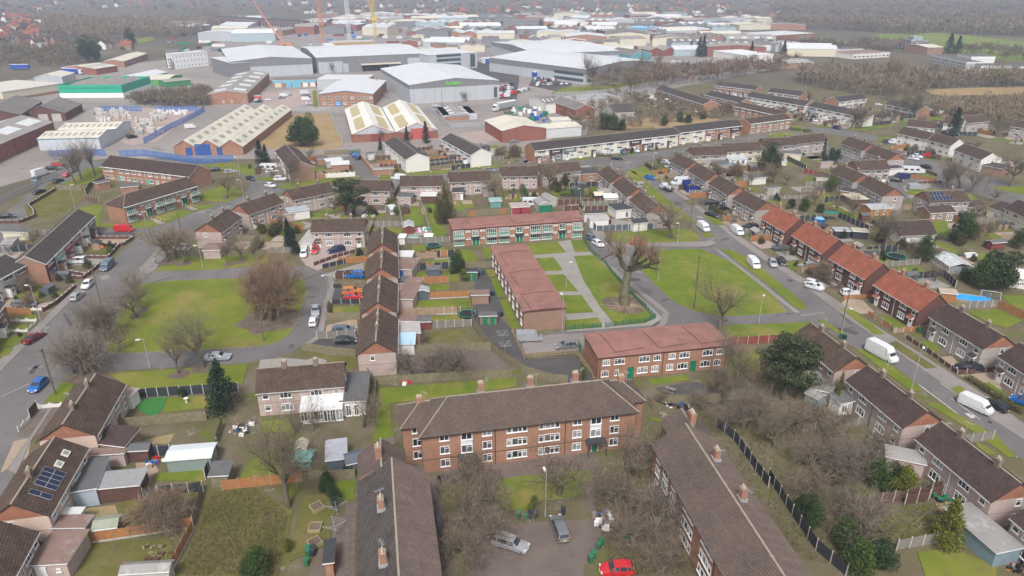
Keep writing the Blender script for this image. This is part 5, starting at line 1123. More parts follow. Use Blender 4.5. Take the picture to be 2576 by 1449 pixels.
annex((1440,945),(1495,945),(1495,910),'white garden store with flat roof', 1.9,'flat', OFFWHITE, WHITE, tile=(1,1),name='garden_store', cat='shed')
annex((1700,935),(1770,935),(1765,905),'small white plastic store', 1.5,'x', WHITE, WHITE, .3,tile=(1,1),name='garden_store', cat='shed')
annex((2355,580),(2470,575),(2460,550),'teal painted shed with pale roof', 2.0,'mono', plain('teal_board', (.12,.26,.25),.7),plain('teal_felt', (.22,.33,.31),.8),.3,tile=(1,1),name='garden_shed', cat='shed')
annex((620,155),(715,150),(705,122),'brown shed near the access road', 2.1,'flat', BRICK, FELT_GREY, tile=(1,1),name='garden_shed', cat='shed')
annex((710,180),(870,165),(860,135),'pale grey garage roof among back gardens', 2.3,'flat', CONC, plain('pale_sheet', (0.55,0.56,0.55),.5),tile=(1,1),name='garage', cat='garage')
annex((760,215),(935,205),(900,170),'garage with streaked pale roof', 2.3,'flat', BRICK, plain('white_sheet', (0.58,0.58,0.58),0.5,.12),tile=(1,1),name='garage', cat='garage')
annex((1130,105),(1190,100),(1195,80),'white outhouse behind the white-gabled terrace', 2.3,'flat', OFFWHITE, FELT_GREY, tile=(1,1),name='outhouse', cat='shed')
annex((1180,260),(1380,250),(1360,235),'low brick back-garden store row', 2.1,'flat', BRICK, CORRUG_G, tile=(1,1),name='garden_store', cat='shed')
# greenhouses
def greenhouse(a, b, c, label, tile, h=1.7,rise=.8,n=10):
 S(*tile);P, Q, L, rz, mid=frame_of(T(*a),T(*b),h);W=depth_to(P, rz, T(*c),h)
 root=empty('greenhouse', (mid.x, mid.y, 0),rz, label, 'greenhouse');mb=MB()
 for i in range(n+1):
  x=-L/2+L*i/n
  for y in (0,W): mb.box(x - .04,x+.04,y - .04,y+.04,0,h)
  mb.tube((x, 0,h),(x, W/2,h+rise),.035,.035,4);mb.tube((x, W, h),(x, W/2,h+rise),.035,.035,4)
 for y, z in ((0,h),(W, h),(W/2,h+rise)): mb.box(-L/2,L/2,y - .05,y+.05,z - .04,z+.04)
 mb.box(-L/2,L/2,-.04,.04,0,.5);ob('glazing_frame', mb.mesh('glazing_frame', [WHITE]),root)
 gb=MB();gb.poly([(-L/2,0,h),(L/2,0,h),(L/2,W/2,h+rise),(-L/2,W/2,h+rise)]);gb.poly([(L/2,W, h),(-L/2,W, h),(-L/2,W/2,h+rise),(L/2,W/2,h+rise)])
 ob('glass_roof', gb.mesh('glass_roof', [GLASSHOUSE]),root)
 gb=MB();gb.box(-L/2+.01,L/2 - .01,.01,W - .01,.02,h - .03);ob('glass_wall', gb.mesh('glass_wall', [PANES[1]]),root)
 return root
greenhouse((1640,1105),(1830,1235),(1960,1165),'long white-framed greenhouse with curved glass roof beside blue car', (1,3),1.8,.8,8)
greenhouse((1350,660),(1420,650),(1430,600),'small aluminium greenhouse behind the pines', (1,1),1.6,.6,4)
greenhouse((1995,1125),(2110,1115),(2110,1085),'low glass cold frame on the curved lawn', (1,3),.6,.3,4)
# solar panels (thing of their own on the two roofs)
def solar(hs, label, cells, he, W, rise, w=1.0,h=1.65):
 root, L, W_=hs;k=rise/(W_/2);ang=math.atan(k)
 s=empty('solar_array', root.location, root.rotation_euler.z, label, 'solar panel');mb=MB()
 mb.box(-w/2+.02,w/2 - .02,0.02,h - .02,0,.04);pe=mb.mesh('solar_panel', [SOLAR])
 fb=MB()
 for q in ((-w/2,-w/2+.03,0,h),(w/2 - .03,w/2,0,h),(-w/2,w/2,0,.03),(-w/2,w/2,h - .03,h)): fb.box(*q, -.01,.05)
 fe=fb.mesh('frame', [plain('panel_frame', (.34,.36,.4),.4)])
 for (cx, cy_) in cells:
  y=cy_*h*math.cos(ang)+.25;o=ob('solar_panel', pe, s, (cx*w, y, he+y*k+.14));o.rotation_euler=(ang, 0,0);ob('frame', fe, o)
solar(_solar1,'dark solar panels stepped across the roof between chimney and eaves', [(x, y) for x in (-3.6,-2.6,-1.6,-.6,.4) for y in (.1,1.1)][2:] + [(-4.6,.1),(-4.6,1.1)],4.7,7,2.3,.9,1.35)
for x_ in (2.0,4.4):
 k_=2.3/3.5;mb=MB();mb.box(-.6,.6,-.5,.5,-.05,.12);o=ob('roof_window', mb.mesh('roof_window', [plain('cream_flashing', (.6,.58,.5),.6)]), _solar1[0],(x_, 1.5,4.7+1.5*k_+.1));o.rotation_euler=(math.atan(k_),0,0);mb=MB();mb.box(-.36,.36,-.32,.32,.12,.15);ob('pane', mb.mesh('pane', [PANES[1]]),o)
solar(_solar2,'blue solar panels on the roof above the orange brick extension', [(x, y) for y in (0,1) for x in (-4.6,-3.5,-2.4,-1.3)] + [(-.2,0),(.9,0)],4.7,6.7,2.3)
# ---------------- industrial estate ----------------
CLAD=seamed('pale_grey_cladding', (0.42,0.44,0.47),6.0,.82,.5,0,.05);CLAD_D=seamed('dark_grey_cladding', (0.19,0.19,0.20),6.0,.85,.5,0,.05)
WROOF=seamed('white_metal_roof', (0.54,0.55,0.57),5.0,.86,.5,0,.08,.4,((0.44,0.45,0.46),.06,.56));CREAMROOF=seamed('cream_cement_roof', (0.53,0.50,0.42),1.1,.8,.8,0,.12,.2,((0.36,0.34,0.30),.2,.55))
ASB=seamed('grey_cement_roof', (0.26,0.24,0.225),1.1,.8,.9,0,.15,.2,((0.36,0.34,0.32),.1,.6));ASBD=seamed('dark_cement_roof', (0.165,0.15,0.142),1.1,.8,.9,0,.18,.2)
TEALW=plain('sea_green_cladding', (0.02,0.36,0.23),.5,.06);BLUEF=plain('bright_blue_paint', (0.05,0.22,0.50),.5,.1);LBLUE=plain('pale_blue_paint', (0.16,0.42,0.55),.5,.1);REDT=plain('red_trim', (0.52,0.06,0.05),.5);DKL=plain('dark_rooflight', (0.27,0.255,0.23),.6,.2);TANL=plain('tan_rooflight', (0.40,0.33,0.19),.7,.15);PALEL=plain('pale_rooflight', (0.55,0.57,0.58),.4,.1)
ROLLER=seamed('grey_roller', (.42,.43,.45),.3,.8,.5,1);REDROLL=seamed('striped_red_roller', (.42,.10,.09),1.0,1.6,.5,1);NAVYD=plain('blue_roller', (.03,.09,.30),.5);LBD=plain('light_blue_roller', (.14,.40,.55),.5)
GLZ=glassy('tinted_glazing', (.05,.075,.09),.08,.6)
def glaze(root, x0,x1,z0,z1,y=-.1,rz=0,n=6):
 g1=MB();g1.box(x0,x1,y - .04,y, z0,z1);o=ob('glazing', g1.mesh('glazing', [GLZ]),root)
 b=MB()
 for i in range(n+1): x=x0+(x1 - x0)*i/n;b.box(x - .07,x+.07,y - .08,y+.01,z0,z1)
 b.box(x0,x1,y - .07,y, z0 - .1,z0);b.box(x0,x1,y - .07,y, z1,z1+.1);ob('mullions', b.mesh('mullions', [CLAD_D]),o)
def sign(root, txt, x, y, z, size, mat, rz=0,ext=.06):
 c=bpy.data.curves.new('sign', 'FONT');c.body=txt;c.size=size;c.extrude=ext;c.align_x='CENTER';c.align_y='CENTER';c.materials.append(mat);c.offset=size*.02
 t_=bpy.data.objects.new('sign', c);me=bpy.data.meshes.new_from_object(t_);bpy.data.objects.remove(t_)
 o=bpy.data.objects.new('sign', me);COL.objects.link(o);o.parent=root;o.location=(x, y, z);o.rotation_euler=(math.pi/2,0,rz);return o
S(0,1)
r, L, W, h=shed(T(1545,858),T(2445,810),'grey clad warehouse with white roof and green lettering on its gable', base=T(1552,1048),C=T(1225,692),roof='y', rise=2.6,wall=CLAD, bandz=8.0,bandmat=CLAD_D, top=WROOF, edge=CLAD)
sign(r, 'Furdeco', L*-.02,-.2,h - .1,2.6,plain('lime_sign', (.14,.62,.06),.5));glaze(r, L*.44,L*.475,1,6.5,-.1,0,1)
hbig=hfrom(T(632,742),T(605,582))
r, L, W, h=shed(T(605,582),T(1700,537),'very long grey warehouse with loading docks under one white roof', h=hbig, C=T(465,472),roof='x', rise=2.2,wall=CLAD_D, top=WROOF, edge=CLAD, doors=[(.25,4.5,6,ROLLER)] + [(.42+.035*i, 2.6,4.5,BLACK) for i in range(7)])
pb=MB();pb.box(-L/2+1,-L*.27,-.12,-.02,0,h*.72);ob('pale_panel', pb.mesh('pale_panel', [CLAD]),r)
pb=MB();pb.box(L*.33,L/2,-.12,-.02,h*.3,h*.75);ob('pale_panel', pb.mesh('pale_panel', [CLAD]),r)
dk=MB();dk.box(-L*.11,L*.26,-2.5,-.1,4.6,5.4);ob('dock_canopy', dk.mesh('dock_canopy', [CREAM]),r)
r, L, W, h=shed(T(1740,560),T(2225,530),'glazed office end of the long warehouse with white portal', h=hbig, depth=45,roof='flat', wall=CLAD, top=WROOF, edge=CLAD)
for z in (2.5,6.0,9.2): glaze(r, -L/2+6,L/2 - 14,z, z+2.0,-.02,0,8)
glaze(r, L/2 - 6,L/2 - 2,1,10,-.02,0,2)
hw=hfrom((788,187),(784,147))
shed((577,156),(784,147),'grey gabled warehouse with dark upper band beside white office block', h=hw, C=(729,117),roof='y', rise=2.2,wall=CLAD, bandz=hw*.66,bandmat=CLAD_D, top=WROOF, edge=CLAD)
shed(T(625,950),T(1175,948),'brick office with shallow white roof, blue edging and two window rows', base=T(630,1070),C=T(600,815),roof='y', rise=1.8,wall=BRICK, top=WROOF, edge=BLUEF, name='brick_office', cat='office', windows=[(f, z, 2.0,1.2) for z in (1.0,3.9) for f in (.1,.22,.35,.48,.62,.75,.86,.96)],doors=((.36,3,2.6,BLUEF),))
shed(T(968,1357),T(1825,1312),'twin-gabled factory with tan rooflights and red-edged gables', base=T(970,1437),C=T(865,1105),roof='y', bays=2,rise=3.6,wall=BRICK_BRIGHT, bandz=3.6,bandmat=CLAD, top=seamed('pale_cement_roof', (.58,.57,.53),1.1,.88,.8,0,.1),edge=REDT, lights=(2,.82,TANL, .25,.68),doors=((.27,4,3.0,RUSTRED),(.69,.9,2.1,REDT),(.79,8.0,4.6,REDROLL)))
shed(T(1885,1182),T(2220,1167),'small brick works with stained grey double roof', base=T(1890,1215),C=T(1800,1100),roof='y', rise=2.0,wall=BRICK, bandz=2.6,bandmat=CLAD, top=ASB, lights=(3,.4,PALEL, .3,.7),doors=((.9,4,3,ROLLER),))
shed(T(165,812),T(600,803),'low parade of units with pale blue shutters', base=T(170,880),depth=14,wall=BRICK, bandz=2.6,bandmat=LBLUE, top=ASBD, doors=((.12,4,2.4,CREAM),(.36,3,2.5,LBD),(.54,5,2.6,LBD),(.75,3,2.4,OFFWHITE),(.92,3,2.4,OFFWHITE)))
shed(T(610,800),T(1110,802),'white flat-roofed unit behind the brick office', h=6,depth=22,wall=CLAD, top=WROOF, lights=None)
S(0,0)
r, L, W, h=shed(T(1745,548),T(2080,518),'white modular office block with small square windows and black stair', base=T(1765,695),C=T(1650,540),wall=plain('white_modular', (.68,.69,.70),.5,.04),top=WROOF, name='office_block', cat='office')
for k in range(3):
 for i in range(9): window(r, -L/2+(i+.6)*L/9.2,0,1.2+k*h/3.1,.9,1.1,cols=(),tr=None, pane=PANES[0])
sb=MB()
for k in range(4): sb.box(-L/2 - 4,-L/2 - .1,1+k % 2*2,3+k % 2*2,2.2*k, 2.2*k+.2)
for x in (-L/2 - 4,-L/2 - .3):
 for y in (1,5): sb.box(x, x+.2,y, y+.2,0,h)
ob('fire_stair', sb.mesh('fire_stair', [BLACK]),r)
shed(T(2120,580),T(2325,640),'dark grey wing joining the white office to the gabled warehouse', h=10,depth=25,wall=CLAD_D, top=WROOF, edge=CLAD)
shed((436,372),(610,370),'triple-bay cream roofed factory with dark rooflight strips', base=(438,392),C=(545,278),roof='y', bays=3,rise=2.8,wall=BRICK, top=CREAMROOF, lights=(10,.42,DKL, .4,.75),edge=BRICK, doors=((.22,2.5,3,NAVYD),(.42,6,4.4,NAVYD),(.66,2,3,NAVYD)))
r, L, W, h=shed(T(585,885),T(1225,882),'sea-green clad factory with white plinth and grey roofs inside its parapet', base=T(600,985),C=T(880,795),wall=TEALW, low=(2.6,WHITE),top=ASB, edge=TEALW, lights=None)
pb=MB()
for q in ((-L/2,L/2,0,.3),(-L/2,L/2,W - .3,W),(-L/2,-L/2+.3,.3,W - .3),(L/2 - .3,L/2,.3,W - .3)): pb.box(*q, h+.2,h+1.5)
ob('parapet', pb.mesh('parapet', [TEALW]),r)
for f in (.2,.5,.78):
 mb=MB();x=-L/2+f*L;w=L*.1
 mb.poly([(x - w, 3,h+.3),(x, 3,h+2.4),(x, W - 3,h+2.4),(x - w, W - 3,h+.3)]);mb.poly([(x, 3,h+2.4),(x+w, 3,h+.3),(x+w, W - 3,h+.3),(x, W - 3,h+2.4)]);mb.poly([(x - w, 3,h+.3),(x+w, 3,h+.3),(x, 3,h+2.4)]);ob('inner_roof', mb.mesh('inner_roof', [ASB]),r)
shed(T(375,1402),T(990,1388),'white sheds trimmed in bright blue with rows of dark rooflights', h=4.6,C=T(520,1240),roof='x', bays=2,rise=1.4,wall=seamed('bluewhite_clad', (.5,.54,.58),2.5,.8),top=CREAMROOF, edge=BLUEF, lights=(10,.5,DKL, .35,.75))
shed(T(205,1157),T(650,1140),'big grey-roofed brick shed with stained gable', base=T(215,1235),C=T(880,1045),roof='y', rise=3.8,wall=BRICK_RED, top=ASBD, edge=ASBD, doors=((.5,4,3.5,CONC),(.8,4,3.5,CONC)))
shed(T(-330,1185),T(200,1158),'grey-roofed brick shed alongside the stained gable one', h=5.5,C=T(445,1020),roof='y', rise=3.6,wall=BRICK_RED, top=ASBD, edge=ASBD)
shed(T(140,1395),T(535,1230),'orange brick works with white rooflights in its cement roof', h=6.0,depth=24,roof='x', rise=3.2,wall=BRICK_BRIGHT, top=ASB, edge=ASB, lights=(2,.7,PALEL, .3,.7))
shed(T(-240,1560),T(130,1398),'orange brick works continuing out towards the road', h=6.0,depth=24,roof='x', rise=3.2,wall=BRICK_BRIGHT, top=ASB, edge=ASB)
shed(T(15,928),T(620,838),'long cream building with rust-red plinth and a poster', h=5.2,C=T(610,745),wall=CREAM, low=(1.4,BRICK),top=plain('pale_grit', (.5,.47,.42),.8),side_doors=())
shed(T(345,780),T(620,775),'pale grey shed beside the blue lorry', h=4.5,depth=20,roof='y', rise=1.8,wall=CLAD, top=CREAMROOF)
shed(T(965,693),T(1175,660),'orange brick shed with cream ribbed roof by dark conifer', h=4.2,C=T(850,645),roof='x', rise=1.5,wall=BRICK_BRIGHT, top=CREAMROOF, lights=(7,.5,DKL, .3,.8))
shed(T(1245,618),T(1480,538),'brick workshop row with mossy cream roof', h=4.2,C=T(1065,612),roof='x', rise=1.4,wall=BRICK, top=CREAMROOF, doors=((.2,3,2.6,NAVYD),(.5,3,2.6,BRICK_BRIGHT),(.8,3,2.6,NAVYD)))
shed(T(2092,948),T(2485,938),'brick works with white sign and stained grey roof', base=T(2100,1055),C=T(2200,745),roof='y', rise=1.6,wall=BRICK, top=ASB, lights=(5,.4,PALEL, .2,.8),windows=((.36,1,1.2,1.2),(.58,1,1.2,1.2),(.88,1,1.4,1.2)))
shed(T(1165,785),T(1400,790),'white barrel-roofed unit with green doors', h=4,C=T(1270,720),roof='y', rise=1.8,wall=TEALW, top=WROOF)
shed(T(1425,802),T(1690,800),'white double-roof unit with lime green side', h=4,C=T(1500,752),roof='x', rise=1.2,wall=plain('lime_green', (.12,.34,.12),.6),top=CREAMROOF)
shed(T(1665,825),T(1915,800),'long green-walled store with a grey roof', h=3.6,depth=12,roof='x', rise=.8,wall=plain('mid_green', (.05,.22,.09),.6),top=ASB)
S(0,2)
hr=hfrom(T(740,852),T(745,697))
r, L, W, h=shed(T(745,699),T(1430,612),'grey warehouse with glazed corner office behind bare poplars', h=hr, C=T(270,530),roof='y', rise=2.4,wall=CLAD, bandz=hr*.62,bandmat=CLAD_D, top=WROOF, edge=CLAD)
for z in (1.5,5.2): glaze(r, -L/2+2,-L/2+9,z, z+1.8,-.1,0,4)
gr=MB()
for z in (1.5,5.2): gr.box(-L/2 - .2,-L/2 - .1,2,W*.3,z, z+1.8)
ob('side_glazing', gr.mesh('side_glazing', [GLZ]),r)
shed((1236,106),(1350,136),'white-roofed distribution warehouse with cream dock and timber stacks', h=hfrom((1350,172),(1350,136)),C=(1463,109),roof='y', rise=2.2,wall=CLAD, bandz=7.5,bandmat=CLAD_D, top=WROOF, edge=CLAD)
shed(T(35,600),T(170,590),'small glazed gatehouse with white canopy roof', h=6.5,depth=14,wall=CLAD, top=WROOF, edge=CLAD)
shed(T(-100,1318),T(335,1287),'cream-roofed brick factory with mossy edge by the recycling yard', h=5.0,C=T(150,1185),roof='y', rise=1.8,wall=BRICK_BRIGHT, top=CREAMROOF)
shed(T(345,1297),T(700,1272),'white steel storage unit with cement roof', h=4.2,depth=8,roof='mono', rise=.5,wall=seamed('white_clad2', (.55,.56,.57),1.0,.85),top=CREAMROOF)
shed(T(400,1215),T(595,1210),'open-fronted white bay store', h=4.2,depth=8,wall=OFFWHITE, top=CREAMROOF, doors=((.3,4,3.2,BLACK),(.7,4,3.2,BLACK)))
shed(T(640,1105),T(830,1090),'derelict brick shed with collapsing grey roof', h=5,C=T(450,1020),roof='y', rise=2.2,wall=BRICK_BRIGHT, top=ASBD)
shed(T(345,1050),T(520,1040),'derelict shed with dark patched roof and white wall', h=4.6,depth=26,roof='x', rise=1.6,wall=OFFWHITE, top=ASBD, lights=(4,.3,PALEL, .3,.7))
shed(T(1040,1140),T(1230,1130),'dark hipped derelict building among thorn trees', h=4.5,depth=16,roof='x', rise=2.6,wall=CONC, top=ROOF_SLATE)
shed(T(560,1020),T(1080,970),'long grey concrete-framed shed by the hedge', h=4.2,depth=14,roof='flat', wall=CONC, top=plain('grey_deck', (.3,.3,.31),.8))
shed(T(2030,510),T(2350,560),'tall white box warehouse with grey roof deck', h=9,depth=26,wall=OFFWHITE, top=plain('pale_deck', (.6,.61,.61),.6))
shed(T(1200,555),T(1410,540),'turquoise gabled store with dark roof', h=6,depth=30,roof='y', rise=3.0,wall=plain('turq_clad', (.10,.33,.37),.5),top=ASBD)
shed(T(1385,510),T(1655,505),'maroon brick double-gabled works', h=4.5,depth=22,roof='y', bays=2,rise=2.6,wall=RUSTRED, top=ASB)
shed(T(1680,395),T(2130,385),'long orange brick mill with four gables', h=7,depth=30,roof='y', bays=4,rise=3.2,wall=BRICK, top=ASBD)
shed(T(1110,350),T(1500,340),'north-light factory roof dotted with white skylights', h=6,depth=70,roof='x', bays=7,rise=1.2,wall=BRICK_RED, top=ASBD, lights=(12,.35,PALEL, .3,.7))
shed(T(1150,275),T(1420,285),'bright blue clad depot with pale blue roof', h=7,depth=30,wall=plain('azure_clad', (.10,.35,.60),.5),top=plain('azure_roof', (.28,.50,.68),.5))
shed(T(1500,300),T(1990,285),'long retail shed with brick base and white fascia', h=7,depth=34,wall=BRICK_BRIGHT, bandz=5.5,bandmat=OFFWHITE, top=WROOF)
shed(T(700,460),T(1225,455),'cream corrugated transport depot roof', h=5,depth=12,wall=OFFWHITE, top=CREAMROOF)
shed(T(470,285),T(710,280),'pale turquoise gabled shed', h=6,depth=28,roof='y', bays=2,rise=2,wall=plain('pale_aqua', (.34,.42,.45),.6),top=CREAMROOF)
# school
S(0,3)
r, L, W, h=shed(T(1440,405),T(1622,405),'four-storey school tower block of dark brick bands with roof house', base=T(1450,505),depth=16,wall=plain('dark_cladding', (.05,.035,.04),.7),top=FELT_GREY, name='school_tower', cat='school')
for k in range(4):
 b_=MB();b_.box(-L/2 - .1,L/2+.1,-.1,W+.1,h*(k+.72)/4,h*(k+1)/4 - .1);ob('concrete_band', b_.mesh('concrete_band', [plain('pale_band', (.38,.36,.35),.7)]),r)
 for i in range(4): window(r, -L/2+(i+.5)*L/4,-.12,k*h/4+1.0,L/6,1.6)
 for i in range(3): window(r, -L/2 - .12,W*(i+.5)/3,k*h/4+1.0,W/5,1.6,-math.pi/2)
pb=MB();pb.box(-L*.3,L*.25,3,W - 3,h+.1,h+3);ob('roof_house', pb.mesh('roof_house', [plain('copper_grey', (.28,.36,.36),.6)]),r)
def lay(n, z=1.0): return [((i+.5)/n, z, 3.0,1.4) for i in range(n)]
shed(T(1650,555),T(2000,625),'long low school wing with dark flat roof and white fascia', h=6,depth=12,wall=plain('pale_band', (.38,.36,.35),.7),bandz=5.2,bandmat=WHITE, top=FELT_GREY, windows=lay(12)+lay(12,3.4),name='school_wing', cat='school')
shed(T(2050,570),T(2290,570),'white-edged school hall with dark flat roof', h=5,depth=20,wall=OFFWHITE, bandz=3.6,bandmat=WHITE, top=FELT_GREY, name='school_hall', cat='school')
shed(T(2150,660),T(2576,670),'window-banded school wing behind the leafless copse', h=6.5,depth=12,wall=OFFWHITE, top=FELT_GREY, windows=lay(14)+lay(14,3.6),name='school_wing', cat='school')
shed(T(860,545),T(1230,525),'low school block with rust-coloured flat roof', h=4,depth=24,wall=OFFWHITE, top=plain('rusty_roof', (.24,.15,.13),.8),windows=lay(9),name='school_wing', cat='school')
shed(T(650,500),T(960,490),'pale low classroom block beside mast', h=4,depth=14,wall=OFFWHITE, top=FELT_GREY, windows=lay(9),name='school_wing', cat='school')
shed(T(1610,480),T(1765,475),'brick sports hall with ribbed barrel roof', h=6,depth=26,roof='x', rise=1.5,wall=BRICK_TAN, top=CREAMROOF, name='sports_hall', cat='school')
shed(T(30,360),T(470,335),'red brick leisure building with white window fins', h=8,depth=40,wall=BRICK_BRIGHT, top=WROOF, name='leisure_building', cat='building', windows=[(.65+i*.06,1.5,2.0,5.0) for i in range(5)])
shed(T(20,640),T(470,630),'low brick unit with dotted white rooflights beside the copse', h=4,depth=30,roof='x', rise=1.2,wall=BRICK_TAN, top=ASB, lights=(9,.3,PALEL, .3,.7))
# generic far units: each its own building
FARW=[(OFFWHITE, 'white-walled'),(CLAD, 'pale grey-walled'),(BRICK, 'brown brick'),(BRICK_BRIGHT, 'red brick'),(CLAD_D, 'dark-walled'),(CREAM, 'cream-walled'),(plain('pale_aqua', (.34,.42,.45),.6),'aqua-walled')];FART=[(WROOF, 'white'),(CREAMROOF, 'cream'),(ASB, 'grey'),(ASBD, 'dark grey')]
rf=random.Random(5)
for yy, xs, st in ((47,range(900,1740,50),0),(53,range(690,1740,50),0),(60,range(560,1700,54),1),(68,range(580,1760,52),0),(77,range(430,1800,56),1),(87,range(420,1840,62),0),(97,range(1060,1840,70),0),(104,range(400,640,90),1),(107,range(1430,1900,84),0),(118,range(1560,1900,90),1),(122,range(1000,1150,70),0),(130,range(1690,2000,62),1),(142,range(1700,1990,66),0),(60,range(1720,1960,60),0),(75,range(1800,1960,60),0)):
 for x in xs:
  if rf.random() < .12 or (650 < x < 760 and yy < 80) or (780 < x < 1010 and 90 < yy): continue
  x += rf.uniform(-14,14);y=yy+rf.uniform(-2,2);p=gd(x, y)
  if any(abs(p.x+16 - q_[0]) < q_[3]*.4+10 and -8 < p.y - q_[1] < q_[4] for q_ in FOOT): continue
  w=rf.uniform(22,52);tm, tn=rf.choice(FART);hh=rf.uniform(5,8.5);rt=rf.choice('xyyx');wm, wn_=rf.choice(FARW);nb=rf.choice((1,1,2,3));bn=('single', 'double', 'triple')[nb - 1]
  q=Vector((p.x+w*math.cos(rf.uniform(-.25,.25)),p.y+rf.uniform(-10,10),0));a=proj((p.x, p.y, hh));b=proj((q.x, q.y, hh))
  shed(a, b, f'distant {bn}-ridged {wn_} unit with {tn} roof beyond the big warehouses', h=hh, depth=rf.uniform(18,40),roof=rt, bays=nb, rise=rf.uniform(1.4,2.8),wall=wm, top=tm, edge=tm, group=f'distant {bn}-ridged {wn_} {tn}-roofed units', lights=(rf.choice((4,6)),.4,PALEL, .3,.7) if rf.random() < .25 else None)
# far houses, each a small building of its own
HROOF={'red': ROOF_RED, 'brown': ROOF_BROWN, 'grey': ROOF_SLATE}
def far_house_mesh(roof, wall, L=9,W=8,he=5,rise=3):
 mb=MB();mb.box(-L/2,L/2,0,W, 0,he, 0,False);x=L/2
 mb.poly([(x, 0,he),(x, W, he),(x, W/2,he+rise)]);mb.poly([(-x, W, he),(-x, 0,he),(-x, W/2,he+rise)]);x += .3;e = .4;z=he - e*rise/(W/2)+.05
 mb.poly([(-x, -e, z),(x, -e, z),(x, W/2,he+rise+.05),(-x, W/2,he+rise+.05)],1);mb.poly([(x, W+e, z),(-x, W+e, z),(-x, W/2,he+rise+.05),(x, W/2,he+rise+.05)],1)
 mb.box(-.4,.4,W/2 - .3,W/2+.3,he+rise - .6,he+rise+1.1,2)
 for i in (-.3,.3):
  for zz in (1,3.3): mb.box(i*L - .7,i*L+.7,-.05,-.01,zz, zz+1.2,3)
 return mb.mesh('house', [wall, roof, BRICK, PANES[1]])
HM={(c, w): far_house_mesh(HROOF[c],m) for c in HROOF for w, m in (('brick', BRICK),('white', OFFWHITE))}
def far_houses(poly, n, colours, where, seed):
 q=random.Random(seed);xs=[p[0] for p in poly];ys=[p[1] for p in poly];k=0
 while k < n:
  x, y=q.uniform(min(xs),max(xs)),q.uniform(min(ys),max(ys))
  if not inside(x, y, poly): continue
  c=q.choice(colours);w=q.choice(('brick', 'brick', 'white'));p=gd(x, y)
  o=ob('house', HM[(c, w)],None, p, q.choice((0.2,1.4,-.6,.9))+q.uniform(-.2,.2),(q.uniform(.9,1.8),1,1));k += 1
  tag(o, f'far {c}-roofed {w} house {where}', 'house', f'far {c}-roofed {w} houses {where}')
def inside(x, y, poly):
 c=False;j=len(poly) - 1
 for i in range(len(poly)):
  (xi, yi),(xj, yj)=poly[i],poly[j]
  if (yi > y) != (yj > y) and x < (xj - xi)*(y - yi)/(yj - yi)+xi: c=not c
  j=i
 return c
far_houses([(0,12),(95,12),(110,40),(95,85),(60,115),(0,120)],34,['red', 'red', 'brown'],'in the wooded suburb', 1)
far_houses([(60,92),(330,100),(330,128),(60,125)],9,['red', 'brown', 'grey'],'along the railway', 2)
far_houses([(0,4),(560,4),(560,26),(0,14)],26,['brown', 'grey', 'red'],'on the skyline suburb', 3)
far_houses([(700,2),(1700,2),(1900,22),(1650,46),(1200,46),(760,40)],120,['brown', 'grey', 'brown', 'red'],'beyond the factories', 4)
far_houses([(1700,4),(1960,4),(1980,40),(1750,60)],22,['brown', 'grey'],'before the far wood', 6)
# brick apartment range
shed((540,46),(650,52),'long dark red brick apartment range beyond the sheds', h=11,depth=14,roof='x', rise=3,wall=BRICK_RED, top=ROOF_SLATE, name='apartment_range', cat='flats', windows=[(i/14+.03,z, 1.6,1.6) for i in range(14) for z in (1.5,5,8)])
shed((655,52),(760,58),'dark red brick apartment range continuing by the cranes', h=11,depth=14,roof='x', rise=3,wall=BRICK_RED, top=ROOF_SLATE, name='apartment_range', cat='flats', windows=[(i/14+.03,z, 1.6,1.6) for i in range(14) for z in (1.5,5,8)])
for _ in range(230):
 x, y=rf.uniform(560,1900),rf.uniform(46,140);p=gd(x, y);w=rf.uniform(11,24);d_=rf.uniform(9,18)
 if x < 1000 and y > 90 or 640 < x < 780 and y < 75 or any(abs(p.x+w/2 - q_[0]) < q_[3]*.5+w/2+1 and -d_ - 1 < p.y - q_[1] < q_[4]+1 for q_ in FOOT): continue
 tm, tn=rf.choice(FART[1:] + [FART[3]]);wm, wn_=rf.choice(FARW[2:4]+FARW[4:6]);hh=rf.uniform(3.5,5.5);rt=rf.choice('xy')
 shed(proj((p.x, p.y, hh)),proj((p.x+w, p.y+rf.uniform(-2,2),hh)),f'small far {wn_} workshop with {tn} roof among larger units', h=hh, depth=d_, roof=rt, bays=rf.choice((1,2)),rise=rf.uniform(1,2),wall=wm, top=tm, edge=tm, name='workshop', cat='workshop', group=f'small far {wn_} {tn}-roofed workshops')
CT={}
for c_, m_ in (('blue', BLUEF),('rust', RUSTRED),('white', OFFWHITE),('green', PANEL_G),('grey', CLAD_D)):
 mb=MB();mb.box(-3,3,-1.22,1.22,.1,2.6);[mb.box(-3+i*.3,-2.87+i*.3,-1.27,1.27,.2,2.5) for i in range(20)];CT[c_]=mb.mesh('shipping_container', [m_])
for _ in range(150):
 p=gd(rf.uniform(420,1720),rf.uniform(56,135));c_=rf.choice(list(CT))
 if not any(abs(p.x - q_[0]) < q_[3]*.5+3 and -3 < p.y - q_[1] < q_[4]+3 for q_ in FOOT): tag(ob('shipping_container', CT[c_],None, p+Vector((0,0,.02)),rf.choice((0,.3,1.6)),(rf.choice((1,1,2)),1,1)),f'{c_} container standing on the far works yards', 'container', f'{c_} containers on far yards')
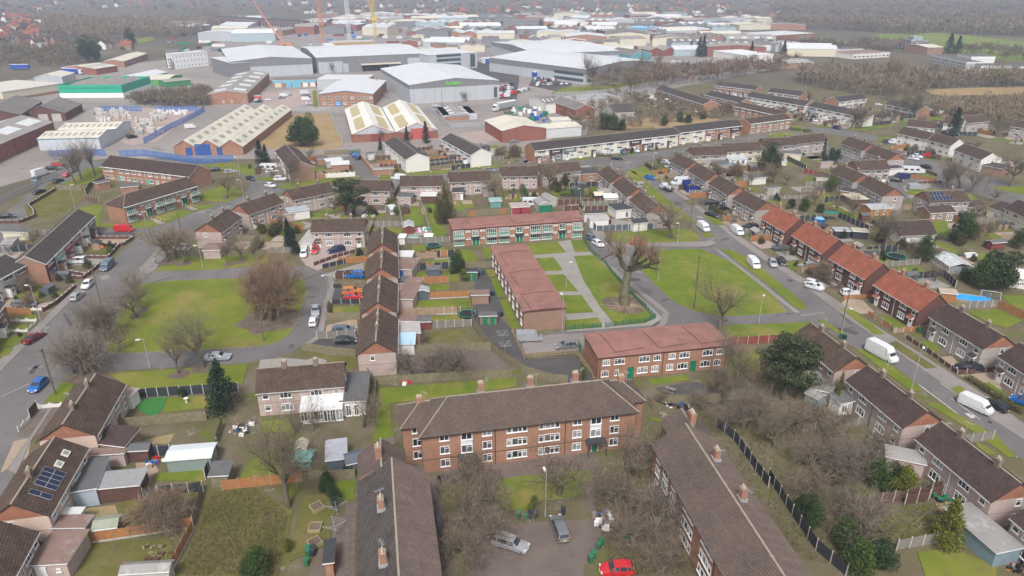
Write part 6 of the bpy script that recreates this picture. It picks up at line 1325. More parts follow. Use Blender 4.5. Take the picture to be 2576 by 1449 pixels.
# cranes
def lattice(mb, p, q, w, n, r=.14,m=0):
 p, q=Vector(p),Vector(q);d=(q - p).normalized();a=d.orthogonal().normalized();c=d.cross(a);P=[]
 for i in range(n+1):
  o=p.lerp(q, i/n);P.append([o+(a*sx+c*sy)*w/2 for sx, sy in ((-1,-1),(1,-1),(1,1),(-1,1))])
 for i in range(n):
  for k in range(4):
   mb.tube(P[i][k],P[i+1][k],r, r, 4,m);mb.tube(P[i][k],P[i+1][(k+1) % 4],r*.6,r*.6,3,m);mb.tube(P[i][k],P[i][(k+1) % 4],r*.6,r*.6,3,m)
def tower_crane(x, y, w, mat, label, cab=None, top=72):
 p=gd(x, y);root=empty('tower_crane', p, 0,label, 'crane');mb=MB();lattice(mb, (0,0,0),(0,0,top),w, 26,.2);ob('mast', mb.mesh('mast', [mat]),root)
 mb=MB();lattice(mb, (-14,0,top),(48,0,top+1),w*.7,18,.16);ob('jib', mb.mesh('jib', [mat]),root)
 mb=MB();mb.box(-13.5,-9,-1,1,top - 3.5,top - .5);ob('counterweight', mb.mesh('counterweight', [CONC]),root)
 mb=MB();mb.box(1.2,3.4,-1,1,top - 3,top - .5);ob('cab', mb.mesh('cab', [WHITE]),root)
 if cab:
  mb=MB();lattice(mb, (0,0,cab),(-9,-2,cab+34),w*.6,14,.14);ob('luffing_jib', mb.mesh('luffing_jib', [mat]),root);mb=MB();mb.box(-1.5,3.8,-1.6,1.6,cab - 2,cab+2.2);ob('machine_deck', mb.mesh('machine_deck', [mat]),root)
ORG=plain('crane_orange', (.55,.22,.10),.6);YEL=plain('crane_yellow', (.58,.44,.08),.6)
tower_crane(813,111,2.8,ORG, 'orange lattice tower crane mast above the building site');tower_crane(880,108,2.8,plain('crane_white', (.66,.66,.64),.6),'white lattice tower crane mast between the coloured cranes');tower_crane(944,96,2.6,YEL, 'yellow tower crane with luffing jib and machine deck', 20)
p=gd(714,117);root=empty('mobile_crane', p, 0,'mobile crane with long orange telescopic boom', 'crane');q=gd(652,8);hh=42
tip=Vector(((652 - CX)/FPX, 0,0));tipw=Vector((p.x - 24,p.y, hh)) - p
mb=MB();mb.tube((0,0,3),tipw*.55,.9,.75,6);mb.tube(tipw*.55,tipw, .55,.45,6);ob('boom', mb.mesh('boom', [ORG]),root)
mb=MB();mb.box(-3,9,-1.5,1.5,.8,3.2);mb.box(-3.5,-.5,-1.4,1.4,1,4);ob('carrier', mb.mesh('carrier', [ORG]),root)
# building site frames
shed((835,108),(945,104),'unfinished concrete frame with timber shuttering between the cranes', h=7,depth=20,wall=plain('shuttering', (.40,.28,.14),.8),top=CONC, name='building_frame', cat='building')
shed((818,112),(840,111),'stack of red and white site cabins', h=8,depth=10,wall=plain('site_red', (.5,.1,.09),.6),bandz=4,bandmat=WHITE, top=WHITE, name='site_cabins', cat='cabin')
# ---------------- vehicles ----------------
PT={k: paint('paint_' + k, c, r, m) for k, c, r, m in (('white', (.62,.63,.65),.3,0),('silver', (.42,.44,.47),.3,.4),('grey', (.20,.21,.23),.3,.3),('black', (.018,.019,.022),.22,0),('blue', (.012,.12,.42),.25,.1),('navy', (.018,.028,.10),.25,.1),('red', (.48,.02,.025),.28,0),('maroon', (.14,.012,.02),.28,.1),('orange', (.55,.17,.02),.3,.1),('steel', (.10,.14,.19),.28,.2),('teal', (.03,.12,.16),.3,.1))}
# profile stations: x fraction, belt height, top height, half width at belt, half width at top
STY={
 'hatch': (4.1,1.76,1.47,[(0,.62,.62,.74,.74),(.03,.86,.90,.84,.74),(.09,.93,1.32,.86,.60),(.22,.93,1.46,.88,.62),(.45,.92,1.47,.88,.63),(.58,.92,1.36,.88,.62),(.74,.92,.95,.87,.74),(.92,.76,.80,.84,.72),(1,.52,.54,.70,.66)],.98),
 'saloon': (4.7,1.8,1.44,[(0,.62,.62,.76,.74),(.03,.92,.96,.84,.76),(.17,.95,1.00,.87,.72),(.30,.95,1.39,.89,.60),(.45,.94,1.44,.89,.63),(.58,.93,1.36,.89,.62),(.72,.92,.95,.88,.74),(.92,.76,.79,.85,.72),(1,.52,.54,.72,.66)],.95),
 'suv': (4.5,1.86,1.68,[(0,.70,.70,.80,.78),(.02,1.02,1.06,.88,.80),(.07,1.05,1.55,.90,.66),(.20,1.05,1.67,.92,.68),(.48,1.04,1.68,.92,.68),(.60,1.04,1.58,.92,.67),(.74,1.04,1.08,.91,.78),(.93,.92,.96,.88,.76),(1,.62,.64,.76,.7)],1.0),
 'estate': (4.75,1.82,1.50,[(0,.62,.62,.78,.76),(.02,.94,.98,.86,.78),(.07,.96,1.40,.88,.64),(.16,.96,1.49,.89,.65),(.50,.95,1.50,.89,.65),(.62,.94,1.40,.89,.64),(.75,.93,.96,.88,.74),(.93,.78,.81,.85,.72),(1,.54,.56,.72,.66)],.97),
 'van': (5.1,1.96,2.0,[(0,1.0,1.0,.90,.88),(.01,1.15,1.9,.95,.84),(.06,1.15,1.98,.97,.86),(.45,1.15,2.0,.97,.86),(.72,1.15,1.96,.97,.84),(.82,1.13,1.50,.96,.80),(.89,1.10,1.16,.94,.84),(.97,.86,.90,.90,.80),(1,.55,.57,.80,.74)],1.05),
 'bigvan': (6.2,2.05,2.65,[(0,1.1,1.1,.96,.94),(.01,1.25,2.55,1.0,.86),(.05,1.25,2.64,1.02,.88),(.45,1.25,2.65,1.02,.88),(.72,1.25,2.60,1.02,.86),(.83,1.24,1.85,1.0,.82),(.89,1.20,1.26,.98,.86),(.97,.95,1.0,.94,.82),(1,.58,.6,.84,.76)],1.1)}
_vm={}
def veh_meshes(st):
 if st in _vm: return _vm[st]
 Ln, Wd, H, P, wr=STY[st];big=st in ('van', 'bigvan');zb = .30
 def sec(s):
  f, zb_, zt, wb, wt=s;x=(f - .5)*Ln;lo = .28 if .05 < f < .95 else .36
  return [(x, -wb*.98,lo),(x, -wb*1.0,zb_*.72),(x, -wb*.97,zb_),(x, -wt, zt),(x, -wt*.6,zt+.03),(x, wt*.6,zt+.03),(x, wt, zt),(x, wb*.97,zb_),(x, wb, zb_*.72),(x, wb*.98,lo)]
 mb=MB();R=[sec(s) for s in P]
 def cabin(i): return (P[i][2] - P[i][1] > .2) or (P[i+1][2] - P[i+1][1] > .2)
 for i in range(len(R) - 1):
  for k in range(9): mb.poly([R[i][k],R[i][k+1],R[i+1][k+1],R[i+1][k]][::-1])
  mb.poly([R[i][0],R[i][9],R[i+1][9],R[i+1][0]],1)
 mb.poly(R[0]);mb.poly(R[-1][::-1])
 body=mb.mesh('body', [PT['white'],BLACK],False)
 out=[]
 def inset(q, e=.012,s=.88):
  q=[Vector(v) for v in q];c=sum(q, Vector())/len(q);n=(q[1] - q[0]).cross(q[2] - q[0]).normalized()
  if n.dot(c - Vector((0,0,.7))) < 0: n=-n
  return [c+(v - c)*s+n*e for v in q]
 cab=[i for i in range(len(R) - 1) if cabin(i)]
 # side windows: one mesh per side
 for side in (0,1):
  w=MB();a, b=(2,3) if side == 0 else (7,6)
  rng_=[i for i in cab if (not big or i >= len(R) - 5)]
  for i in rng_:
   if min(P[i][2] - P[i][1],P[i+1][2] - P[i+1][1]) < .02 and not (P[i][2] - P[i][1] > .2 or P[i+1][2] - P[i+1][1] > .2): continue
   w.poly(inset([R[i][a],R[i][b],R[i+1][b],R[i+1][a]],.012,.86))
  out.append(('side_window', w.mesh('side_window', [CARGLASS])))
 wi=cab[-1];w=MB();w.poly(inset([R[wi][3],R[wi][6],R[wi+1][6],R[wi+1][3]],.03,.9));
 if big: w.poly(inset([R[wi - 1][3],R[wi - 1][6],R[wi][6],R[wi][3]],.03,.88)) if st == 'x' else None
 out.append(('windscreen', w.mesh('windscreen', [CARGLASS])))
 wi=cab[0];w=MB()
 if not big: w.poly(inset([R[wi][3],R[wi][6],R[wi+1][6],R[wi+1][3]],.03,.86));out.append(('rear_window', w.mesh('rear_window', [CARGLASS])))
 for s in (-1,1):
  y=s*P[-2][3]*.72;x=Ln/2
  h=MB();h.box(x - .42,x - .02,y - .17,y+.17,P[-1][1]+.02,P[-1][1]+.2);out.append(('headlight', h.mesh('headlight', [LAMPW])))
  y=s*P[1][3]*.84;t=MB();t.box(-x - .03+.0,-x+.14,y - .1,y+.1,P[1][1] - .28,P[1][1] - .03 if not big else P[1][1]+.2);out.append(('tail_light', t.mesh('tail_light', [LAMPR])))
 n=MB();n.box(-Ln/2 - .03,-Ln/2+.02,-.26,.26,.55,.67);out.append(('number_plate', n.mesh('number_plate', [PLATE])))
 n=MB();n.box(Ln/2 - .02,Ln/2+.03,-.26,.26,.38,.49);out.append(('number_plate', n.mesh('number_plate', [WHITE])))
 if 'wheel' not in _vm:
  q=MB();N=14
  q.tube((0,-.11,0),(0,.11,0),.33,.33,N, 0)
  for sg in (-1,1):
   ring=[(.33*math.cos(2*math.pi*k/N),sg*.11,.33*math.sin(2*math.pi*k/N)) for k in range(N)];inn=[(.21*math.cos(2*math.pi*k/N),sg*.115,.21*math.sin(2*math.pi*k/N)) for k in range(N)]
   for k in range(N): f=[ring[k],ring[(k+1) % N],inn[(k+1) % N],inn[k]];q.poly(f if sg < 0 else f[::-1],0)
   q.poly(inn if sg < 0 else inn[::-1],1)
  _vm['wheel']=q.mesh('wheel', [TYRE, ALLOY])
 _vm[st]=(body, out, Ln, Wd, wr);return _vm[st]
def car(st, col, a, b, label, scale=1.0,group=None, simple=False, z=.05,name=None):
 body, parts, Ln, Wd, wr=veh_meshes(st);P, Q=g(*a),g(*b);d=Q - P;rz=math.atan2(d.y, d.x);m=(P+Q)/2
 nm=name or ('van' if 'van' in st else 'car');root=empty(nm, (m.x, m.y, z),rz, label, nm, group, (scale,)*3)
 ob('body', body, root, mat=[PT[col],BLACK])
 for n, me in parts:
  if simple and n not in ('windscreen', 'side_window', 'rear_window'): continue
  ob(n, me, root)
 for sx in (-.31,.31):
  for sy in (-1,1): ob('wheel', _vm['wheel'],root, (sx*Ln, sy*(Wd/2 - .16),.33),0,(wr,)*3)
 return root
def cars(tile, rows):
 S(*tile)
 for st, col, a, b, lab in rows: car(st, col, a, b, lab)
cars((2,0),[('hatch', 'silver', (745,138),(818,75),'silver hatchback parked half on the pavement behind the white car'),('saloon', 'maroon', (285,565),(412,488),'maroon saloon parked on the broad road'),('hatch', 'blue', (445,955),(338,1062),'bright blue hatchback facing down the road beside a telegraph pole'),('saloon', 'silver', (2085,725),(2305,715),'silver saloon on the crescent beside the bare tree'),('estate', 'grey', (140,190),(360,185),'grey people carrier on the brick-walled drive'),])
cars((1,0),[('hatch', 'white', (918,1395),(848,1480),'white hatchback parked facing the silver one'),('van', 'steel', (1128,1210),(1040,1295),'dark blue-grey passenger van at the kerb'),('van', 'red', (1175,880),(1340,880),'bright red panel van on the side road'),('suv', 'white', (862,1198),(698,1202),'white off-roader on the terrace drive'),('saloon', 'black', (355,512),(445,478),'black saloon driving along the works road'),('hatch', 'black', (545,402),(632,368),'black hatchback behind the red one on works road'),('hatch', 'red', (645,345),(705,308),'red hatchback by the three bare trees'),('estate', 'black', (455,262),(615,262),'black estate outside the white roller doors'),('hatch', 'red', (525,222),(640,222),'red car behind the black estate'),('hatch', 'grey', (700,300),(790,260),'dark car beneath the bare trees'),('bigvan', 'white', (350,340),(475,300),'white minibus outside the garages'),('hatch', 'steel', (385,360),(350,385),'blue car nose-on by the minibus'),('saloon', 'black', (0,748),(148,740),'black saloon behind the railings'),('hatch', 'black', (2110,278),(2245,268),'black car by the brick substation'),('estate', 'silver', (2270,300),(2372,290),'silver car next to the lamp post bend'),('hatch', 'black', (2480,350),(2570,375),'black hatchback at the bend'),('suv', 'white', (1905,1068),(1762,1068),'white off-roader under bare trees')])
cars((1,1),[('suv', 'white', (105,295),(222,295),'white off-roader next to the touring caravan'),('suv', 'white', (192,368),(302,368),'white off-roader by the tan brick gable'),('hatch', 'white', (108,425),(186,442),'white hatchback driving round the bend'),('suv', 'teal', (950,110),(1040,105),'teal car above the blue one at the fence end'),('hatch', 'blue', (975,135),(1065,130),'bright blue car at the fence end'),('hatch', 'navy', (1020,162),(1062,145),'navy car tucked by brick garden walls'),('van', 'white', (1480,362),(1392,355),'white van half hidden by the semi roof'),('suv', 'navy', (870,1075),(750,1100),'navy off-roader on the long fenced drive'),('saloon', 'red', (610,1045),(585,1125),'red saloon beside the white car'),('hatch', 'white', (490,1090),(475,1162),'white hatchback below the side garage'),('hatch', 'white', (500,1045),(492,1085),'white car squeezed behind the white hatchback'),('suv', 'blue', (1075,1345),(925,1345),'vivid blue off-roader on the gable-row drive'),('saloon', 'grey', (2300,270),(2400,285),'grey car on the back road')])
cars((2,1),[('saloon', 'silver', (600,205),(600,295),'silver-white saloon on the crescent bend, facing white coupe'),('hatch', 'white', (570,400),(590,320),'white hatchback nose to nose on the crescent bend'),('suv', 'orange', (885,65),(1050,55),'orange off-roader on the gravel drive'),('hatch', 'red', (912,112),(1052,108),'bright red hatchback below the orange one'),('estate', 'steel', (785,450),(992,445),'dark blue estate on the tan slab drive'),('hatch', 'black', (820,560),(995,552),'black hatchback on the dark fenced drive')])
cars((1,2),[('hatch', 'blue', (1355,345),(1425,362),'pale blue hatchback at the junction'),('bigvan', 'white', (1770,405),(1605,412),'long white van by the blue hoarding'),('suv', 'grey', (1530,205),(1560,262),'grey car inside the hedge'),('hatch', 'white', (1520,195),(1590,205),'white car behind the grey one inside the hedge'),('suv', 'black', (1950,610),(2082,612),'black off-roader on the tarmac drive'),('hatch', 'black', (2065,665),(2165,660),'black car behind clipped hedge'),('saloon', 'black', (1965,715),(2062,745),'black saloon parked on the verge'),('hatch', 'silver', (2255,730),(2235,800),'silver hatchback on a grass drive'),('van', 'white', (1880,830),(1968,895),'white van parked across the grass corner'),('van', 'white', (2215,865),(2310,935),'white van with a laden trailer in front'),('suv', 'black', (2465,855),(2320,860),'black off-roader before the first red roof'),('van', 'white', (2385,1185),(2470,1275),'white van with orange stripes beside the green'),('hatch', 'steel', (760,950),(845,988),'blue-grey hatchback by the green railings'),('hatch', 'white', (815,995),(918,1052),'white hatchback by the green railings'),('hatch', 'red', (1205,1010),(1320,1015),'red hatchback behind the pollarded tree'),('van', 'maroon', (972,810),(830,812),'maroon van in the fenced yard'),('saloon', 'maroon', (1440,832),(1580,828),'maroon saloon along the slate fence'),('estate', 'black', (1008,155),(1105,160),'black estate on the terrace road'),('suv', 'teal', (1068,85),(1135,105),'dark teal car on a terrace forecourt'),('hatch', 'maroon', (1130,70),(1185,95),'maroon car on a terrace forecourt'),('suv', 'white', (1195,70),(1272,92),'white car on a terrace forecourt'),('suv', 'grey', (1345,45),(1412,72),'grey car on a terrace forecourt')])
cars((1,3),[('saloon', 'steel', (60,1065),(205,1060),'blue saloon before the glazed porch'),('hatch', 'silver', (30,1190),(60,1250),'silver hatchback parked beside black one'),('hatch', 'black', (100,1170),(165,1240),'black hatchback parked beside silver one'),('estate', 'silver', (490,1245),(305,1252),'silver estate on the red house drive'),('suv', 'red', (415,1290),(585,1305),'dark red car behind the hedge'),('hatch', 'white', (390,1410),(515,1445),'white coupe on the road edge'),('saloon', 'steel', (1855,1285),(2025,1240),'blue-grey saloon at the greenhouse end'),('van', 'navy', (1390,350),(1285,345),'navy van on the gravel drive'),('hatch', 'black', (1240,375),(1342,385),'black car before the navy van'),('van', 'silver', (1410,460),(1555,462),'silver panel van on the close'),('saloon', 'black', (1550,235),(1645,255),'black saloon with lit lamps on the avenue'),('hatch', 'white', (1415,150),(1508,170),'white hatchback outside the white house'),('hatch', 'white', (1455,125),(1545,150),'white hatchback behind another outside the white house'),('saloon', 'maroon', (2300,300),(2390,310),'maroon car beside the tan bungalow')])
cars((2,3),[('hatch', 'white', (415,-5),(520,25),'white hatchback by the red-brick drive'),('hatch', 'white', (740,70),(900,72),'white coupe inside the low panel fence'),('bigvan', 'white', (1040,640),(1235,745),'large white high-roof van half on the verge'),('estate', 'black', (2115,832),(1895,822),'black estate on slab drive by bay window'),('van', 'white', (1965,1160),(2200,1270),'white works van with roof bars and red graphics'),('hatch', 'black', (2370,1250),(2205,1165),'black hatchback behind the works van'),('hatch', 'blue', (2620,1190),(2510,1150),'bright blue hatchback beyond the hedge')])
cars((3,2),[('estate', 'grey', (520,1110),(440,900),'blue-grey estate car in the concrete court'),('hatch', 'red', (1195,1410),(905,1420),'bright red hatchback at the court entrance'),('estate', 'silver', (-160,1110),(130,1200),'frosty silver people carrier under bare branches')])
cars((2,2),[('van', 'silver', (60,530),(285,525),'silver panel van with solar sheets on its roof'),('hatch', 'grey', (590,600),(495,610),'dark grey car in the pale car park')])
cars((0,1),[('hatch', 'white', (92,1015),(158,1012),'white car crossing the pink forecourt'),('van', 'white', (240,975),(320,970),'white van in the forecourt row'),('hatch', 'grey', (222,995),(295,990),'grey car in the forecourt row'),('van', 'silver', (290,965),(352,962),'silver van in the forecourt row'),('bigvan', 'white', (445,955),(548,945),'white minibus by the brick office'),('van', 'grey', (465,985),(548,978),'grey car under the white minibus'),('van', 'white', (462,1010),(555,1010),'white van below the minibus'),('hatch', 'silver', (505,1058),(572,1055),'silver hatchback at the forecourt corner'),('van', 'white', (-5,885),(62,880),'white van by the red container'),('hatch', 'silver', (1770,1080),(1850,1078),'silver car on the works road')])
cars((0,0),[('suv', 'black', (1300,1395),(1365,1385),'black car in the builders yard'),('van', 'white', (1885,1295),(1955,1290),'white van beside the cream factory')])
cars((0,3),[('suv', 'navy', (655,1290),(738,1310),'navy hatchback driving on the avenue'),('hatch', 'white', (425,1215),(495,1235),'white hatchback parked at the terrace kerb'),('hatch', 'grey', (355,1190),(418,1210),'grey hatchback parked at the terrace kerb'),('van', 'white', (1755,1150),(1660,1152),'white van at the lane end'),('hatch', 'silver', (1075,1065),(1145,1068),'silver car behind the short terrace'),('van', 'white', (1320,1445),(1225,1445),'white van on the corner plot'),('hatch', 'navy', (1155,1440),(1225,1430),'navy car on the corner plot')])
# car parks: rows of parked cars, each one a car
rc=random.Random(3);S(0,0)
def car_row(p0,p1,n, face, label, group, sty=('hatch', 'saloon', 'suv', 'van'),cols=('white', 'white', 'silver', 'grey', 'black', 'white', 'navy', 'red')):
 a, b=gd(*p0),gd(*p1)
 for i in range(n):
  if rc.random() < .1: continue
  m=a.lerp(b, (i+.5)/n);d=Vector((math.cos(face),math.sin(face),0))*(1 if rc.random() < .5 else -1);u, v=proj(m - d),proj(m+d)
  col=rc.choice(cols);st=rc.choice(sty);c='van' if st == 'van' else 'car'
  car(st, col, (u[0]*4,u[1]*4),(v[0]*4,v[1]*4),f'{col} {c} {label}', 1,f'{col} {c}s {group}', True)
for p0,p1,n, f in (((1246,168),(1306,164),14,.3),((1248,174),(1308,170),14,.3),((1250,180),(1290,178),10,.3),((1254,218),(1290,214),9,1.4),((1252,228),(1290,224),10,1.4),((1252,237),(1285,235),9,1.4),((1252,245),(1282,243),8,1.4)):
 car_row(p0,p1,n, f, 'in the rows behind the lettered warehouse', 'behind the lettered warehouse')
for p0,p1,n, f in (((1345,200),(1410,194),13,1.3),((1344,208),(1400,203),11,1.3),((1350,216),(1430,212),12,1.3),((1290,238),(1330,226),8,.9)):
 car_row(p0,p1,n, f, 'in the office car park by the poplars', 'by the poplars')
car_row((640,245),(655,262),6,.2,'along the brick works wall', 'along the brick works');car_row((1680,160),(1850,172),14,.4,'on the transport yard', 'on the transport yard', ('van', 'bigvan', 'hatch'));car_row((1290,362),(1300,352),2,.2,'on the cracked concrete yard', 'on the concrete yard')
# lorries, caravan, pick-ups
def lorry(a, b, col, label, L=13.6,h=4.0,tile=None, cab=True, txt=None):
 if tile: S(*tile)
 P, Q=g(*a),g(*b);d=Q - P;rz=math.atan2(d.y, d.x);root=empty('lorry', ((P+Q)/2).to_tuple(),rz, label, 'lorry')
 mb=MB();mb.box(-L/2,L/2,-1.25,1.25,1.1,h);ob('trailer', mb.mesh('trailer', [col]),root);x=L/2
 rb=MB();rb.box(-L/2+.05,L/2 - .05,-1.2,1.2,h, h+.05);ob('trailer_roof', rb.mesh('trailer_roof', [WHITE]),root)
 if cab:
  mb=MB();pr=[(x+.4,.6),(x+2.9,.6),(x+2.9,1.9),(x+2.6,3.1),(x+1.9,3.7),(x+.4,3.7)]
  for s, y in ((1,-1.2),(-1,1.2)): q=[(u, y, v) for u, v in pr];mb.poly(q[::s])
  for i in range(len(pr)): u, v=pr[i],pr[(i+1) % len(pr)];mb.poly([(u[0],-1.2,u[1]),(u[0],1.2,u[1]),(v[0],1.2,v[1]),(v[0],-1.2,v[1])][::-1])
  ob('cab', mb.mesh('cab', [PT['white']]),root);w=MB();w.poly([(x+2.92,-1.05,2.0),(x+2.92,1.05,2.0),(x+2.64,1.05,3.0),(x+2.64,-1.05,3.0)]);ob('windscreen', w.mesh('windscreen', [CARGLASS]),root)
 for xx in [-L/2+1.5,-L/2+2.8,-L/2+4.1]+([x+1.9,x - .8] if cab else []):
  for s in (-1,1): ob('wheel', _vm['wheel'],root, (xx, s*1.1,.5),0,(1.5,1.5,1.5))
 if txt: sign(root, txt, 0,-1.27,2.7,1.5,WHITE, 0,.02)
BLT=plain('blue_curtain', (.02,.07,.34),.5)
lorry((650,745),(790,750),BLT, 'blue curtain-sided lorry with white cab in the loading yard', tile=(0,0));lorry((150,705),(270,705),BLT, 'blue trailer parked by the railway', tile=(0,0),cab=False)
lorry((190,790),(370,765),BLT, 'blue curtain-sided trailer with pale script in the warehouse yard', tile=(0,2),cab=False);lorry((2480,640),(2310,645),BLT, 'blue trailer backed up with its white cab out', tile=(0,1));lorry((2440,620),(2270,635),PT['white'],'white-fronted lorry beside the blue trailer', tile=(0,1));lorry((2570,1090),(2470,1110),PT['silver'],'pale lorry in the recycling yard', tile=(0,1))
def caravan(a, b, label, tile, L=6.4,cab=False, name='caravan'):
 S(*tile);P, Q=g(*a),g(*b);d=Q - P;root=empty(name, ((P+Q)/2).to_tuple(),math.atan2(d.y, d.x),label, name);mb=MB()
 pr=[(-L/2,.5),(L/2,.5),(L/2+.15,1.4),(L/2 - .35,2.5),(-L/2+.3,2.6),(-L/2 - .1,1.6)]
 for s, y in ((1,-1.1),(-1,1.1)): mb.poly([(u, y, v) for u, v in pr][::s])
 for i in range(len(pr)): u, v=pr[i],pr[(i+1) % len(pr)];mb.poly([(u[0],-1.1,u[1]),(u[0],1.1,u[1]),(v[0],1.1,v[1]),(v[0],-1.1,v[1])][::-1])
 ob('body', mb.mesh('body', [PT['white']]),root)
 for x in (-L*.32,0,L*.3): w=MB();w.box(x - .55,x+.55,-1.14,-1.1,1.4,2.05);ob('window', w.mesh('window', [CARGLASS]),root)
 w=MB();w.box(-L/2 - .12,-L/2,-.8,.8,1.5,2.1);ob('window', w.mesh('window', [CARGLASS]),root)
 for x in ((-L*.3,L*.3) if cab else (0,)):
  for s in (-1,1): ob('wheel', _vm['wheel'],root, (x, s*.98,.33))
 if cab: mb=MB();mb.box(L/2,L/2+1.4,-.95,.95,.5,1.6);ob('cab', mb.mesh('cab', [PT['white']]),root)
 else: mb=MB();mb.tube((L/2,-.5,.5),(L/2+1.3,0,.45),.05,.05,4);mb.tube((L/2,.5,.5),(L/2+1.3,0,.45),.05,.05,4);mb.tube((L/2+1.1,0,0),(L/2+1.1,0,.6),.08,.08,6);ob('drawbar', mb.mesh('drawbar', [BLACK]),root)
caravan((45,268),(225,268),'white touring caravan parked behind the tan brick terrace', (1,1));caravan((1365,295),(1490,298),'white motorhome beside the black fence', (1,3),6.6,True, 'motorhome');caravan((130,625),(230,622),'small white caravan by the garages', (1,2),5)
def pickup(a, b, tile, col, label, load):
 S(*tile);P, Q=g(*a),g(*b);d=Q - P;root=empty('flatbed_truck', ((P+Q)/2).to_tuple(),math.atan2(d.y, d.x),label, 'truck');mb=MB()
 pr=[(.6,.5),(3.0,.5),(3.0,1.2),(2.3,1.35),(1.75,2.1),(.6,2.1)]
 for s, y in ((1,-.95),(-1,.95)): mb.poly([(u, y, v) for u, v in pr][::s])
 for i in range(len(pr)): u, v=pr[i],pr[(i+1) % len(pr)];mb.poly([(u[0],-.95,u[1]),(u[0],.95,u[1]),(v[0],.95,v[1]),(v[0],-.95,v[1])][::-1])
 ob('cab', mb.mesh('cab', [PT[col]]),root);w=MB();w.poly([(2.32,-.85,1.4),(2.32,.85,1.4),(1.8,.85,2.05),(1.8,-.85,2.05)]);ob('windscreen', w.mesh('windscreen', [CARGLASS]),root)
 mb=MB();mb.box(-3.2,.5,-1,1,.75,.9);mb.box(-3.2,.5,-1,-.95,.9,1.25);mb.box(-3.2,.5,.95,1,.9,1.25);mb.box(-3.25,-3.2,-1,1,.9,1.25);ob('flatbed', mb.mesh('flatbed', [W_BROWN]),root)
 for x in (-2.0,2.1):
  for s in (-1,1): ob('wheel', _vm['wheel'],root, (x, s*.85,.35),0,(1.1,)*3)
 if load:
  mb=MB()
  for i in range(9): x, y=random.uniform(-2.2,.1),random.uniform(-.7,.7);w=random.uniform(.15,.45);mb.box(x, x+w, y, y+w, .92,.95+random.uniform(.2,.8),i % 3)
  l=ob('truck_load', mb.mesh('truck_load', [STEEL, PT['blue'],WHITE]),None, root.location);l.rotation_euler=root.rotation_euler;tag(l, 'jumbled scrap on the flatbed of the white truck', 'scrap', None, 'stuff')
pickup((1600,490),(1500,440),(1,2),'white', 'white flatbed truck loaded with scrap in the street', True);pickup((1720,150),(1570,130),(1,3),'red', 'red flatbed recovery truck outside the white house', False)
# ---------------- trees, shrubs, woodland ----------------
TWIG=leafy('bare_twigs', (0.20,0.158,0.115),.38);TWIG_RED=leafy('copper_twigs', (0.225,0.155,0.105),.35);TWIG_PALE=leafy('pale_twigs', (0.215,0.172,0.138),.42)
BARK=plain('bark', (0.115,0.094,0.072),.95,.3,2.0);BARK_G=plain('greenish_bark', (0.125,0.115,0.075),.95,.3,2.0)
EVER=leafy('dark_evergreen', (0.03,0.052,0.02),.55);EVER2=leafy('pine_green', (0.052,0.07,0.03),.5);EVER3=leafy('yellow_green_leaf', (0.10,0.115,0.02),.5);EVER4=leafy('laurel_leaf', (0.045,0.075,0.02),.5);HEDGEM=leafy('hedge_leaf', (0.07,0.068,0.028),.5);CONIF=leafy('blue_conifer', (0.02,0.04,0.024),.5)
def blades(P, D, ln, wd, rs):
 """thin twig triangles from points P along directions D"""
 n=len(P);D=D/(np.linalg.norm(D, axis=1)[:, None]+1e-9);r=rs.normal(size=(n, 3));s=np.cross(D, r);s /= (np.linalg.norm(s, axis=1)[:, None]+1e-9)
 v=np.stack([P - s*wd[:, None]/2,P+s*wd[:, None]/2,P+D*ln[:, None]],1).reshape(-1,3)
 return v, np.arange(3*n).reshape(-1,3)
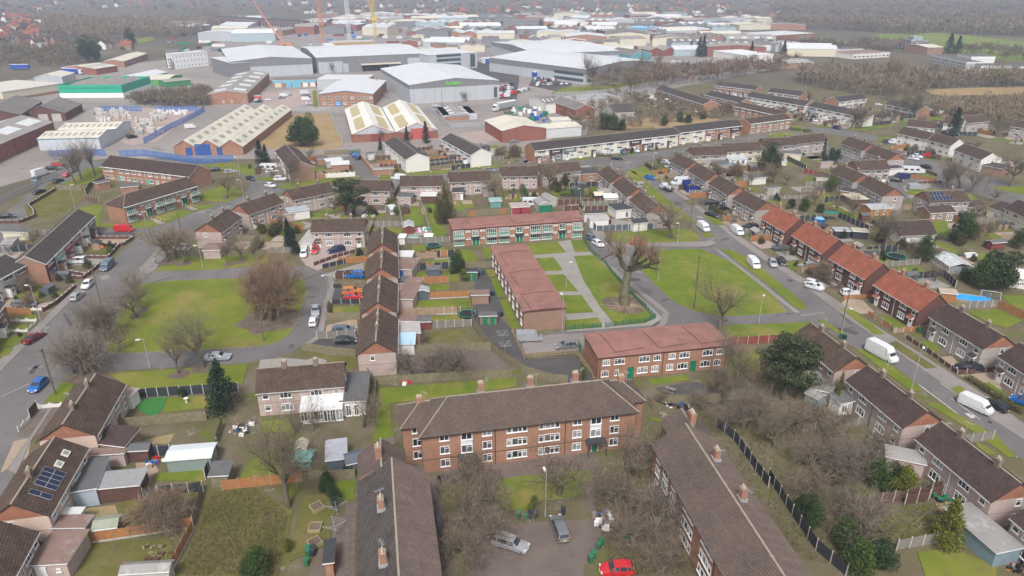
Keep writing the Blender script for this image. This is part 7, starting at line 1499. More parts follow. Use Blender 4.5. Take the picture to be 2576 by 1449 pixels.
def bare_tree(seed, H=10.0,spread=.5,fork=.28,limbs=5,up=.55,pollard=False, twmat=None, dens=1.0,twl=1.0):
 q=random.Random(seed);rs=np.random.default_rng(seed);tr=MB();br=MB();tips=[]
 def rv(s): return Vector((q.gauss(0,s),q.gauss(0,s),q.gauss(0,s)))
 def grow(p, d, ln, r, lev):
  n=3 if lev < 2 else 2;mb=tr if lev <= 1 else br
  for i in range(n):
   d=(d+rv(.13+.05*lev)+Vector((0,0,.10*up))).normalized();e=p+d*ln/n;r2=r*(.86 if lev < 3 else .75)
   mb.tube(p, e, r, r2,7 if lev == 0 else (5 if lev == 1 else 3));p, r=e, r2
   if lev >= 2: tips.append((tuple(p),tuple(d),lev))
   if lev >= 1 and i < n - 1 and lev < 4:
    side=(d+rv(.6)).normalized();grow(p, side, ln*q.uniform(.5,.7),r*.62,lev+1)
  if lev < (4 if not pollard else 1):
   for _ in range(limbs if lev == 0 else q.choice((2,2,3))):
    a=d.orthogonal().normalized();a.rotate(Matrix.Rotation(q.uniform(0,6.28),3,d));k=q.uniform(.55,1.0)*spread*(1.9 if lev == 0 else 1.5)
    nd=(d+a*k).normalized();grow(p, nd, ln*(q.uniform(.75,1.0) if lev else q.uniform(.75,1.05)*.95),r*q.uniform(.55,.72),lev+1)
  elif pollard and lev == 1:
   br.tube(p - d*.3,p+d*.3,r*1.3,r*1.1,6)
   for _ in range(60): tips.append((tuple(p+rv(.2)),tuple((Vector((0,0,1))+rv(.35)).normalized()),9))
 grow(Vector((0,0,-.2)),Vector((0,0,1)),H*fork*(1.0 if not pollard else 1.1),H*.032*(1.2 if pollard else 1),0)
 P=np.array([t[0] for t in tips]);D=np.array([t[1] for t in tips]);m=max(2,int(round(4200*dens/max(1,len(P)))))
 P=np.repeat(P, m, 0);D=np.repeat(D, m, 0)+rs.normal(size=(len(P),3))*(.7 if not pollard else .1);D[:, 2] += .25
 P=P+rs.normal(size=P.shape)*.12
 ln=rs.uniform(.5,1.35,len(P))*H/10*twl*(2.2 if pollard else 1);wd=rs.uniform(.014,.034,len(P))*(H/10) ** .5
 v, f=blades(P, D, ln, wd, rs)
 bv=np.array(br.v) if br.v else np.zeros((0,3));bf=[]
 for fc in br.f:
  bf += [(fc[0],fc[1],fc[2])]+([(fc[0],fc[2],fc[3])] if len(fc) == 4 else [])
 bf=np.array(bf, int).reshape(-1,3);V=np.concatenate([bv, v]);F=np.concatenate([bf, f+len(bv)]);mi=np.concatenate([np.zeros(len(bf)),np.ones(len(f))])
 top=V[:, 2].max()
 return tr.mesh('trunk', [BARK_G if seed % 2 else BARK],True),npmesh('crown', V, F, [BARK, twmat or TWIG],mi),top
BT={'round': [bare_tree(s, 10,.50,.24,6,.5,dens=.5) for s in (11,12,13)],'tall': [bare_tree(s, 10,.34,.32,5,1.2) for s in (21,22)],'copper': [bare_tree(s, 10,.42,.2,7,.8,twmat=TWIG_RED, dens=.6) for s in (31,32)],'wide': [bare_tree(s, 10,.72,.2,7,.3,twmat=TWIG_PALE, dens=.3) for s in (41,42,43)],'pollard': [bare_tree(s, 10,.95,.24,6,.9,True, TWIG_RED, .22,.5) for s in (51,)],'scrub': [bare_tree(s, 10,.8,.1,8,.4,dens=1.3) for s in (61,62)]}
def leaf_cloud(rs, C, R, n, size):
 """n leaf quads through ellipsoid clumps with centres C and radii R"""
 k=rs.integers(0,len(C),n);u=rs.normal(size=(n, 3));u /= np.linalg.norm(u, axis=1)[:, None];rr=rs.uniform(.35,1.05,n) ** .5
 P=C[k]+u*R[k]*rr[:, None];nrm=u+rs.normal(size=(n, 3))*.6;nrm /= np.linalg.norm(nrm, axis=1)[:, None]
 t=np.cross(nrm, rs.normal(size=(n, 3)));t /= np.linalg.norm(t, axis=1)[:, None];b=np.cross(nrm, t);s=(size*rs.uniform(.6,1.3,n))[:, None]
 return np.stack([P - t*s, P - b*s*.6,P+t*s, P+b*s*.6],1).reshape(-1,3),np.arange(4*n).reshape(-1,4)
def evergreen(seed, kind, mat):
 rs=np.random.default_rng(seed);tr=MB();C=[];R=[]
 if kind == 'pine':
  tr.tube((0,0,-.2),(.2,0,5),.28,.2,7);tr.tube((.2,0,5),(0,.3,9),.2,.08,6)
  for i in range(26):
   z=rs.uniform(3.2,9.6);a=rs.uniform(0,6.28);w=3.3*math.sin(math.pi*(z - 1.5)/10) ** .8*rs.uniform(.3,1);p=(math.cos(a)*w, math.sin(a)*w, z);C.append(p);R.append((rs.uniform(.8,1.4),rs.uniform(.8,1.4),rs.uniform(.4,.75)));tr.tube((.1,0,max(2,z - 1.2)),p, .08,.03,4)
  n, s=5200,.17
 elif kind == 'cone':
  tr.tube((0,0,-.2),(0,0,8),.2,.04,6)
  for z in np.linspace(.8,9.4,15):
   w=1.9*(1 - (z/10.2) ** 1.6)+.15
   for a in rs.uniform(0,6.28,5): C.append((math.cos(a)*w*.55,math.sin(a)*w*.55,z+rs.uniform(-.3,.3)));R.append((w*.6,w*.6,.75))
  n, s=4200,.15
 elif kind == 'bush':
  tr.tube((0,0,-.2),(0,0,4),.3,.1,6)
  for i in range(30):
   u=rs.normal(size=3);u /= np.linalg.norm(u);u[2]=abs(u[2])*1.0+.1;C.append((u[0]*3.0*rs.uniform(.4,1),u[1]*3.0*rs.uniform(.4,1),1.4+u[2]*6.4*rs.uniform(.5,1)));R.append(tuple(rs.uniform(1.0,1.9,3)))
  n, s=5200,.2
 v, f=leaf_cloud(rs, np.array(C),np.array(R),n, s);v[:, 2]=np.maximum(v[:, 2],.05)
 return tr.mesh('trunk', [BARK],True),npmesh('crown', v, f, [mat]),10.0
BT.update(pine=[evergreen(71,'pine', EVER2),evergreen(72,'pine', EVER2)],cone=[evergreen(73,'cone', CONIF)],cone2=[evergreen(74,'cone', EVER3)],bush=[evergreen(75,'bush', EVER4),evergreen(76,'bush', EVER)],lime=[evergreen(77,'bush', EVER3)],dark=[evergreen(78,'bush', EVER)],brown=[evergreen(79,'bush', HEDGEM)])
rt_=random.Random(9);NT=[0]
def tree(x, y, h, kind, label, group=None, wide=1.0,z=0.0,px=None):
 p=gd(x, y) if px is None else px;me=BT[kind][NT[0] % len(BT[kind])];NT[0] += 1;s=h/me[2]*(.8 if kind == 'wide' else .92 if kind == 'round' else 1)
 nm={'bush': 'bush', 'lime': 'bush', 'dark': 'bush', 'brown': 'bush', 'cone': 'conifer', 'cone2': 'conifer', 'pine': 'pine_tree', 'scrub': 'bare_shrub'}.get(kind, 'bare_tree')
 root=empty(nm, (p.x, p.y, z),rt_.uniform(0,6.28),label, 'tree' if nm in ('bare_tree', 'conifer', 'pine_tree') else 'shrub', group, (s*wide, s*wide, s))
 ob('trunk', me[0],root);ob('crown', me[1],root);return root
def trees(tile, kind, lab, group, pts):
 S(*tile)
 for q in pts: tree(*T(q[0],q[1]),q[2],kind, lab, group if len(pts) > 1 else None, q[3] if len(q) > 3 else 1.0)
trees((2,0),'round', 'bare street tree clustered on the road side of the big green', 'bare trees edging the big green', [(1205,640,8),(1370,300,9),(1440,225,10),(1090,520,12),(1065,535,11),(975,505,11),(1130,490,8)])
trees((2,0),'wide', 'broad bare tree in mulch at the road corner', 'broad bare corner trees', [(835,880,15),(950,840,14),(740,860,10)])
trees((2,0),'round', 'bare tree in a mulch ring beside the silver saloon', None, [(2050,805,13)]);trees((2,0),'tall', 'slim bare tree in a mulch ring by the lamp post', None, [(1795,865,10)])
trees((1,0),'round', 'bare tree by the footpath where a person walks', 'bare trees by the footpath', [(1680,1190,13),(1770,1160,12),(1845,1205,11),(1700,1130,10)])
trees((1,0),'tall', 'small bare tree in front of the corner semi pair', 'small bare trees before the corner semis', [(2290,1215,8),(2425,1180,8),(2580,1190,7)]);trees((1,0),'round', 'small bare tree at the head of the green', None, [(1350,1560,8)])
trees((1,0),'tall', 'tall bare tree on the bank beside the works road', 'tall bare trees by the works road', [(960,318,14),(820,355,16),(762,408,15)]);trees((1,0),'round', 'spreading bare tree on the lawn by the angled flats', None, [(2278,545,13,1.1)])
trees((2,1),'copper', 'dense copper-twigged tree in the clump on the big green', 'copper-twigged clump on the big green', [(60,330,13),(150,335,14),(230,300,14),(110,250,14),(250,210,13),(20,240,12),(330,120,11),(180,130,13)])
trees((1,1),'tall', 'bare tree leaning against the tan brick gable', None, [(365,415,12)]);trees((1,1),'round', 'leafless birch between back gardens', 'leafless birches between gardens', [(800,725,9),(2420,560,10)])
trees((1,1),'pine', 'dark pine with bare leaning stems behind the semi pair', 'dark pines behind the semi pair', [(905,720,12,1.1),(995,735,11,1.2)]);trees((1,1),'brown', 'tall olive-leaved tree by the long lawn', None, [(1905,800,12,.75)])
trees((1,1),'bush', 'round glossy bush beside the drying yard', None, [(2020,1300,6.5,1.05)]);trees((1,1),'cone', 'upright conifer beside the side garage', 'upright conifers beside the side garage', [(345,1060,8),(395,1110,7),(325,950,6)]);trees((1,1),'lime', 'yellow-green shrub against the brown fence', 'yellow-green shrubs in gardens', [(2095,1380,3.5),(1745,1335,2.2),(1340,640,3.5),(1410,715,3)])
trees((1,1),'brown', 'untrimmed brown hedge shrub by the corner garden', 'brown shrubs in the corner garden', [(60,900,4),(180,930,5),(30,1050,4),(240,880,4),(420,900,3),(1160,720,4)]);trees((1,1),'cone', 'dark conifer behind the touring caravan', 'conifers near the caravan', [(50,200,9,1.3),(105,190,7,1.2),(1255,85,6)])
trees((0,1),'bush', 'huge rounded evergreen on the tan field', 'huge evergreens on the tan field', [(455,1470,17,.95),(545,1480,15,.9)]);trees((0,1),'cone', 'small conifer before the twin-gabled factory', 'conifers before the factory', [(1520,1430,7),(1710,1440,9)])
trees((2,2),'pollard', 'great pollarded tree with fists of red twigs by the green railings', None, [(1135,180,20)]);trees((2,2),'round', 'leafless tree at the edge of the kerbed green', None, [(2082,420,16,.95)]);trees((1,2),'round', 'leafless tree on the triangular lawn', None, [(1605,945,14)])
trees((2,2),'tall', 'thin bare tree behind the white-casement flats', 'thin bare trees behind the flats', [(2230,1100,14),(2390,1080,9),(2040,1120,8),(2130,1180,8)]);trees((2,2),'lime', 'low green shrub by the picnic patio', None, [(705,915,3)])
trees((1,2),'tall', 'tall bare tree beside the clipped garden hedge', None, [(370,485,14,1.1)]);trees((1,2),'brown', 'brown bush under the tall bare tree', 'brown bushes by the hedge', [(440,480,6),(535,420,5),(580,400,3)]);trees((1,2),'copper', 'small clipped copper tree inside the hedge', None, [(1465,245,6)]);trees((1,2),'dark', 'big dark tree by the grey pebbledash pairs', 'big dark trees by the pairs', [(2560,300,13,.8),(2620,310,12,.8)])
trees((2,1),'wide', 'bare garden tree in front of the brown yard', 'bare garden trees by the olive fence', [(1545,895,9),(1840,920,11),(1960,910,12),(2010,915,11),(1730,560,5)]);trees((2,1),'round', 'leafless shrub tree by the conservatory', 'leafless trees by the conservatory', [(1080,1400,8),(570,1449,6),(400,1449,6)])
trees((2,0),'cone', 'broad dark cypress at the end of the charcoal fence', None, [(2260,1240,9.5,1.5)]);trees((2,0),'dark', 'round clipped bush by the bird bath lawn', None, [(1830,1105,2.2)]);trees((2,0),'brown', 'front garden shrub along the terrace wall', 'front garden shrubs', [(300,100,1.6),(420,95,1.8),(560,100,2.0),(80,495,1.3),(200,490,1.4),(20,490,1.3)])
trees((1,0),'lime', 'bright yellow-green hedge bush by the terrace path', None, [(1105,1120,2.6)]);trees((1,0),'brown', 'low shrub in the terrace front gardens', 'terrace garden shrubs', [(890,1250,3),(600,1380,2.5),(480,1340,2.5),(700,1400,2.5)])
trees((3,1),'tall', 'tall leaning bare tree over the scrub strip', 'bare trees over the scrub strip', [(325,760,17,1.0),(290,620,12)]);trees((3,1),'wide', 'pale tangled tree beside the flagged path', 'pale tangled trees in the court', [(2230,900,11,1.1),(2150,560,9),(2380,700,9),(2330,1130,10,1.1),(2100,1250,9),(2280,1380,9)])
trees((3,1),'dark', 'clipped dark yew ball on the planter lawn', 'clipped yew balls', [(715,590,4.2,.75),(780,745,4.4,.8)]);trees((3,1),'bush', 'ivy mound over the back fence', None, [(940,430,3)]);trees((3,1),'lime', 'small golden bush on the planter lawn', None, [(335,1190,2)])
trees((3,2),'round', 'broad bare tree on the court lawn', None, [(480,630,13,1.25)]);trees((3,2),'wide', 'tangled bare tree in the thicket before the slanting flats', 'tangled trees before the slanting flats', [(1130,480,11,1.1),(1250,330,11),(1060,760,9),(1450,1090,12,1.2),(1350,900,10),(1230,1150,9,1.2),(1650,1250,9),(1520,1420,9),(950,640,8)])
trees((3,2),'lime', 'small green shrub behind the wheelie bins', 'small shrubs by the bins', [(190,810,1.8),(230,760,2.2)]);trees((3,0),'scrub', 'sprawling bare fruit tree on the rough lawn', 'sprawling bare trees in rear gardens', [(1650,870,7,1.3),(1780,900,6,1.2)]);trees((3,0),'bush', 'green shrub in the scrub strip', 'green shrubs in the scrub', [(2540,1420,4),(2620,1449,5),(430,1190,2)])
trees((2,3),'pine', 'large dark pine behind the mossy-chimneyed semi', 'large dark pines behind the semi', [(150,1130,13,1.0),(60,1060,10,1.0),(290,1120,9)]);trees((2,3),'cone2', 'slim golden cypress by the glazed porch', 'slim golden cypresses', [(672,1215,5,.7),(700,1130,5.5,.7)])
trees((3,3),'wide', 'leafless thicket tree in the overgrown garden', 'thicket trees in the overgrown garden', [(330,650,11),(680,470,11),(780,560,11),(450,400,10),(900,380,9),(620,150,9),(60,150,9),(720,800,8),(950,1120,11,1.2),(1150,250,8)])
trees((3,3),'bush', 'green garden bush along the charcoal fence', 'green bushes along the charcoal fence', [(380,830,5),(460,950,4),(1300,560,5,1.2),(1080,540,5,1.3),(600,490,4,1.3),(760,1150,5),(1100,1320,5,1.3),(900,1400,5,1.3)]);trees((3,3),'lime', 'yellow-tinged bush before the plum roof', None, [(1350,620,5)]);trees((3,3),'cone2', 'broad green conifer beside the corrugated garage', None, [(1775,1130,7,1.5)])
trees((2,2),'wide', 'bare thicket tree by the dumped rubbish', 'thicket trees by the rubbish heap', [(2320,1400,11,1.2),(2480,1420,11),(2150,1449,9),(1900,1230,7),(1480,1150,5)]);trees((2,3),'wide', 'bare thicket tree behind the plum-roofed semi', 'thicket trees behind the plum roof', [(250,1449,10,1.2),(480,1420,9),(700,1400,7),(540,1100,7)])
trees((1,3),'lime', 'round yellow-green bush behind a semi', None, [(635,480,6.5,1.1)]);trees((1,3),'bush', 'dense evergreen in the eastern gardens', 'dense evergreens of the eastern gardens', [(660,190,8,.9),(1950,960,9,1.1),(1870,990,5),(2500,1050,6),(230,640,4),(360,680,5),(520,690,4),(1560,1180,8,.8),(2280,1449,13,1.0),(2130,1449,8),(1990,1380,5)]);trees((1,3),'cone', 'narrow dark conifer by the round bush', None, [(550,150,8,.6)]);trees((1,3),'round', 'leafless tree in the eastern gardens', 'leafless trees of the eastern gardens', [(680,695,7),(860,760,10,.8),(480,620,8),(1180,1040,15,.9),(1080,960,10),(1680,1380,8),(2280,590,7),(2200,940,6),(70,400,11,1.3),(20,300,12),(2080,730,7),(1420,1090,7),(190,420,7)]);trees((1,3),'brown', 'untidy brown shrub in the eastern gardens', 'brown shrubs of the eastern gardens', [(1930,1020,4),(2200,1040,3),(2060,1180,2.5),(250,1120,2.5),(760,1130,2.5),(1150,990,5),(1330,1060,4)])
trees((1,3),'round', 'big bare street tree on the avenue corner', 'big bare street trees on the avenue corner', [(1760,450,13,.9),(1800,440,12),(1930,445,13),(2020,490,13),(2440,430,17)]);trees((0,3),'round', 'big bare street tree beside the white terrace', 'big bare street trees beside the terrace', [(840,1290,15,1.1),(930,1290,14),(1140,1260,14),(1470,1210,20,1.2),(1200,1010,17),(2300,1380,13),(1720,1180,10),(1520,1280,10)]);trees((0,3),'cone', 'tall clipped conifer between the white houses', None, [(1845,1420,14,1.2)])
trees((0,2),'bush', 'round evergreen behind the long terrace', 'round evergreens behind the terrace', [(945,1300,10,1.1),(1030,1310,8),(1100,1310,7),(1530,1270,6),(1770,1240,6),(1690,1230,6),(1920,1200,6)]);trees((0,2),'tall', 'tall thin poplar before the glazed warehouse corner', 'thin poplars by the warehouse', [(755,850,22,.6),(820,850,20,.6),(960,860,15,.6),(1060,830,17,.6),(1240,830,18,.8),(1310,780,20,.6),(1460,740,18,.7),(1190,960,18)])
trees((0,0),'dark', 'massive dark evergreen beside the railway', 'massive evergreens by the railway', [(900,625,22,1.0),(990,620,20),(1320,455,18)]);trees((0,2),'cone', 'tall dark cypress by the white box warehouse', 'tall cypresses by the box warehouse', [(1880,570,16),(1920,575,18),(1800,520,10),(2205,590,9),(2400,590,14)]);trees((0,3),'cone', 'dark conifer near the school', 'dark conifers near the school', [(150,585,14,1.2),(1810,535,17,1.4),(1900,540,15,1.4)]);trees((0,3),'copper', 'orange-tinted bare tree crown in the copse', None, [(1230,860,22,1.1)])
trees((0,1),'round', 'leafless tree along the works fence', 'leafless trees along the works', [(1240,920,11),(780,740,12,.6),(1260,1420,9),(2120,1020,7),(2520,1200,9)])
# hedges
def hedge(tile, pts, w, h, mat, label):
 S(*tile);rs=np.random.default_rng(len(label));C=[]
 P=[g(*p) for p in pts]
 for a, b in zip(P, P[1:]):
  n=max(2,int((b - a).length/.45))
  for i in range(n): C.append(a.lerp(b, i/n))
 C=np.array([(c.x, c.y, h*.5) for c in C]);v, f=leaf_cloud(rs, C, np.tile((w*.55,w*.55,h*.52),(len(C),1)),len(C)*110,.10);v[:, 2]=np.clip(v[:, 2],.02,None)
 o=ob('hedge', npmesh('hedge', v, f, [mat]));tag(o, label, 'hedge')
hedge((1,2),[(480,540),(860,530)],3.0,3.2,EVER4,'thick green clipped hedge behind the white-posted fence');hedge((1,2),[(1345,215),(1560,355)],1.3,1.3,HEDGEM, 'trimmed brown hedge along the junction verge');hedge((1,2),[(2030,665),(2140,750)],1.6,1.6,HEDGEM, 'square clipped hedge by the parked black saloon');hedge((1,2),[(770,115),(1010,130)],1.8,1.4,EVER4,'dark hedge clumps before the terrace')
hedge((2,3),[(2010,925),(2560,1285)],1.2,1.3,HEDGEM, 'long brown-green hedge beside the works van');hedge((1,3),[(400,1300),(640,1440)],1.3,1.4,HEDGEM, 'trimmed hedge below the red roofs');hedge((1,3),[(1340,980),(1800,960)],2.0,2.0,EVER4,'dark boundary hedge behind the low plum-roofed building');hedge((0,3),[(220,1310),(440,1330)],1.8,1.4,HEDGEM, 'rounded hedge round the corner lawn');hedge((2,1),[(740,190),(745,300)],1.0,1.4,HEDGEM, 'narrow brown hedge beside the crescent');hedge((1,2),[(90,430),(150,560)],1.8,2.2,EVER4,'green hedge between two back lawns');hedge((1,3),[(1560,275),(1700,330)],1.0,1.2,HEDGEM, 'low hedge by the motorhome')
# woods and thickets too far off to count
def wood(poly, n, h, label, mats, seed, per=46,wmul=1.0,name='woodland'):
 rs=np.random.default_rng(seed);xs=[p[0] for p in poly];ys=[p[1] for p in poly];P=[]
 while len(P) < n:
  x, y=rs.uniform(min(xs),max(xs)),rs.uniform(min(ys),max(ys))
  if not inside(x, y, poly): continue
  p=gd(x, y)
  if seed in (4,9,1) and math.sin(p.x*.009+1.3*math.sin(p.y*.006))*math.sin(p.y*.011+p.x*.004) < -.2: continue
  P.append((p.x, p.y, 0))
 P=np.array(P);H=rs.uniform(h[0],h[1],n);R=H*rs.uniform(.32,.5,n);dist=np.linalg.norm(P[:, :2],axis=1)
 idx=np.repeat(np.arange(n),per);m=len(idx);u=rs.normal(size=(m, 3));u /= np.linalg.norm(u, axis=1)[:, None];u[:, 2]=np.abs(u[:, 2])*1.0 - .15;r=rs.uniform(.25,1,m) ** .6
 Q=P[idx]+np.stack([u[:, 0]*R[idx]*r, u[:, 1]*R[idx]*r, H[idx]*(.42+.5*u[:, 2]*r)],1);D=u*.8+rs.normal(size=(m, 3))*.35;D[:, 2] += .5
 ln=H[idx]*rs.uniform(.10,.24,m)*wmul;wd=np.maximum(.16,dist[idx]*.0011)*rs.uniform(.5,1.3,m)*wmul
 v, f=blades(Q, D, ln, wd, rs);tv, tf=blades(P.repeat(2,0),np.tile((0,0,1.0),(2*n, 1))+rs.normal(size=(2*n, 3))*.08,np.repeat(H*.7,2),np.repeat(H*.045,2),rs)
 mi=np.repeat(rs.integers(0,len(mats),n),per);o=ob(name, npmesh(name, np.concatenate([v, tv]),np.concatenate([f, tf+len(v)]),mats, np.concatenate([mi, np.zeros(2*n)])));tag(o, label, None, None, 'stuff')
WA=leafy('far_bare_wood', (0.20,0.16,0.132),.35);WB=leafy('far_olive_wood', (0.175,0.155,0.10),.35);WC=leafy('far_rust_wood', (0.15,0.082,0.056),.35);WD=leafy('far_evergreen', (0.03,0.045,0.025),.4);WE=leafy('dead_bramble', (0.16,0.12,0.07),.35)
wood([(110,42),(520,34),(600,58),(480,96),(340,94),(220,104),(120,92)],800,(9,15),'bare winter woodland beyond the railway', [WA, WA, WB],1)
wood([(0,122),(210,118),(215,155),(180,168),(0,165)],300,(3,7),'tawny scrub on the railway bank', [WE, WB, WE],2)
wood([(325,258),(400,246),(470,238),(535,232),(525,270),(360,268)],230,(4,8),'leafless scrub between the factories', [WA, WB, WE],3,60)
wood([(1980,-18),(2700,-18),(2700,98),(2350,84),(2180,95),(1950,62),(1940,10)],2600,(11,19),'great bare wood under the hazy skyline', [WA, WA, WB, WA],4,40)
wood([(2010,200),(2090,190),(2240,196),(2330,202),(2640,206),(2640,220),(2400,222),(2350,226),(2290,240),(2200,245),(2140,236),(2020,215)],330,(8,14),'leafless copse before the school', [WA, WB, WA, WE],5,60)
wood([(2340,262),(2480,256),(2680,254),(2680,345),(2560,330),(2440,300),(2360,290)],420,(4,7),'tangled hawthorn thicket below the pale field', [WA, WB],6,70)
wood([(1400,272),(1480,258),(1560,236),(1700,255),(1850,285),(1800,302),(1620,318),(1520,332),(1420,310)],300,(3,6.5),'self-sown scrub among the derelict sheds', [WA, WB, WE],7,60)
wood([(1480,212),(1640,186),(1790,178),(1960,150),(2010,158),(1960,180),(1790,205),(1640,222),(1500,232)],300,(6,12),'belt of bare trees along the works road', [WA, WB, WC],8,60)
wood([(0,-25),(2000,-25),(2000,8),(1700,30),(1300,46),(760,42),(560,28),(0,38)],800,(5,10),'wooded suburb on the horizon', [WA, WA, WB, WD],9,34)
wood([(1900,118),(2010,112),(2120,116),(2230,112),(2240,122),(2100,130),(1960,132)],130,(6,11),'rust-tinged trees round the leisure building', [WA, WC, WB],10,50)
wood([(2170,126),(2240,116),(2290,112),(2310,118),(2260,130)],60,(6,10),'thin trees by the school field', [WA],11,50)
wood([(2420,128),(2520,136),(2640,146),(2640,158),(2520,152),(2420,138)],60,(7,12),'row of bare poplars round the playing field', [WB, WE],12,50)
wood([(100,62),(170,55),(330,118),(320,132),(200,128),(90,100)],90,(5,9),'bare garden trees of the railway suburb', [WA, WA, WD],13,46)
wood([(0,15),(95,15),(110,50),(60,118),(0,122)],110,(4,8),'bare garden trees among the red roofs', [WA, WA, WD],14,46)
S(0,0);wood([(1100,62),(1700,52),(1720,120),(1480,100),(1300,92),(1120,98)],260,(5,10),'odd bare trees scattered among the far factories', [WA, WD, WB],15,46)
# low undergrowth on the scrub strip and in the overgrown gardens
def scrub(poly, n, h, label, mat, seed, name='undergrowth'):
 rs=np.random.default_rng(seed);xs=[p[0] for p in poly];ys=[p[1] for p in poly];P=[]
 while len(P) < n:
  x, y=rs.uniform(min(xs),max(xs)),rs.uniform(min(ys),max(ys))
  if inside(x, y, poly): p=gd(x, y);P.append((p.x, p.y, .08))
 P=np.array(P);D=rs.normal(size=(n, 3))*.8;D[:, 2]=np.abs(D[:, 2])+.35
 v, f=blades(P, D, rs.uniform(.3,1,n)*h, rs.uniform(.03,.11,n),rs);o=ob(name, npmesh(name, v, f, [mat]));tag(o, label, None, None, 'stuff')
scrub([(500,1325),(540,1240),(640,1230),(725,1290),(700,1449),(450,1449),(470,1400)],6500,.7,'dead bramble stems over the scrub strip', leafy('bramble', (0.115,0.088,0.055),.4),21)
scrub([(530,1250),(600,1235),(710,1290),(690,1420),(560,1400),(500,1330)],3000,.3,'ivy carpet on the scrub strip', leafy('ivy_green', (0.055,0.075,0.025),.5),25,'ivy')
scrub([(1640,1000),(1830,985),(1960,1050),(2150,1120),(2330,1160),(2400,1300),(2200,1449),(1990,1400),(1850,1200),(1680,1060)],9000,.8,'rank growth across the neglected gardens', leafy('rank_growth', (0.10,0.088,0.04),.55),22)
scrub([(1100,1195),(1260,1180),(1300,1300),(1200,1330),(1110,1449),(1090,1300)],4500,.7,'dead leaves and twigs under the court trees', leafy('dead_twigs', (0.11,0.085,0.06),.4),23)
scrub([(1470,1180),(1640,1160),(1700,1300),(1780,1449),(1540,1449),(1510,1330)],6000,.7,'dead undergrowth below the slanting flats', leafy('dead_twigs', (0.11,0.085,0.06),.4),24)
# ---------------- fences and garden walls ----------------
FS={'ol': (W_OLIVE, W_OLIVE, 1.75,'board'),'bp': (W_BROWN, CONC_POST, 1.75,'board'),'or': (W_ORANGE, W_TAN, 1.75,'lap'),'bk': (W_BLACK, CONC_POST, 1.75,'board'),'gy': (W_GREY, CONC_POST, 1.7,'board'),'tn': (W_TAN, CONC_POST, 1.75,'board'),'sl': (W_SLATE, WHITE, 1.7,'lap'),'bw': (BRICK_RED, BRICK_RED, .8,'wall'),'bh': (BRICK, BRICK, 2.0,'wall'),'gm': (GREENMESH, GREENMESH, 1.1,'mesh'),'wh': (OFFWHITE, OFFWHITE, .9,'scallop'),'rl': (W_TAN, W_TAN, 1.2,'rail'),'st': (STEEL, STEEL, 2.2,'pale'),'bl': (plain('fence_blue', (.025,.14,.46),.5,.12),BLUEF, 2.6,'pale'),'cr': (plain('red_fence', (.22,.06,.045),.8,.2),CONC_POST, 1.7,'board')}
def F(tile, code, pts, label, **k):
 m, p, h, s=FS[code];fence(pts, label, m, p, k.pop('h', h),s, tile=tile, pw=k.pop('pw', 1.85 if s != 'pale' else 2.6), **k)
F((2,0),'bk', [(1375,1105),(1700,1085),(2400,1040)],'charcoal panel fence behind the artificial lawn')
F((2,0),'ol', [(1140,1410),(2080,1330)],'mossy board fence below the artificial lawn');F((2,0),'wh', [(390,1215),(630,1195)],'white scalloped wall at the head of the drive');F((2,0),'wh', [(190,1449),(310,1330)],'white scalloped wall along the road');F((2,0),'bp', [(310,1320),(385,1230)],'brown gate panel between the white walls')
F((2,0),'bw', [(440,240),(560,170),(690,60),(760,0)],'stepped brick front wall along the road', h=.9);F((2,0),'wh', [(75,225),(430,225)],'pale scalloped wall below the people carrier', h=.7);F((2,0),'wh', [(80,340),(370,335)],'pale scalloped wall between front lawns', h=.7);F((2,0),'wh', [(0,445),(280,440),(365,355)],'pale scalloped wall turning the corner', h=.7)
F((1,0),'bw', [(960,955),(1345,955),(1240,1025),(900,1030)],'dark brick wall round the paved forecourt');F((1,0),'bw', [(830,1150),(1090,1155),(1210,1020)],'low brick wall round the for-sale garden');F((1,0),'bw', [(690,1300),(880,1330),(1010,1225)],'low brick wall by the white off-roader');F((1,0),'bw', [(600,1350),(840,1360),(880,1320)],'low brick wall below the porch row')
F((1,0),'bp', [(865,510),(905,440),(960,415),(1030,380),(1060,320)],'brown fence with white posts stepping past the play yard');F((1,0),'bp', [(860,565),(1000,610)],'brown fence round the dark yard');F((1,0),'ol', [(585,465),(820,470)],'tan board fence at the top of the bank');F((1,0),'bw', [(0,800),(200,800),(350,740),(340,690),(290,630),(560,470)],'curving brick retaining wall by the works road', h=1.0);F((1,0),'st', [(0,590),(280,470),(580,330)],'grey railings in front of the garages', h=1.8)
F((1,0),'bl', [(1210,130),(1450,120),(1980,200),(2350,175)],'royal blue mesh fence below the factory yard')
F((0,0),'bl', [(1450,1449),(1720,1300),(1990,1165),(2060,1120)],'long bright blue mesh fence beside the builders yard');F((0,0),'bl', [(1565,1120),(1985,1120)],'bright blue mesh fence behind the white sacks');F((0,0),'bl', [(1010,1120),(1430,1120)],'bright blue mesh fence along the upper yard edge');F((1,0),'bl', [(510,130),(900,110),(1060,120)],'blue hoarding fence behind the tall trees')
F((0,1),'st', [(735,1100),(800,1280),(875,1440)],'silver palisade fence beside the tan field');F((0,1),'st', [(40,1135),(735,1115)],'silver palisade fence along the works road');F((0,1),'st', [(1260,960),(1540,1060)],'pale palisade before the lettered warehouse');F((0,1),'st', [(1720,1100),(1960,1290),(2400,1270),(2560,1390)],'rusty palisade round the scrap yard');F((0,2),'st', [(430,965),(640,960),(1100,920),(1150,900)],'grey palisade on the grass bank');F((0,2),'st', [(320,1390),(740,1360),(760,1320)],'grey palisade by the steel storage unit')
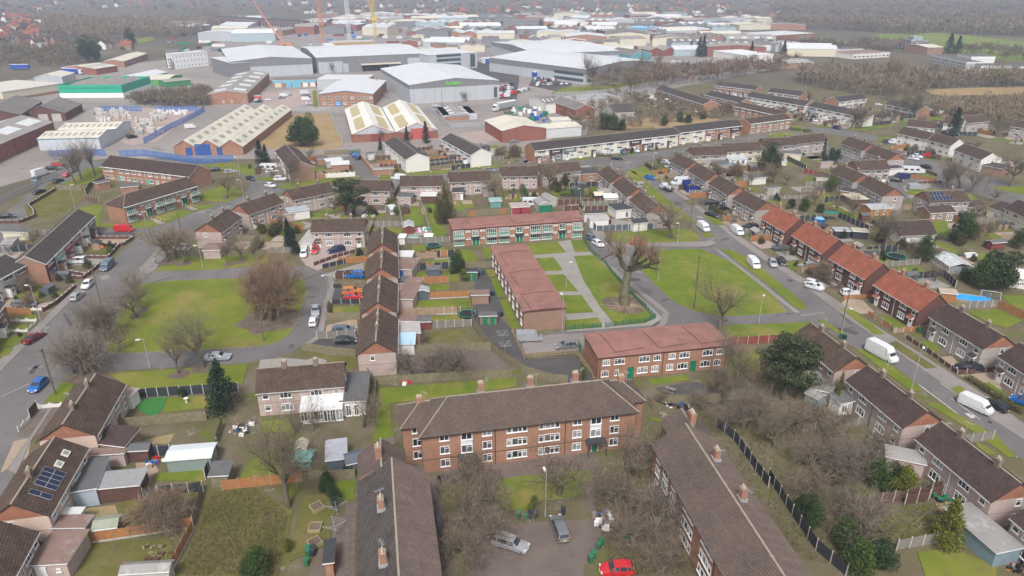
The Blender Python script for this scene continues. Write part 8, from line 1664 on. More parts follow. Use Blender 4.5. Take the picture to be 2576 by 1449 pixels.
F((2,1),'ol', [(465,630),(740,670),(1005,700)],'olive panel fence below the black hatchback');F((2,1),'gy', [(615,515),(820,510),(1000,495)],'grey fence between the two drives');F((2,1),'ol', [(710,325),(1050,318)],'brown fence above the tan slab drive');F((2,1),'bk', [(765,160),(1045,155)],'charcoal fence below the red hatchback', h=1.1)
F((2,1),'tn', [(1420,285),(1640,275),(2060,262)],'tan board fence beside the shed lawn', gb=True);F((2,1),'or', [(1585,120),(2145,95)],'bright orange panel fence with concrete boards', gb=True);F((2,1),'gy', [(1650,415),(2170,385)],'weathered fence above the rough lawn');F((2,1),'ol', [(1430,665),(1900,640),(2360,625)],'olive fence above the brown yard');F((2,1),'ol', [(1215,975),(1560,955),(2100,925),(2576,905)],'mossy fence behind the three-storey flats')
F((2,1),'ol', [(2170,290),(2200,400),(2290,530),(2380,640),(2576,810)],'brown fence running down the drying yard');F((2,1),'ol', [(1130,890),(1215,1000),(1200,1200),(1170,1320)],'leaning slatted fence by the dark flat roof');F((2,2),'ol', [(100,860),(420,955),(560,960)],'olive fence round the wet drying yard');F((2,2),'rl', [(0,460),(125,720),(640,670),(650,690),(810,905)],'timber rail fence round the pale car park', h=1.3);F((2,2),'cr', [(2160,575),(2576,555),(2740,545)],'red-brown fence with white posts by the plum semis')
F((2,2),'ol', [(1360,1180),(1420,1230),(1800,1380)],'dark fence by the dumped rubbish');F((2,2),'ol', [(1500,1160),(1900,1165),(2250,1120)],'old fence along the picnic patio')
F((1,2),'gm', [(712,965),(785,1085),(940,1210),(1010,1310),(1240,1560),(1440,1760)],'green mesh railing down the flats lawn');F((2,2),'gm', [(540,425),(895,400)],'green mesh railing before the flats end lawn');F((2,2),'gm', [(940,400),(1040,385),(1340,350),(1440,310)],'green mesh railing round the tree lawn');F((2,2),'gm', [(670,600),(690,650)],'short green mesh gate by the car park', h=1.6)
F((1,2),'bp', [(460,615),(945,600),(1080,605)],'dark brown fence with white posts below the hedge');F((1,2),'bp', [(730,680),(1050,672)],'dark brown fence by the white garage');F((1,2),'sl', [(850,880),(1420,855)],'slate panel fence with white posts round the yard');F((1,2),'bk', [(780,790),(845,878)],'black fence return by the maroon van');F((1,2),'bp', [(520,680),(665,670)],'brown fence behind the red roof');F((1,2),'tn', [(665,680),(735,740)],'tan fence at the flats corner')
F((1,2),'cr', [(2030,270),(2200,305),(2280,320)],'red-brown fence with white posts behind the semis');F((1,2),'tn', [(2290,420),(2450,410),(2550,400)],'tan garden fence with one orange panel', alt=(W_ORANGE, .4));F((1,2),'gy', [(1780,515),(1960,510)],'old fence below the blue hoarding');F((1,2),'tn', [(2120,750),(2230,800)],'timber fence by the silver hatchback', h=1.0)
_pm=FS['bp'];FS['hb']=(W_BLUE, W_BLUE, 2.3,'board');F((1,2),'hb', [(1708,450),(1770,495),(1950,482)],'royal blue hoarding round a front garden');F((1,2),'hb', [(1710,425),(1860,420),(1865,450)],'royal blue hoarding behind the front garden')
F((1,1),'bp', [(580,1230),(820,1140),(1060,1080)],'brown fence along the sloping drive', h=1.0);F((1,1),'bk', [(668,1255),(880,1205),(1085,1165)],'black fence with pale posts below the sloping lawn', h=1.2);F((1,1),'bk', [(808,1315),(1075,1300)],'black fence above the vivid blue car', h=1.0);F((1,1),'bk', [(775,1449),(1060,1440)],'black fence above the gravel drive', h=1.0);F((1,1),'bk', [(1570,1150),(2000,1130)],'black fence with one orange panel below the trampoline', alt=(W_ORANGE, .2));F((1,1),'bk', [(1570,1270),(1940,1255)],'black fence below the green sandpit', alt=(W_ORANGE, .15));F((1,1),'or', [(1520,1410),(1940,1395)],'new orange fence between long gardens')
F((1,1),'gy', [(1440,1000),(1950,990)],'dark grey fence above the trampoline');F((1,1),'gy', [(1105,835),(1470,830)],'pale concrete panel fence behind the gable row');F((1,1),'gy', [(1430,600),(1480,850)],'weathered fence between long lawns');F((1,1),'gy', [(1660,600),(1765,930)],'weathered fence beside the plastic toys');F((1,1),'ol', [(2020,735),(2460,710),(2576,700)],'tall board fence behind the red-roofed flats', alt=(W_ORANGE, .1));F((1,1),'ol', [(2100,1255),(2370,1245)],'olive fence before the drying yard');F((1,1),'gy', [(130,1105),(360,1095)],'grey fence by the conifers')
F((1,1),'bp', [(1150,160),(1370,150)],'brown garden fence behind the white gable', h=1.6);F((1,1),'or', [(1250,215),(1445,205)],'orange garden fence behind the white gable');F((1,1),'bp', [(1240,250),(1480,245)],'dark garden fence behind the white gable');F((1,1),'bh', [(1060,150),(1180,310),(1370,295)],'brick garden wall at the access road');F((1,1),'wh', [(690,345),(1000,325)],'pale panel wall behind the caravan terrace', h=1.8);F((1,1),'ol', [(690,110),(1060,95)],'tan fence at the edge of the tan field');F((1,1),'gy', [(1975,240),(2160,232)],'grey fence by the green slide', h=1.2);F((1,1),'bh', [(585,355),(690,350)],'brick wall beside the tan gable')
F((2,3),'tn', [(1000,275),(1220,410),(1260,450),(1280,455),(1590,420)],'mixed low panel fence round the red-roof garden', h=1.1,alt=(W_ORANGE, .25));F((2,3),'or', [(760,115),(1070,95)],'orange and cream low fence by the white coupe', h=1.0);F((2,3),'bp', [(1380,510),(1590,640),(1900,870),(2280,835)],'low brown fence round the bay-window garden', h=.9);F((2,3),'gy', [(1870,215),(2320,190)],'grey fence below the pool cover');F((2,3),'or', [(2310,195),(2576,315)],'orange fence down the dry lawn');F((2,3),'gy', [(2130,90),(2320,175)],'pale fence behind the goal frame');F((2,3),'gy', [(350,1449),(700,1400),(1000,1380)],'grey fence in the thicket', h=1.5)
F((3,3),'bk', [(0,470),(240,840),(480,1190),(780,1449)],'charcoal panel fence beside the slanting flats', pw=2.0);F((3,3),'bp', [(430,345),(1090,290)],'brown fence with white posts across the overgrown garden');F((3,3),'bp', [(1370,740),(1610,690),(1640,600),(1840,590)],'brown fence by the green bags');F((3,3),'gy', [(1290,1190),(1680,1120),(2050,1040)],'grey fence below the swing lawn');F((3,2),'bk', [(2050,-60),(2230,80),(2576,560)],'charcoal fence above the slanting flats', pw=2.0)
F((3,0),'bk', [(720,765),(1140,700),(2050,600)],'charcoal fence with pale posts across the rear gardens');F((3,0),'bk', [(2070,480),(2195,160)],'charcoal fence beside the metal shed');F((3,0),'bk', [(1360,270),(1720,230)],'charcoal fence behind the barbecue');F((3,0),'or', [(820,1135),(1470,1040),(1950,960)],'rich orange panel fence on rough lawn', gb=True);F((3,0),'or', [(1950,1000),(1790,1310),(1700,1449)],'leaning orange fence at the scrub edge', gb=True);F((3,0),'ol', [(1950,940),(2040,620)],'ragged brushwood fence by the scrub');F((3,0),'or', [(2240,590),(2576,550),(3040,500)],'orange fence along the scrub strip');F((3,1),'ol', [(540,480),(850,480),(1000,470)],'old fence behind the yew balls');F((3,0),'ol', [(2180,130),(2240,-60)],'rickety fence by the tyre pool')
F((1,3),'bk', [(170,150),(380,260)],'black fence with pale posts behind cream extension');F((1,3),'bk', [(700,740),(1010,880)],'black fence along the flag garden');F((1,3),'gy', [(1180,1240),(1520,1210)],'pale fence below the big trampoline', h=1.5);F((1,3),'bk', [(980,1100),(1300,1080)],'black fence behind the trampoline');F((1,3),'bk', [(1410,1370),(1760,1330),(1880,1449)],'black fence above the last red roof');F((1,3),'bp', [(2360,850),(2560,830)],'brown fence with white posts by the cream house');F((1,3),'or', [(1390,330),(1690,385)],'orange fence by the motorhome', h=1.2);F((1,3),'bp', [(1500,400),(1750,395)],'brown scalloped fence on the close', h=.9);F((1,3),'gy', [(0,560),(380,550)],'grey wall behind the garden chairs', h=1.2);F((1,3),'cr', [(350,290),(560,330)],'red-brown fence with green bin');F((1,3),'gy', [(1250,760),(1370,660),(1480,650)],'curving fence round the pebbledash yard');F((1,3),'bk', [(560,590),(760,570)],'black fence behind the eastern lawns');F((1,3),'tn', [(340,1290),(620,1270)],'timber fence by the silver estate', h=1.2)
F((0,3),'bk', [(1230,1220),(1500,1200)],'black fence before the cream gable');F((0,3),'tn', [(720,1290),(930,1265)],'cream wall at the terrace corner', h=1.0);F((0,3),'bk', [(1900,1360),(2100,1370)],'black fence behind the clipped conifer')
# ---------------- street furniture ----------------
def street_lamp(x, y, h, label, arm=1.0,group=None, mat=None):
 p=gd(x, y);root=empty('street_lamp', p, random.uniform(0,6.3),label, 'street lamp', group);mb=MB();mb.tube((0,0,0),(0,0,1.3),.1,.1,8);mb.tube((0,0,1.3),(0,0,h),.065,.05,8);mb.tube((0,0,h),(arm*.6,0,h+.08),.04,.04,6);ob('column', mb.mesh('column', [mat or STEEL]),root);mb=MB();mb.box(arm*.5,arm*.5+.75,-.16,.16,h+.04,h+.17);ob('lantern', mb.mesh('lantern', [plain('lantern', (.62,.63,.64),.4)]),root)
for t, x, y, h, l in (((2,0),1510,810,6,'beside the slim tree on the crescent'),((2,0),412,335,8,'by the scalloped walls'),((1,0),755,635,7,'on the bank by the curved wall'),((1,0),2042,1260,6,'on the lawn with saplings'),((1,0),1490,920,6,'before the red van'),((1,0),2455,575,7,'at the lawn by the angled flats'),((1,0),2415,300,6,'by the brick substation'),((2,1),735,120,6,'on the crescent pavement'),((1,1),1355,350,7,'below the white gable'),((1,2),1665,1010,6,'on the triangular lawn'),((1,2),1470,1380,6,'inside the kerbed green'),((1,2),545,1440,6,'in the flats garden'),((1,2),685,640,6,'by the brown fence'),((2,2),2480,360,6,'on the road south of the green'),((2,2),505,445,8,'on the corner of the blank brick end'),((2,3),1435,1045,9,'tall on the verge by the plum semis'),((2,3),735,470,6,'beside the wheelie bins'),((3,2),335,850,7,'white-headed in the court by the bins'),((0,2),1775,840,9,'by the bare tree belt'),((0,2),740,1360,8,'by the steel storage unit'),((0,3),1910,1170,7,'by the lane sign'),((0,3),1225,1310,7,'on the avenue corner'),((0,1),75,1140,8,'at the forecourt entrance'),((0,1),2015,1060,9,'before the lettered warehouse'),((1,2),1410,280,7,'in the junction verge')):
 S(*t);street_lamp(*T(x, y),h, 'grey street lamp ' + l)
def pole(t, x, y, h, label, lean=0.0):
 S(*t);root=empty('telegraph_pole', g(x, y),0,label, 'telegraph pole');mb=MB();mb.tube((0,0,-.2),(lean, 0,h),.15,.1,8,0,True);ob('post', mb.mesh('post', [plain('pole_wood', (.13,.105,.07),.9)]),root);mb=MB();mb.box(lean - .1,lean+.1,-.35,.35,h - .4,h - .3);ob('bracket', mb.mesh('bracket', [DKPIPE]),root)
pole((2,0),560,1075,9,'brown telegraph pole beside the blue hatchback');pole((2,0),1018,165,9,'brown telegraph pole by the silver hatchback');pole((1,0),1825,900,9,'dark telegraph pole above bare trees');pole((2,1),80,540,9,'yellowish telegraph pole at the crescent kerb');pole((1,2),1790,850,9,'telegraph pole at the grass corner');pole((1,2),1850,1449,8,'dark lamp-topped pole inside the kerbed green');pole((2,2),1830,215,8,'brown pole at the lower green edge');pole((2,3),735,440,10,'brown telegraph pole with round lamp by the bins');pole((1,3),2180,490,10,'leaning telegraph pole at the avenue corner', .8);pole((1,2),1265,1000,7,'short pole behind the red hatchback');pole((0,1),1875,1070,9,'thin dark pole by the works road');pole((0,1),1645,410,24,'tall black radio mast beyond the long warehouse');pole((0,3),825,580,26,'tall dark green mast by the classrooms')
def wheelie(t, pts, col, label, group):
 S(*t);k='bin' + col.name
 if k not in _vm:
  mb=MB();b=[(-.26,-.3),(.26,-.3),(.26,.3),(-.26,.3)];n0=len(mb.v)
  lo=[(x*.8,y*.8,.06) for x, y in b];hi=[(x, y, .98) for x, y in b]
  for i in range(4): mb.poly([lo[i],lo[(i+1) % 4],hi[(i+1) % 4],hi[i]])
  lb=MB();lb.box(-.29,.29,-.34,.32,.98,1.06);lb.box(-.29,.29,.32,.4,.95,1.02);wb=MB();wb.tube((-.04,.28,.1),(.04,.28,.1),.1,.1,8,0,True);_vm[k]=(mb.mesh('body', [col]),lb.mesh('lid', [col]),wb.mesh('wheel', [TYRE]))
 for p in pts:
  root=empty('wheelie_bin', g(*p)+Vector((0,0,.06)),random.uniform(-.4,.4),label, 'bin', group if len(pts) > 1 else None)
  for n, m, x_ in zip(('body', 'lid', 'wheel', 'wheel'), _vm[k]+_vm[k][2:],(0,0,-.24,.24)): ob(n, m, root, (x_, 0,0))
BG=plain('bin_green', (.03,.14,.07),.5);BD=plain('bin_dark', (.03,.04,.055),.5)
wheelie((3,2),[(65,870),(130,900)],BG, 'green wheelie bin at the court edge', 'green court bins');wheelie((3,2),[(185,870),(235,860),(515,830)],BD, 'dark wheelie bin at the court edge', 'dark court bins');wheelie((3,2),[(790,1310),(820,1270),(870,1180),(900,1140),(1160,1080)],BG, 'green wheelie bin in the thicket', 'green thicket bins');wheelie((3,1),[(525,1215),(525,1250),(515,1345)],BG, 'green wheelie bin in the timber pen', 'green pen bins');wheelie((3,1),[(580,1215),(575,1250)],BD, 'blue wheelie bin in the timber pen', 'blue pen bins');wheelie((2,3),[(735,510)],BG, 'green wheelie bin on the verge by the pole', None);wheelie((2,3),[(770,525)],BD, 'dark wheelie bin on the verge by the pole', None);wheelie((2,3),[(1515,450)],BG, 'green wheelie bin by the dark side wall', None);wheelie((2,1),[(2430,290),(2470,290),(2360,80),(2390,80)],BD, 'dark wheelie bin by the drying yard stores', 'dark bins by the stores');wheelie((1,1),[(2245,1320),(2285,1315)],BD, 'dark wheelie bin by green doors', 'dark bins by green doors')
def dryer(t, x, y, label, g_=None):
 S(*t);root=empty('rotary_dryer', g(x, y),random.random(),label, 'clothes dryer', g_);mb=MB();mb.tube((0,0,0),(0,0,1.9),.03,.03,5);ob('post', mb.mesh('post', [STEEL]),root);mb=MB()
 for k in range(4):
  a=k*math.pi/2;e=(1.5*math.cos(a),1.5*math.sin(a),1.95);mb.tube((0,0,1.4),e, .025,.025,4);b=a+math.pi/2
  for f in (.5,.75,1): mb.tube((1.5*f*math.cos(a),1.5*f*math.sin(a),1.4+.55*f),(1.5*f*math.cos(b),1.5*f*math.sin(b),1.4+.55*f),.014,.014,3)
 ob('arms', mb.mesh('arms', [STEEL]),root)
dryer((2,1),2482,540,'rotary clothes dryer in the wet drying yard', 'dryers in the wet yard');dryer((2,1),2505,650,'rotary clothes dryer in the wet drying yard', 'dryers in the wet yard');dryer((3,1),815,835,'rotary clothes dryer by the flagged path', 'dryers by the flagged path');dryer((3,1),800,1040,'rotary clothes dryer by the flagged path', 'dryers by the flagged path')
S(3,1)
for i, (x, y) in enumerate(((615,775),(602,980),(594,1135))):
 root=empty('timber_planter', g(x, y),.7 if i != 1 else 0,'square timber planter on the lawn, ' + ('nearest the yew balls', 'middle of the three', 'nearest the bin pen')[i],'planter');mb=MB()
 for q in ((-.8,.8,-.8,-.68),(-.8,.8,.68,.8),(-.8,-.68,-.68,.68),(.68,.8,-.68,.68)): mb.box(*q, 0,.62)
 ob('box', mb.mesh('box', [plain('planter_wood', (.26,.22,.11),.9,.2)]),root);mb=MB();mb.box(-.68,.68,-.68,.68,0,.5);ob('soil', mb.mesh('soil', [DIRT]),root)
def trampoline(t, x, y, r, label, net=True):
 S(*t);root=empty('trampoline', g(x, y),0,label, 'trampoline');c=[(r*math.cos(k*math.pi/8),r*math.sin(k*math.pi/8)) for k in range(16)];mb=MB();mb.poly([(a*.85,b*.85,.7) for a, b in c]);ob('mat', mb.mesh('mat', [BLACK]),root);mb=MB()
 for i in range(16): a, b=c[i],c[(i+1) % 16];mb.poly([(a[0]*.85,a[1]*.85,.705),(a[0],a[1],.72),(b[0],b[1],.72),(b[0]*.85,b[1]*.85,.705)][::-1])
 ob('rim', mb.mesh('rim', [plain('pad_green', (.03,.28,.2),.5)]),root);mb=MB()
 for i in range(0,16,2): mb.tube((c[i][0],c[i][1],0),(c[i][0],c[i][1],2.4 if net else .7),.03,.03,5)
 if net:
  for z in np.linspace(.9,2.4,9):
   for i in range(16): a, b=c[i],c[(i+1) % 16];mb.tube((*a, z),(*b, z),.012,.012,3)
 ob('enclosure', mb.mesh('enclosure', [BLACK]),root)
trampoline((1,1),1785,1040,2.0,'green-rimmed trampoline on the fenced lawn', False);trampoline((2,1),2125,285,2.0,'netted trampoline beside the drying yard fence');trampoline((1,3),1290,1150,2.4,'large netted trampoline with blue slide')
def thing(name, t, x, y, label, cat, parts, rz=0.0,z=0.06):
 S(*t);root=empty(name, g(x, y)+Vector((0,0,z)),rz, label, cat)
 for n, m, boxes in parts:
  mb=MB();[mb.box(*b) if len(b) == 6 else mb.tube(*b) for b in boxes];ob(n, mb.mesh(n, [m]),root)
thing('picnic_table', (2,2),1590,1050,'weathered picnic table on the grey patio', 'table', [('table_top', W_GREY, [(-.9,.9,-.35+i*.15,-.22+i*.15,.72,.77) for i in range(5)]),('bench', W_GREY, [(-.9,.9,-.85,-.6,.42,.46)]),('bench', W_GREY, [(-.9,.9,.6,.85,.42,.46)]),('leg', W_GREY, [((-.6,-.8,0),(-.6,-.2,.74),.05,.05,4),((-.6,.8,0),(-.6,.2,.74),.05,.05,4)]),('leg', W_GREY, [((.6,-.8,0),(.6,-.2,.74),.05,.05,4),((.6,.8,0),(.6,.2,.74),.05,.05,4)])],-.6)
thing('swimming_pool', (2,3),2060,130,'garden pool under a vivid blue cover', 'pool', [('cover', plain('pool_blue', (.03,.30,.72),.4,.15),[(-3.4,3.4,-1.8,1.8,.1,.55)]),('surround', W_TAN, [(-3.8,3.8,-2.2,-1.8,0,.6),(-3.8,3.8,1.8,2.2,0,.6),(-3.8,-3.4,-1.8,1.8,0,.6),(3.4,3.8,-1.8,1.8,0,.6)])],-.4)
thing('goal_frame', (2,3),2230,120,'white goal frame behind the pool', 'goal', [('frame', WHITE, [((-1.8,0,0),(-1.8,0,2),.035,.035,6),((1.8,0,0),(1.8,0,2),.035,.035,6),((-1.8,0,2),(1.8,0,2),.035,.035,6)])],-.4)
thing('garden_slide', (1,1),2010,225,'bright green toy slide in a back garden', 'slide', [('chute', plain('lime_toy', (.2,.6,.02),.5),[((-1,0,.2),(.6,0,1.2),.25,.25,6)]),('frame', W_BROWN, [((.6,0,0),(.6,0,1.2),.06,.06,4)])],2.4)
thing('garden_slide', (1,0),1020,445,'lime green slide in the play yard', 'slide', [('chute', plain('lime_toy', (.2,.6,.02),.5),[((-1.5,0,1.2),(1,0,.2),.25,.25,6)]),('frame', W_BROWN, [((-1.5,0,0),(-1.5,0,1.3),.06,.06,4)])],-.6)
thing('canvas_gazebo', (1,3),625,760,'dark green canvas shade in the flag garden', 'gazebo', [('canvas', plain('shade_green', (.02,.16,.11),.7),[(-1.8,1.8,-1.4,1.4,2.0,2.1)]),('legs', BLACK, [((x, y, 0),(x, y, 2),.04,.04,5) for x in (-1.7,1.7) for y in (-1.3,1.3)])])
thing('paddling_pool', (1,3),510,770,'round blue-rimmed garden pool', 'pool', [('rim', PT['blue'],[((0,0,0),(0,0,.8),1.9,1.9,16)]),('water', plain('pool_water', (.25,.45,.55),.2),[(-1.3,1.3,-1.3,1.3,.6,.7)])])
thing('stone_bird_bath', (2,0),1880,1160,'white bird bath on the lush lawn', 'bird bath', [('pedestal', WHITE, [((0,0,0),(0,0,.8),.14,.1,8)]),('basin', WHITE, [((0,0,.8),(0,0,.95),.2,.38,10,0,True)])])
thing('handrail_ramp', (1,0),1590,785,'yellow handrails on the ramp to the angled flats', 'ramp', [('rail', YEL, [((-2.5,-.8,.9),(2.5,-.8,.9),.05,.05,5)] + [((x, -.8,0),(x, -.8,.9),.05,.05,5) for x in (-2.5,0,2.5)]),('rail', YEL, [((-2.5,.8,.9),(2.5,.8,.9),.05,.05,5)] + [((x, .8,0),(x, .8,.9),.05,.05,5) for x in (-2.5,0,2.5)]),('slab', PAVING, [(-3,3,-.8,.8,0,.12)])],-.75)
thing('handrail_ramp', (1,0),1930,650,'yellow handrails on the far ramp of the angled flats', 'ramp', [('rail', YEL, [((-2.2,-.8,.9),(2.2,-.8,.9),.05,.05,5)] + [((x, -.8,0),(x, -.8,.9),.05,.05,5) for x in (-2.2,2.2)]),('rail', YEL, [((-2.2,.8,.9),(2.2,.8,.9),.05,.05,5)] + [((x, .8,0),(x, .8,.9),.05,.05,5) for x in (-2.2,2.2)]),('slab', PAVING, [(-2.6,2.6,-.8,.8,0,.12)])],-.75)
thing('sale_board', (1,0),1030,1110,'orange estate agent board in a front garden', 'sign', [('post', W_ORANGE, [(-.05,.05,-.05,.05,0,2.4)]),('board', plain('agent_orange', (.6,.15,.03),.5),[(0,.8,-.03,.03,1.6,2.3)])])
# heaps of rubbish: loose stuff
def heap(t, x, y, n, r, label, mats, h=.5):
 S(*t);c=g(x, y);mb=MB()
 for i in range(n):
  a, d=random.uniform(0,6.28),r*random.random() ** .5;s=random.uniform(.1,.45);px, py=c.x+d*math.cos(a),c.y+d*math.sin(a);mb.box(px - s, px+s*random.uniform(.3,1),py - s*.5,py+s*.5,.03,.08+random.random()*h, random.randrange(len(mats)))
 o=ob('rubbish', mb.mesh('rubbish', mats));tag(o, label, None, None, 'stuff')
JUNK=[WHITE, PT['blue'],W_TAN, W_GREY, BLACK]
heap((2,2),1650,1235,40,3.0,'dumped bags and boards behind the flats', JUNK);heap((3,2),920,910,34,1.5,'fly-tipped bags at the court edge', JUNK, .9);heap((3,0),1590,1210,24,2.0,'pile of old timber on the rough lawn', [W_TAN, W_BROWN, W_OLIVE],.4);heap((2,0),2440,1430,30,1.8,'garden junk beside the tyre pool', JUNK);heap((3,3),1130,70,26,2.0,'broken boards beside the semi', JUNK);heap((3,3),1750,660,16,1.4,'green bags against the wall', [PANEL_G, BLACK, TEALW],.8);heap((3,0),1560,300,22,1.4,'bright toys on the slab patio', [PT['red'],WHITE, W_TAN, PT['blue']],.5);heap((1,1),1680,870,24,1.8,'pink and turquoise plastic toys', [plain('toy_pink', (.6,.15,.35),.5),TURQ, WHITE],.7);heap((3,3),2480,1320,34,2.0,'tools and junk in front of the garage', [PT['red'],BLACK, STEEL, PT['orange']],.6);heap((1,1),1125,730,26,2.0,'pale rubble between back gardens', [WHITE, CONC, W_GREY],.6);heap((2,1),1515,960,10,.8,'splintered red and blue crate by the fence', [PT['red'],PT['blue'],WHITE],.6)
# builders yard: stacks of blocks and sacks, each one a thing
rk=random.Random(8)
def stack_mesh(m, nx, nz):
 mb=MB()
 for i in range(nx):
  for k in range(nz): mb.box(i*.62,i*.62+.58,0,1.1,.12+k*.42,.5+k*.42)
 mb.box(-.05,nx*.62,.05,1.05,0,.1);return mb.mesh('block_stack', [m])
SM=[stack_mesh(plain('grey_blocks', (.36,.35,.34),.9),2,4),stack_mesh(plain('pale_blocks', (.52,.50,.48),.9),3,5),stack_mesh(plain('timber_packs', (.40,.29,.17),.9),3,2)];SN=['grey block stack', 'pale block stack', 'timber pack']
sb_=MB();sb_.prism([(.5*math.cos(k*.785),.5*math.sin(k*.785)) for k in range(8)],0,.85);SACK=sb_.mesh('bulk_sack', [plain('sack_white', (.68,.68,.69),.8)])
S(0,0)
for (x0,x1,y0,y1,n) in ((930,1060,1130,1230,26),(1120,1300,1120,1200,26),(1370,1520,1230,1300,26),(1490,1640,1150,1250,30),(1230,1640,1310,1360,26)):
 for _ in range(n):
  i=rk.choice((0,1,1,2));o=ob('block_stack', SM[i],None, g(rk.uniform(x0,x1),rk.uniform(y0,y1))+Vector((0,0,.06)),rk.choice((.3,.35,1.9)));tag(o, SN[i] + ' on the builders yard', 'stack', SN[i] + 's on the builders yard')
for (x0,x1,y0,y1,n) in ((1570,1900,1115,1155,44),(1000,1110,1190,1225,16)):
 for _ in range(n): tag(ob('bulk_sack', SACK, None, g(rk.uniform(x0,x1),rk.uniform(y0,y1))+Vector((0,0,.06)),rk.random(),(1.2,1.2,1.3)),'white bulk sack by the blue mesh fence', 'sack', 'white bulk sacks')
S(0,2)
for _ in range(46):
 c, m=rk.choice((('blue', PT['blue']),('white', WHITE),('green', PANEL_G),('grey', CLAD_D)));mb=MB();w, d_, h_=rk.uniform(.8,2.4),rk.uniform(.8,2),rk.uniform(.7,2.2);mb.box(-w/2,w/2,-d_/2,d_/2,0,h_);mb.box(-w/2 - .05,w/2+.05,-d_/2 - .05,d_/2+.05,h_*.9,h_*.94)
 tag(ob('storage_crate', mb.mesh('storage_crate', [m]),None, g(rk.uniform(0,370),rk.uniform(1085,1240))+Vector((0,0,.06)),rk.random()),f'{c} crate in the recycling yard', 'crate', f'{c} crates in the recycling yard')
# person on the footpath
def person(t, x, y, label):
 S(*t);p=g(x, y);J={'pel': (0,0,.95),'chest': (0,0,1.3),'neck': (0,0,1.5),'head': (0,-.02,1.66),'top': (0,-.01,1.76),'ls': (.19,0,1.42),'le': (.25,.05,1.13),'lh': (.24,-.08,.88),'rs': (-.19,0,1.42),'re': (-.25,-.02,1.13),'rh': (-.24,-.14,.9),'lk': (.1,-.12,.5),'la': (.1,-.02,.08),'lf': (.1,-.18,.04),'rk': (-.1,.08,.5),'ra': (-.1,.28,.1),'rf': (-.1,.14,.03),'lp': (.1,0,.9),'rp': (-.1,0,.9)}
 R=dict(pel=.15,chest=.17,neck=.06,head=.1,top=.06,ls=.08,le=.055,lh=.04,rs=.08,re=.055,rh=.04,lk=.07,la=.045,lf=.04,rk=.07,ra=.045,rf=.04,lp=.1,rp=.1);K=list(J)
 E=[('pel', 'chest'),('chest', 'neck'),('neck', 'head'),('head', 'top'),('chest', 'ls'),('ls', 'le'),('le', 'lh'),('chest', 'rs'),('rs', 're'),('re', 'rh'),('pel', 'lp'),('lp', 'lk'),('lk', 'la'),('la', 'lf'),('pel', 'rp'),('rp', 'rk'),('rk', 'ra'),('ra', 'rf')]
 me=bpy.data.meshes.new('person');me.from_pydata([J[k] for k in K],[(K.index(a),K.index(b)) for a, b in E],[]);o=ob('person', me, None, p+Vector((0,0,.07)),2.6)
 m=o.modifiers.new('skin', 'SKIN');me.skin_vertices.new() if not me.skin_vertices else None
 for i, k in enumerate(K): sv=me.skin_vertices[0].data[i];sv.radius=(R[k],R[k]*.8);sv.use_root=k == 'pel'
 o.modifiers.new('sub', 'SUBSURF').render_levels=1;me.materials.append(plain('dark_clothes', (.03,.032,.04),.8));tag(o, label, 'person')
 jb=MB();jb.tube((0,0,1.0),(0,0,1.42),.2,.21,10,0,True);j=ob('jacket', jb.mesh('jacket', [plain('pale_jacket', (.5,.5,.5),.8)]),o);hb=MB();hb.tube((0,0,1.64),(0,-.01,1.8),.115,.07,8,0,True);ob('hair', hb.mesh('hair', [BLACK]),o)
person((1,0),1572,1200,'person in pale top and dark trousers walking the footpath')
# soil rings under trees, stump and roots
for t, x, y, r in (((2,0),2050,815,2.2),((2,0),1800,875,2.0),((2,0),830,890,3.2),((2,0),1440,225,1.6),((2,0),1370,295,1.3),((1,0),1845,1205,2),((1,0),1690,1195,2.4),((1,0),2290,1220,1.6),((1,0),2425,1190,1.6),((2,2),1140,170,5),((1,0),2275,548,1.4),((1,2),1605,945,1.5),((2,1),150,320,7)):
 S(*t);c=g(x, y);w=[(c.x+r*random.uniform(.7,1.1)*math.cos(k*.45),c.y+r*random.uniform(.7,1.1)*math.sin(k*.45),.122) for k in range(14)];mb=MB();mb.poly(w);o=ob('soil_ring', mb.mesh('soil_ring', [DIRT]));o['kind']='structure'
S(2,2);c=g(1140,175);mb=MB()
for k in range(22):
 a=k*.2856+random.uniform(-.1,.1);L_=random.uniform(2.5,7);p0=c+Vector((.5*math.cos(a),.5*math.sin(a),.2));p1=c+Vector((L_*.5*math.cos(a+.15),L_*.5*math.sin(a+.15),.13));p2=c+Vector((L_*math.cos(a - .1),L_*math.sin(a - .1),.1));mb.tube(p0,p1,.16,.1,5);mb.tube(p1,p2,.1,.03,5)
tag(ob('surface_roots', mb.mesh('surface_roots', [plain('root_wood', (.25,.18,.12),.9)])),'exposed roots spreading round the pollarded tree', None, None, 'stuff')
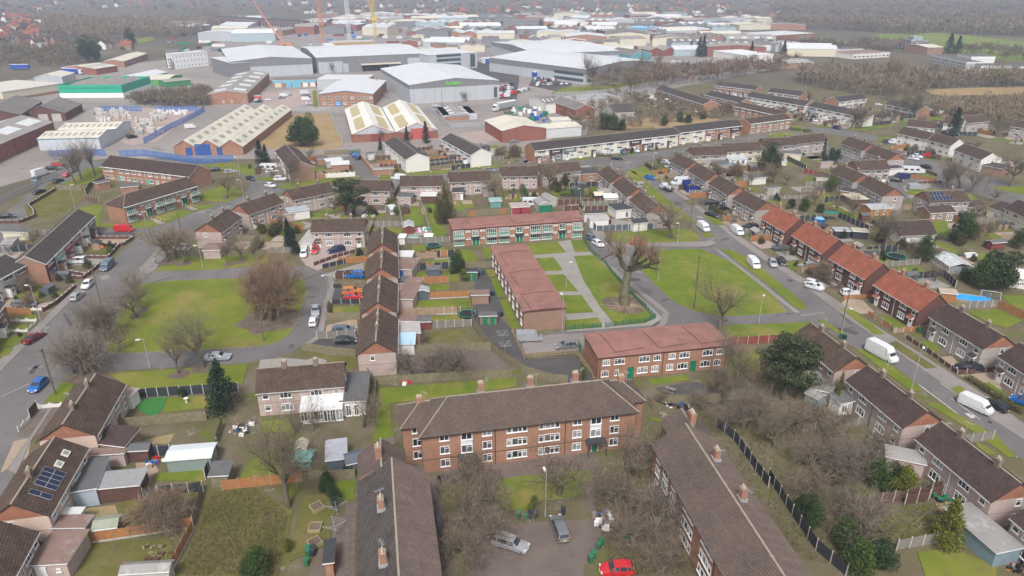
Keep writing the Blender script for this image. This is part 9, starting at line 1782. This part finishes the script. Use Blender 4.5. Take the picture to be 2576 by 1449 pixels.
# ---------------- garden plots of the farther houses: patches, fences, sheds and shrubs ----------------
def clear(x, y, pad=.6):
 for (cx, cy_, rz, L, W) in FOOT:
  dx, dy=x - cx, y - cy_;u=dx*math.cos(rz)+dy*math.sin(rz);v=-dx*math.sin(rz)+dy*math.cos(rz)
  if abs(u) < L/2+pad and -pad < v < W+pad: return False
 return not any(inside(x, y, w) for w in RDS)
rp=random.Random(17);PG=[(GRASS, 'lawn'),(GRASS_BRIGHT, 'lawn'),(GRASS, 'lawn'),(GRASS_ROUGH, 'rough_grass'),(PAVING, 'patio'),(BLOCKPAVE, 'patio'),(YARD_PINK, 'patio'),(DIRT, 'flower_bed')]
SHM=[];HC=dict(brown='brownish', bush='glossy green', lime='yellow-green', dark='dark green', round='rounded', tall='slender', scrub='sprawling')
for wm, tm, nm in ((W_BROWN, FELT_GREY, 'brown'),(W_TAN, FELT_BLACK, 'tan'),(OFFWHITE, plain('pale_felt', (.36,.34,.33),.8),'white'),(W_SLATE, FELT_GREY, 'slate-blue'),(W_GREY, CORRUG_G, 'grey')):
 mb=MB();mb.box(-1.2,1.2,-.9,.9,0,1.8,0,False);rb=MB();rb.poly([(-1.35,-1.05,1.74),(1.35,-1.05,1.74),(1.35,0,2.3),(-1.35,0,2.3)]);rb.poly([(1.35,1.05,1.74),(-1.35,1.05,1.74),(-1.35,0,2.3),(1.35,0,2.3)])
 for s in (-1,1): q=[(s*1.2,-.9,1.8),(s*1.2,.9,1.8),(s*1.2,0,2.26)];mb.poly(q if s > 0 else q[::-1])
 db=MB();db.box(-.4,.4,-.94,-.89,.05,1.65);SHM.append((nm, mb.mesh('wall', [wm]),rb.mesh('roof', [tm]),db.mesh('door', [wm if nm == 'white' else W_BROWN])))
def place_shed(x, y, rz):
 nm, a, b, c=rp.choice(SHM);s=rp.uniform(.85,1.3);root=empty('garden_shed', (x, y, .05),rz, f'small {nm} shed in a fenced garden plot', 'shed', f'small {nm} garden sheds', (s, s, s))
 for n, m in (('wall', a),('roof', b),('door', c)): ob(n, m, root)
FC=[('brown', W_BROWN, CONC_POST),('weathered grey', W_GREY, CONC_POST),('charcoal', W_BLACK, CONC_POST),('tan', W_TAN, W_TAN),('orange', W_ORANGE, W_TAN),('olive', W_OLIVE, W_OLIVE)]
def plot_fence(p, d, n):
 c, m, po=rp.choice(FC);root=empty('fence', p, 0,f'{c} panel fence dividing garden plots', 'fence', f'{c} plot fences');rz=math.atan2(d.y, d.x);pm=_panel_mesh(m, 1.7,rp.choice(('board', 'lap')));pe=_post_mesh(po, 1.82)
 for i in range(n):
  q=d*(1.9*(i+.5));ob('fence_panel', pm, root, (q.x, q.y, 0),rz, (1.78,1,1));q=d*(1.9*i);ob('post', pe, root, (q.x, q.y, 0),rz)
 q=d*(1.9*n);ob('post', pe, root, (q.x, q.y, 0),rz)
kz=0
for root, L, W, nm, yy in list(HOUSES):
 near=yy < 135
 if nm in ('flats',) or root.location.y > 420: continue
 rz=root.rotation_euler.z;ax=Vector((math.cos(rz),math.sin(rz),0));ay=Vector((-math.sin(rz),math.cos(rz),0));o=Vector((root.location.x, root.location.y, 0));n_u=2 if nm != 'terrace' else max(2,int(L/5.5));u=L/n_u
 for side in (-1,1):
  base=o+(ay*W if side > 0 else Vector());d=ay*side
  for i in range(n_u+1):
   if near and rp.random() < .7: continue
   p=base+ax*(-L/2+u*i)+d*.4;k=0
   while k < 8 and clear(*(p+d*(1.9*(k+1)))[:2],.3): k += 1
   if k >= 3 and rp.random() < .46: plot_fence(p, d, min(k, rp.choice((4,5,6,7))))
  for i in range(n_u):
   c=base+ax*(-L/2+u*(i+.5));y0=1.0
   while y0 < 12:
    dl=rp.uniform(2.2,6.0);y1=y0+dl;q=[c+ax*(s*u*.44)+d*y for s, y in ((-1,y0),(1,y0),(1,y1),(-1,y1))]
    if not near and all(clear(v.x, v.y, .1) for v in q):
     m, sn=rp.choice(PG);kz += 1;mb=MB();w=[(v.x, v.y) for v in q];w=w if side > 0 else w[::-1];mb.prism(w, 0.0,.085+.004*(kz % 3));ob(sn, mb.mesh(sn, [m]))['kind']='structure'
     r_=rp.random();cp=c+ax*rp.uniform(-.3,.3)*u+d*(y0+dl*.6)
     if r_ < .16: place_shed(cp.x, cp.y, rz+rp.choice((0,math.pi/2,math.pi)))
     elif r_ < .42: tree(0,0,rp.uniform(1.2,3.2),(k_ := rp.choice(('brown', 'bush', 'lime', 'dark', 'brown'))),f'small {HC[k_]} shrub on a {sn.replace("_", " ")} in a garden plot', f'{HC[k_]} plot shrubs on {sn}', px=cp)
     elif r_ < .52: tree(0,0,rp.uniform(3.5,7),(k_ := rp.choice(('round', 'tall', 'scrub'))),f'small {HC[k_]} leafless tree on a {sn.replace("_", " ")} in a garden plot', f'{HC[k_]} leafless plot trees on {sn}', px=cp)
    y0=y1+.15
# road repairs: darker and paler patches, trench lines and manhole covers let into the tarmac
def patch(poly_i, n, seed):
 q=random.Random(seed);w=RDS[poly_i];xs=[p[0] for p in w];ys=[p[1] for p in w];k=0;t=0
 while k < n and t < 4000:
  t += 1;x, y=q.uniform(min(xs),max(xs)),q.uniform(min(ys),max(ys))
  if y > 330 or not inside(x, y, w): continue
  r=q.random();L, W=(q.uniform(2,9),q.uniform(.3,.6)) if r < .5 else (q.uniform(1,4),q.uniform(.8,2)) if r < .8 else (.6,.6);a=q.choice((.2,.75,2.3,1.7))+q.uniform(-.2,.2)
  c=[(x+u*L/2*math.cos(a) - v*W/2*math.sin(a),y+u*L/2*math.sin(a)+v*W/2*math.cos(a)) for u, v in ((-1,-1),(1,-1),(1,1),(-1,1))]
  if not all(inside(*p, w) for p in c): continue
  mb=MB();mb.poly([(*p, .043+.0015*(k % 3)) for p in c]);ob('road_patch', mb.mesh('road_patch', [q.choice((ASPHALT_DARK, ASPHALT_DARK, ASPHALT_PALE)) if r < .8 else DKPIPE]))['kind']='structure';k += 1
patch(0,70,1);patch(1,80,2);patch(4,14,3)
# ---------------- hazy winter air ----------------
hb=MB();hb.box(-6100,6100,-300,9100,-1.2,130)
hm=bpy.data.materials.new('haze');hm.use_nodes=True;nt=hm.node_tree;nt.nodes.clear()
out=nt.nodes.new('ShaderNodeOutputMaterial');pv=nt.nodes.new('ShaderNodeVolumePrincipled')
pv.inputs['Color'].default_value=(0.67,0.78,1.0,1);pv.inputs['Density'].default_value=HAZE;pv.inputs['Anisotropy'].default_value=0.2
nt.links.new(pv.outputs[0],out.inputs['Volume'])
ho=ob('haze', hb.mesh('haze', [hm]));ho['kind']='stuff'
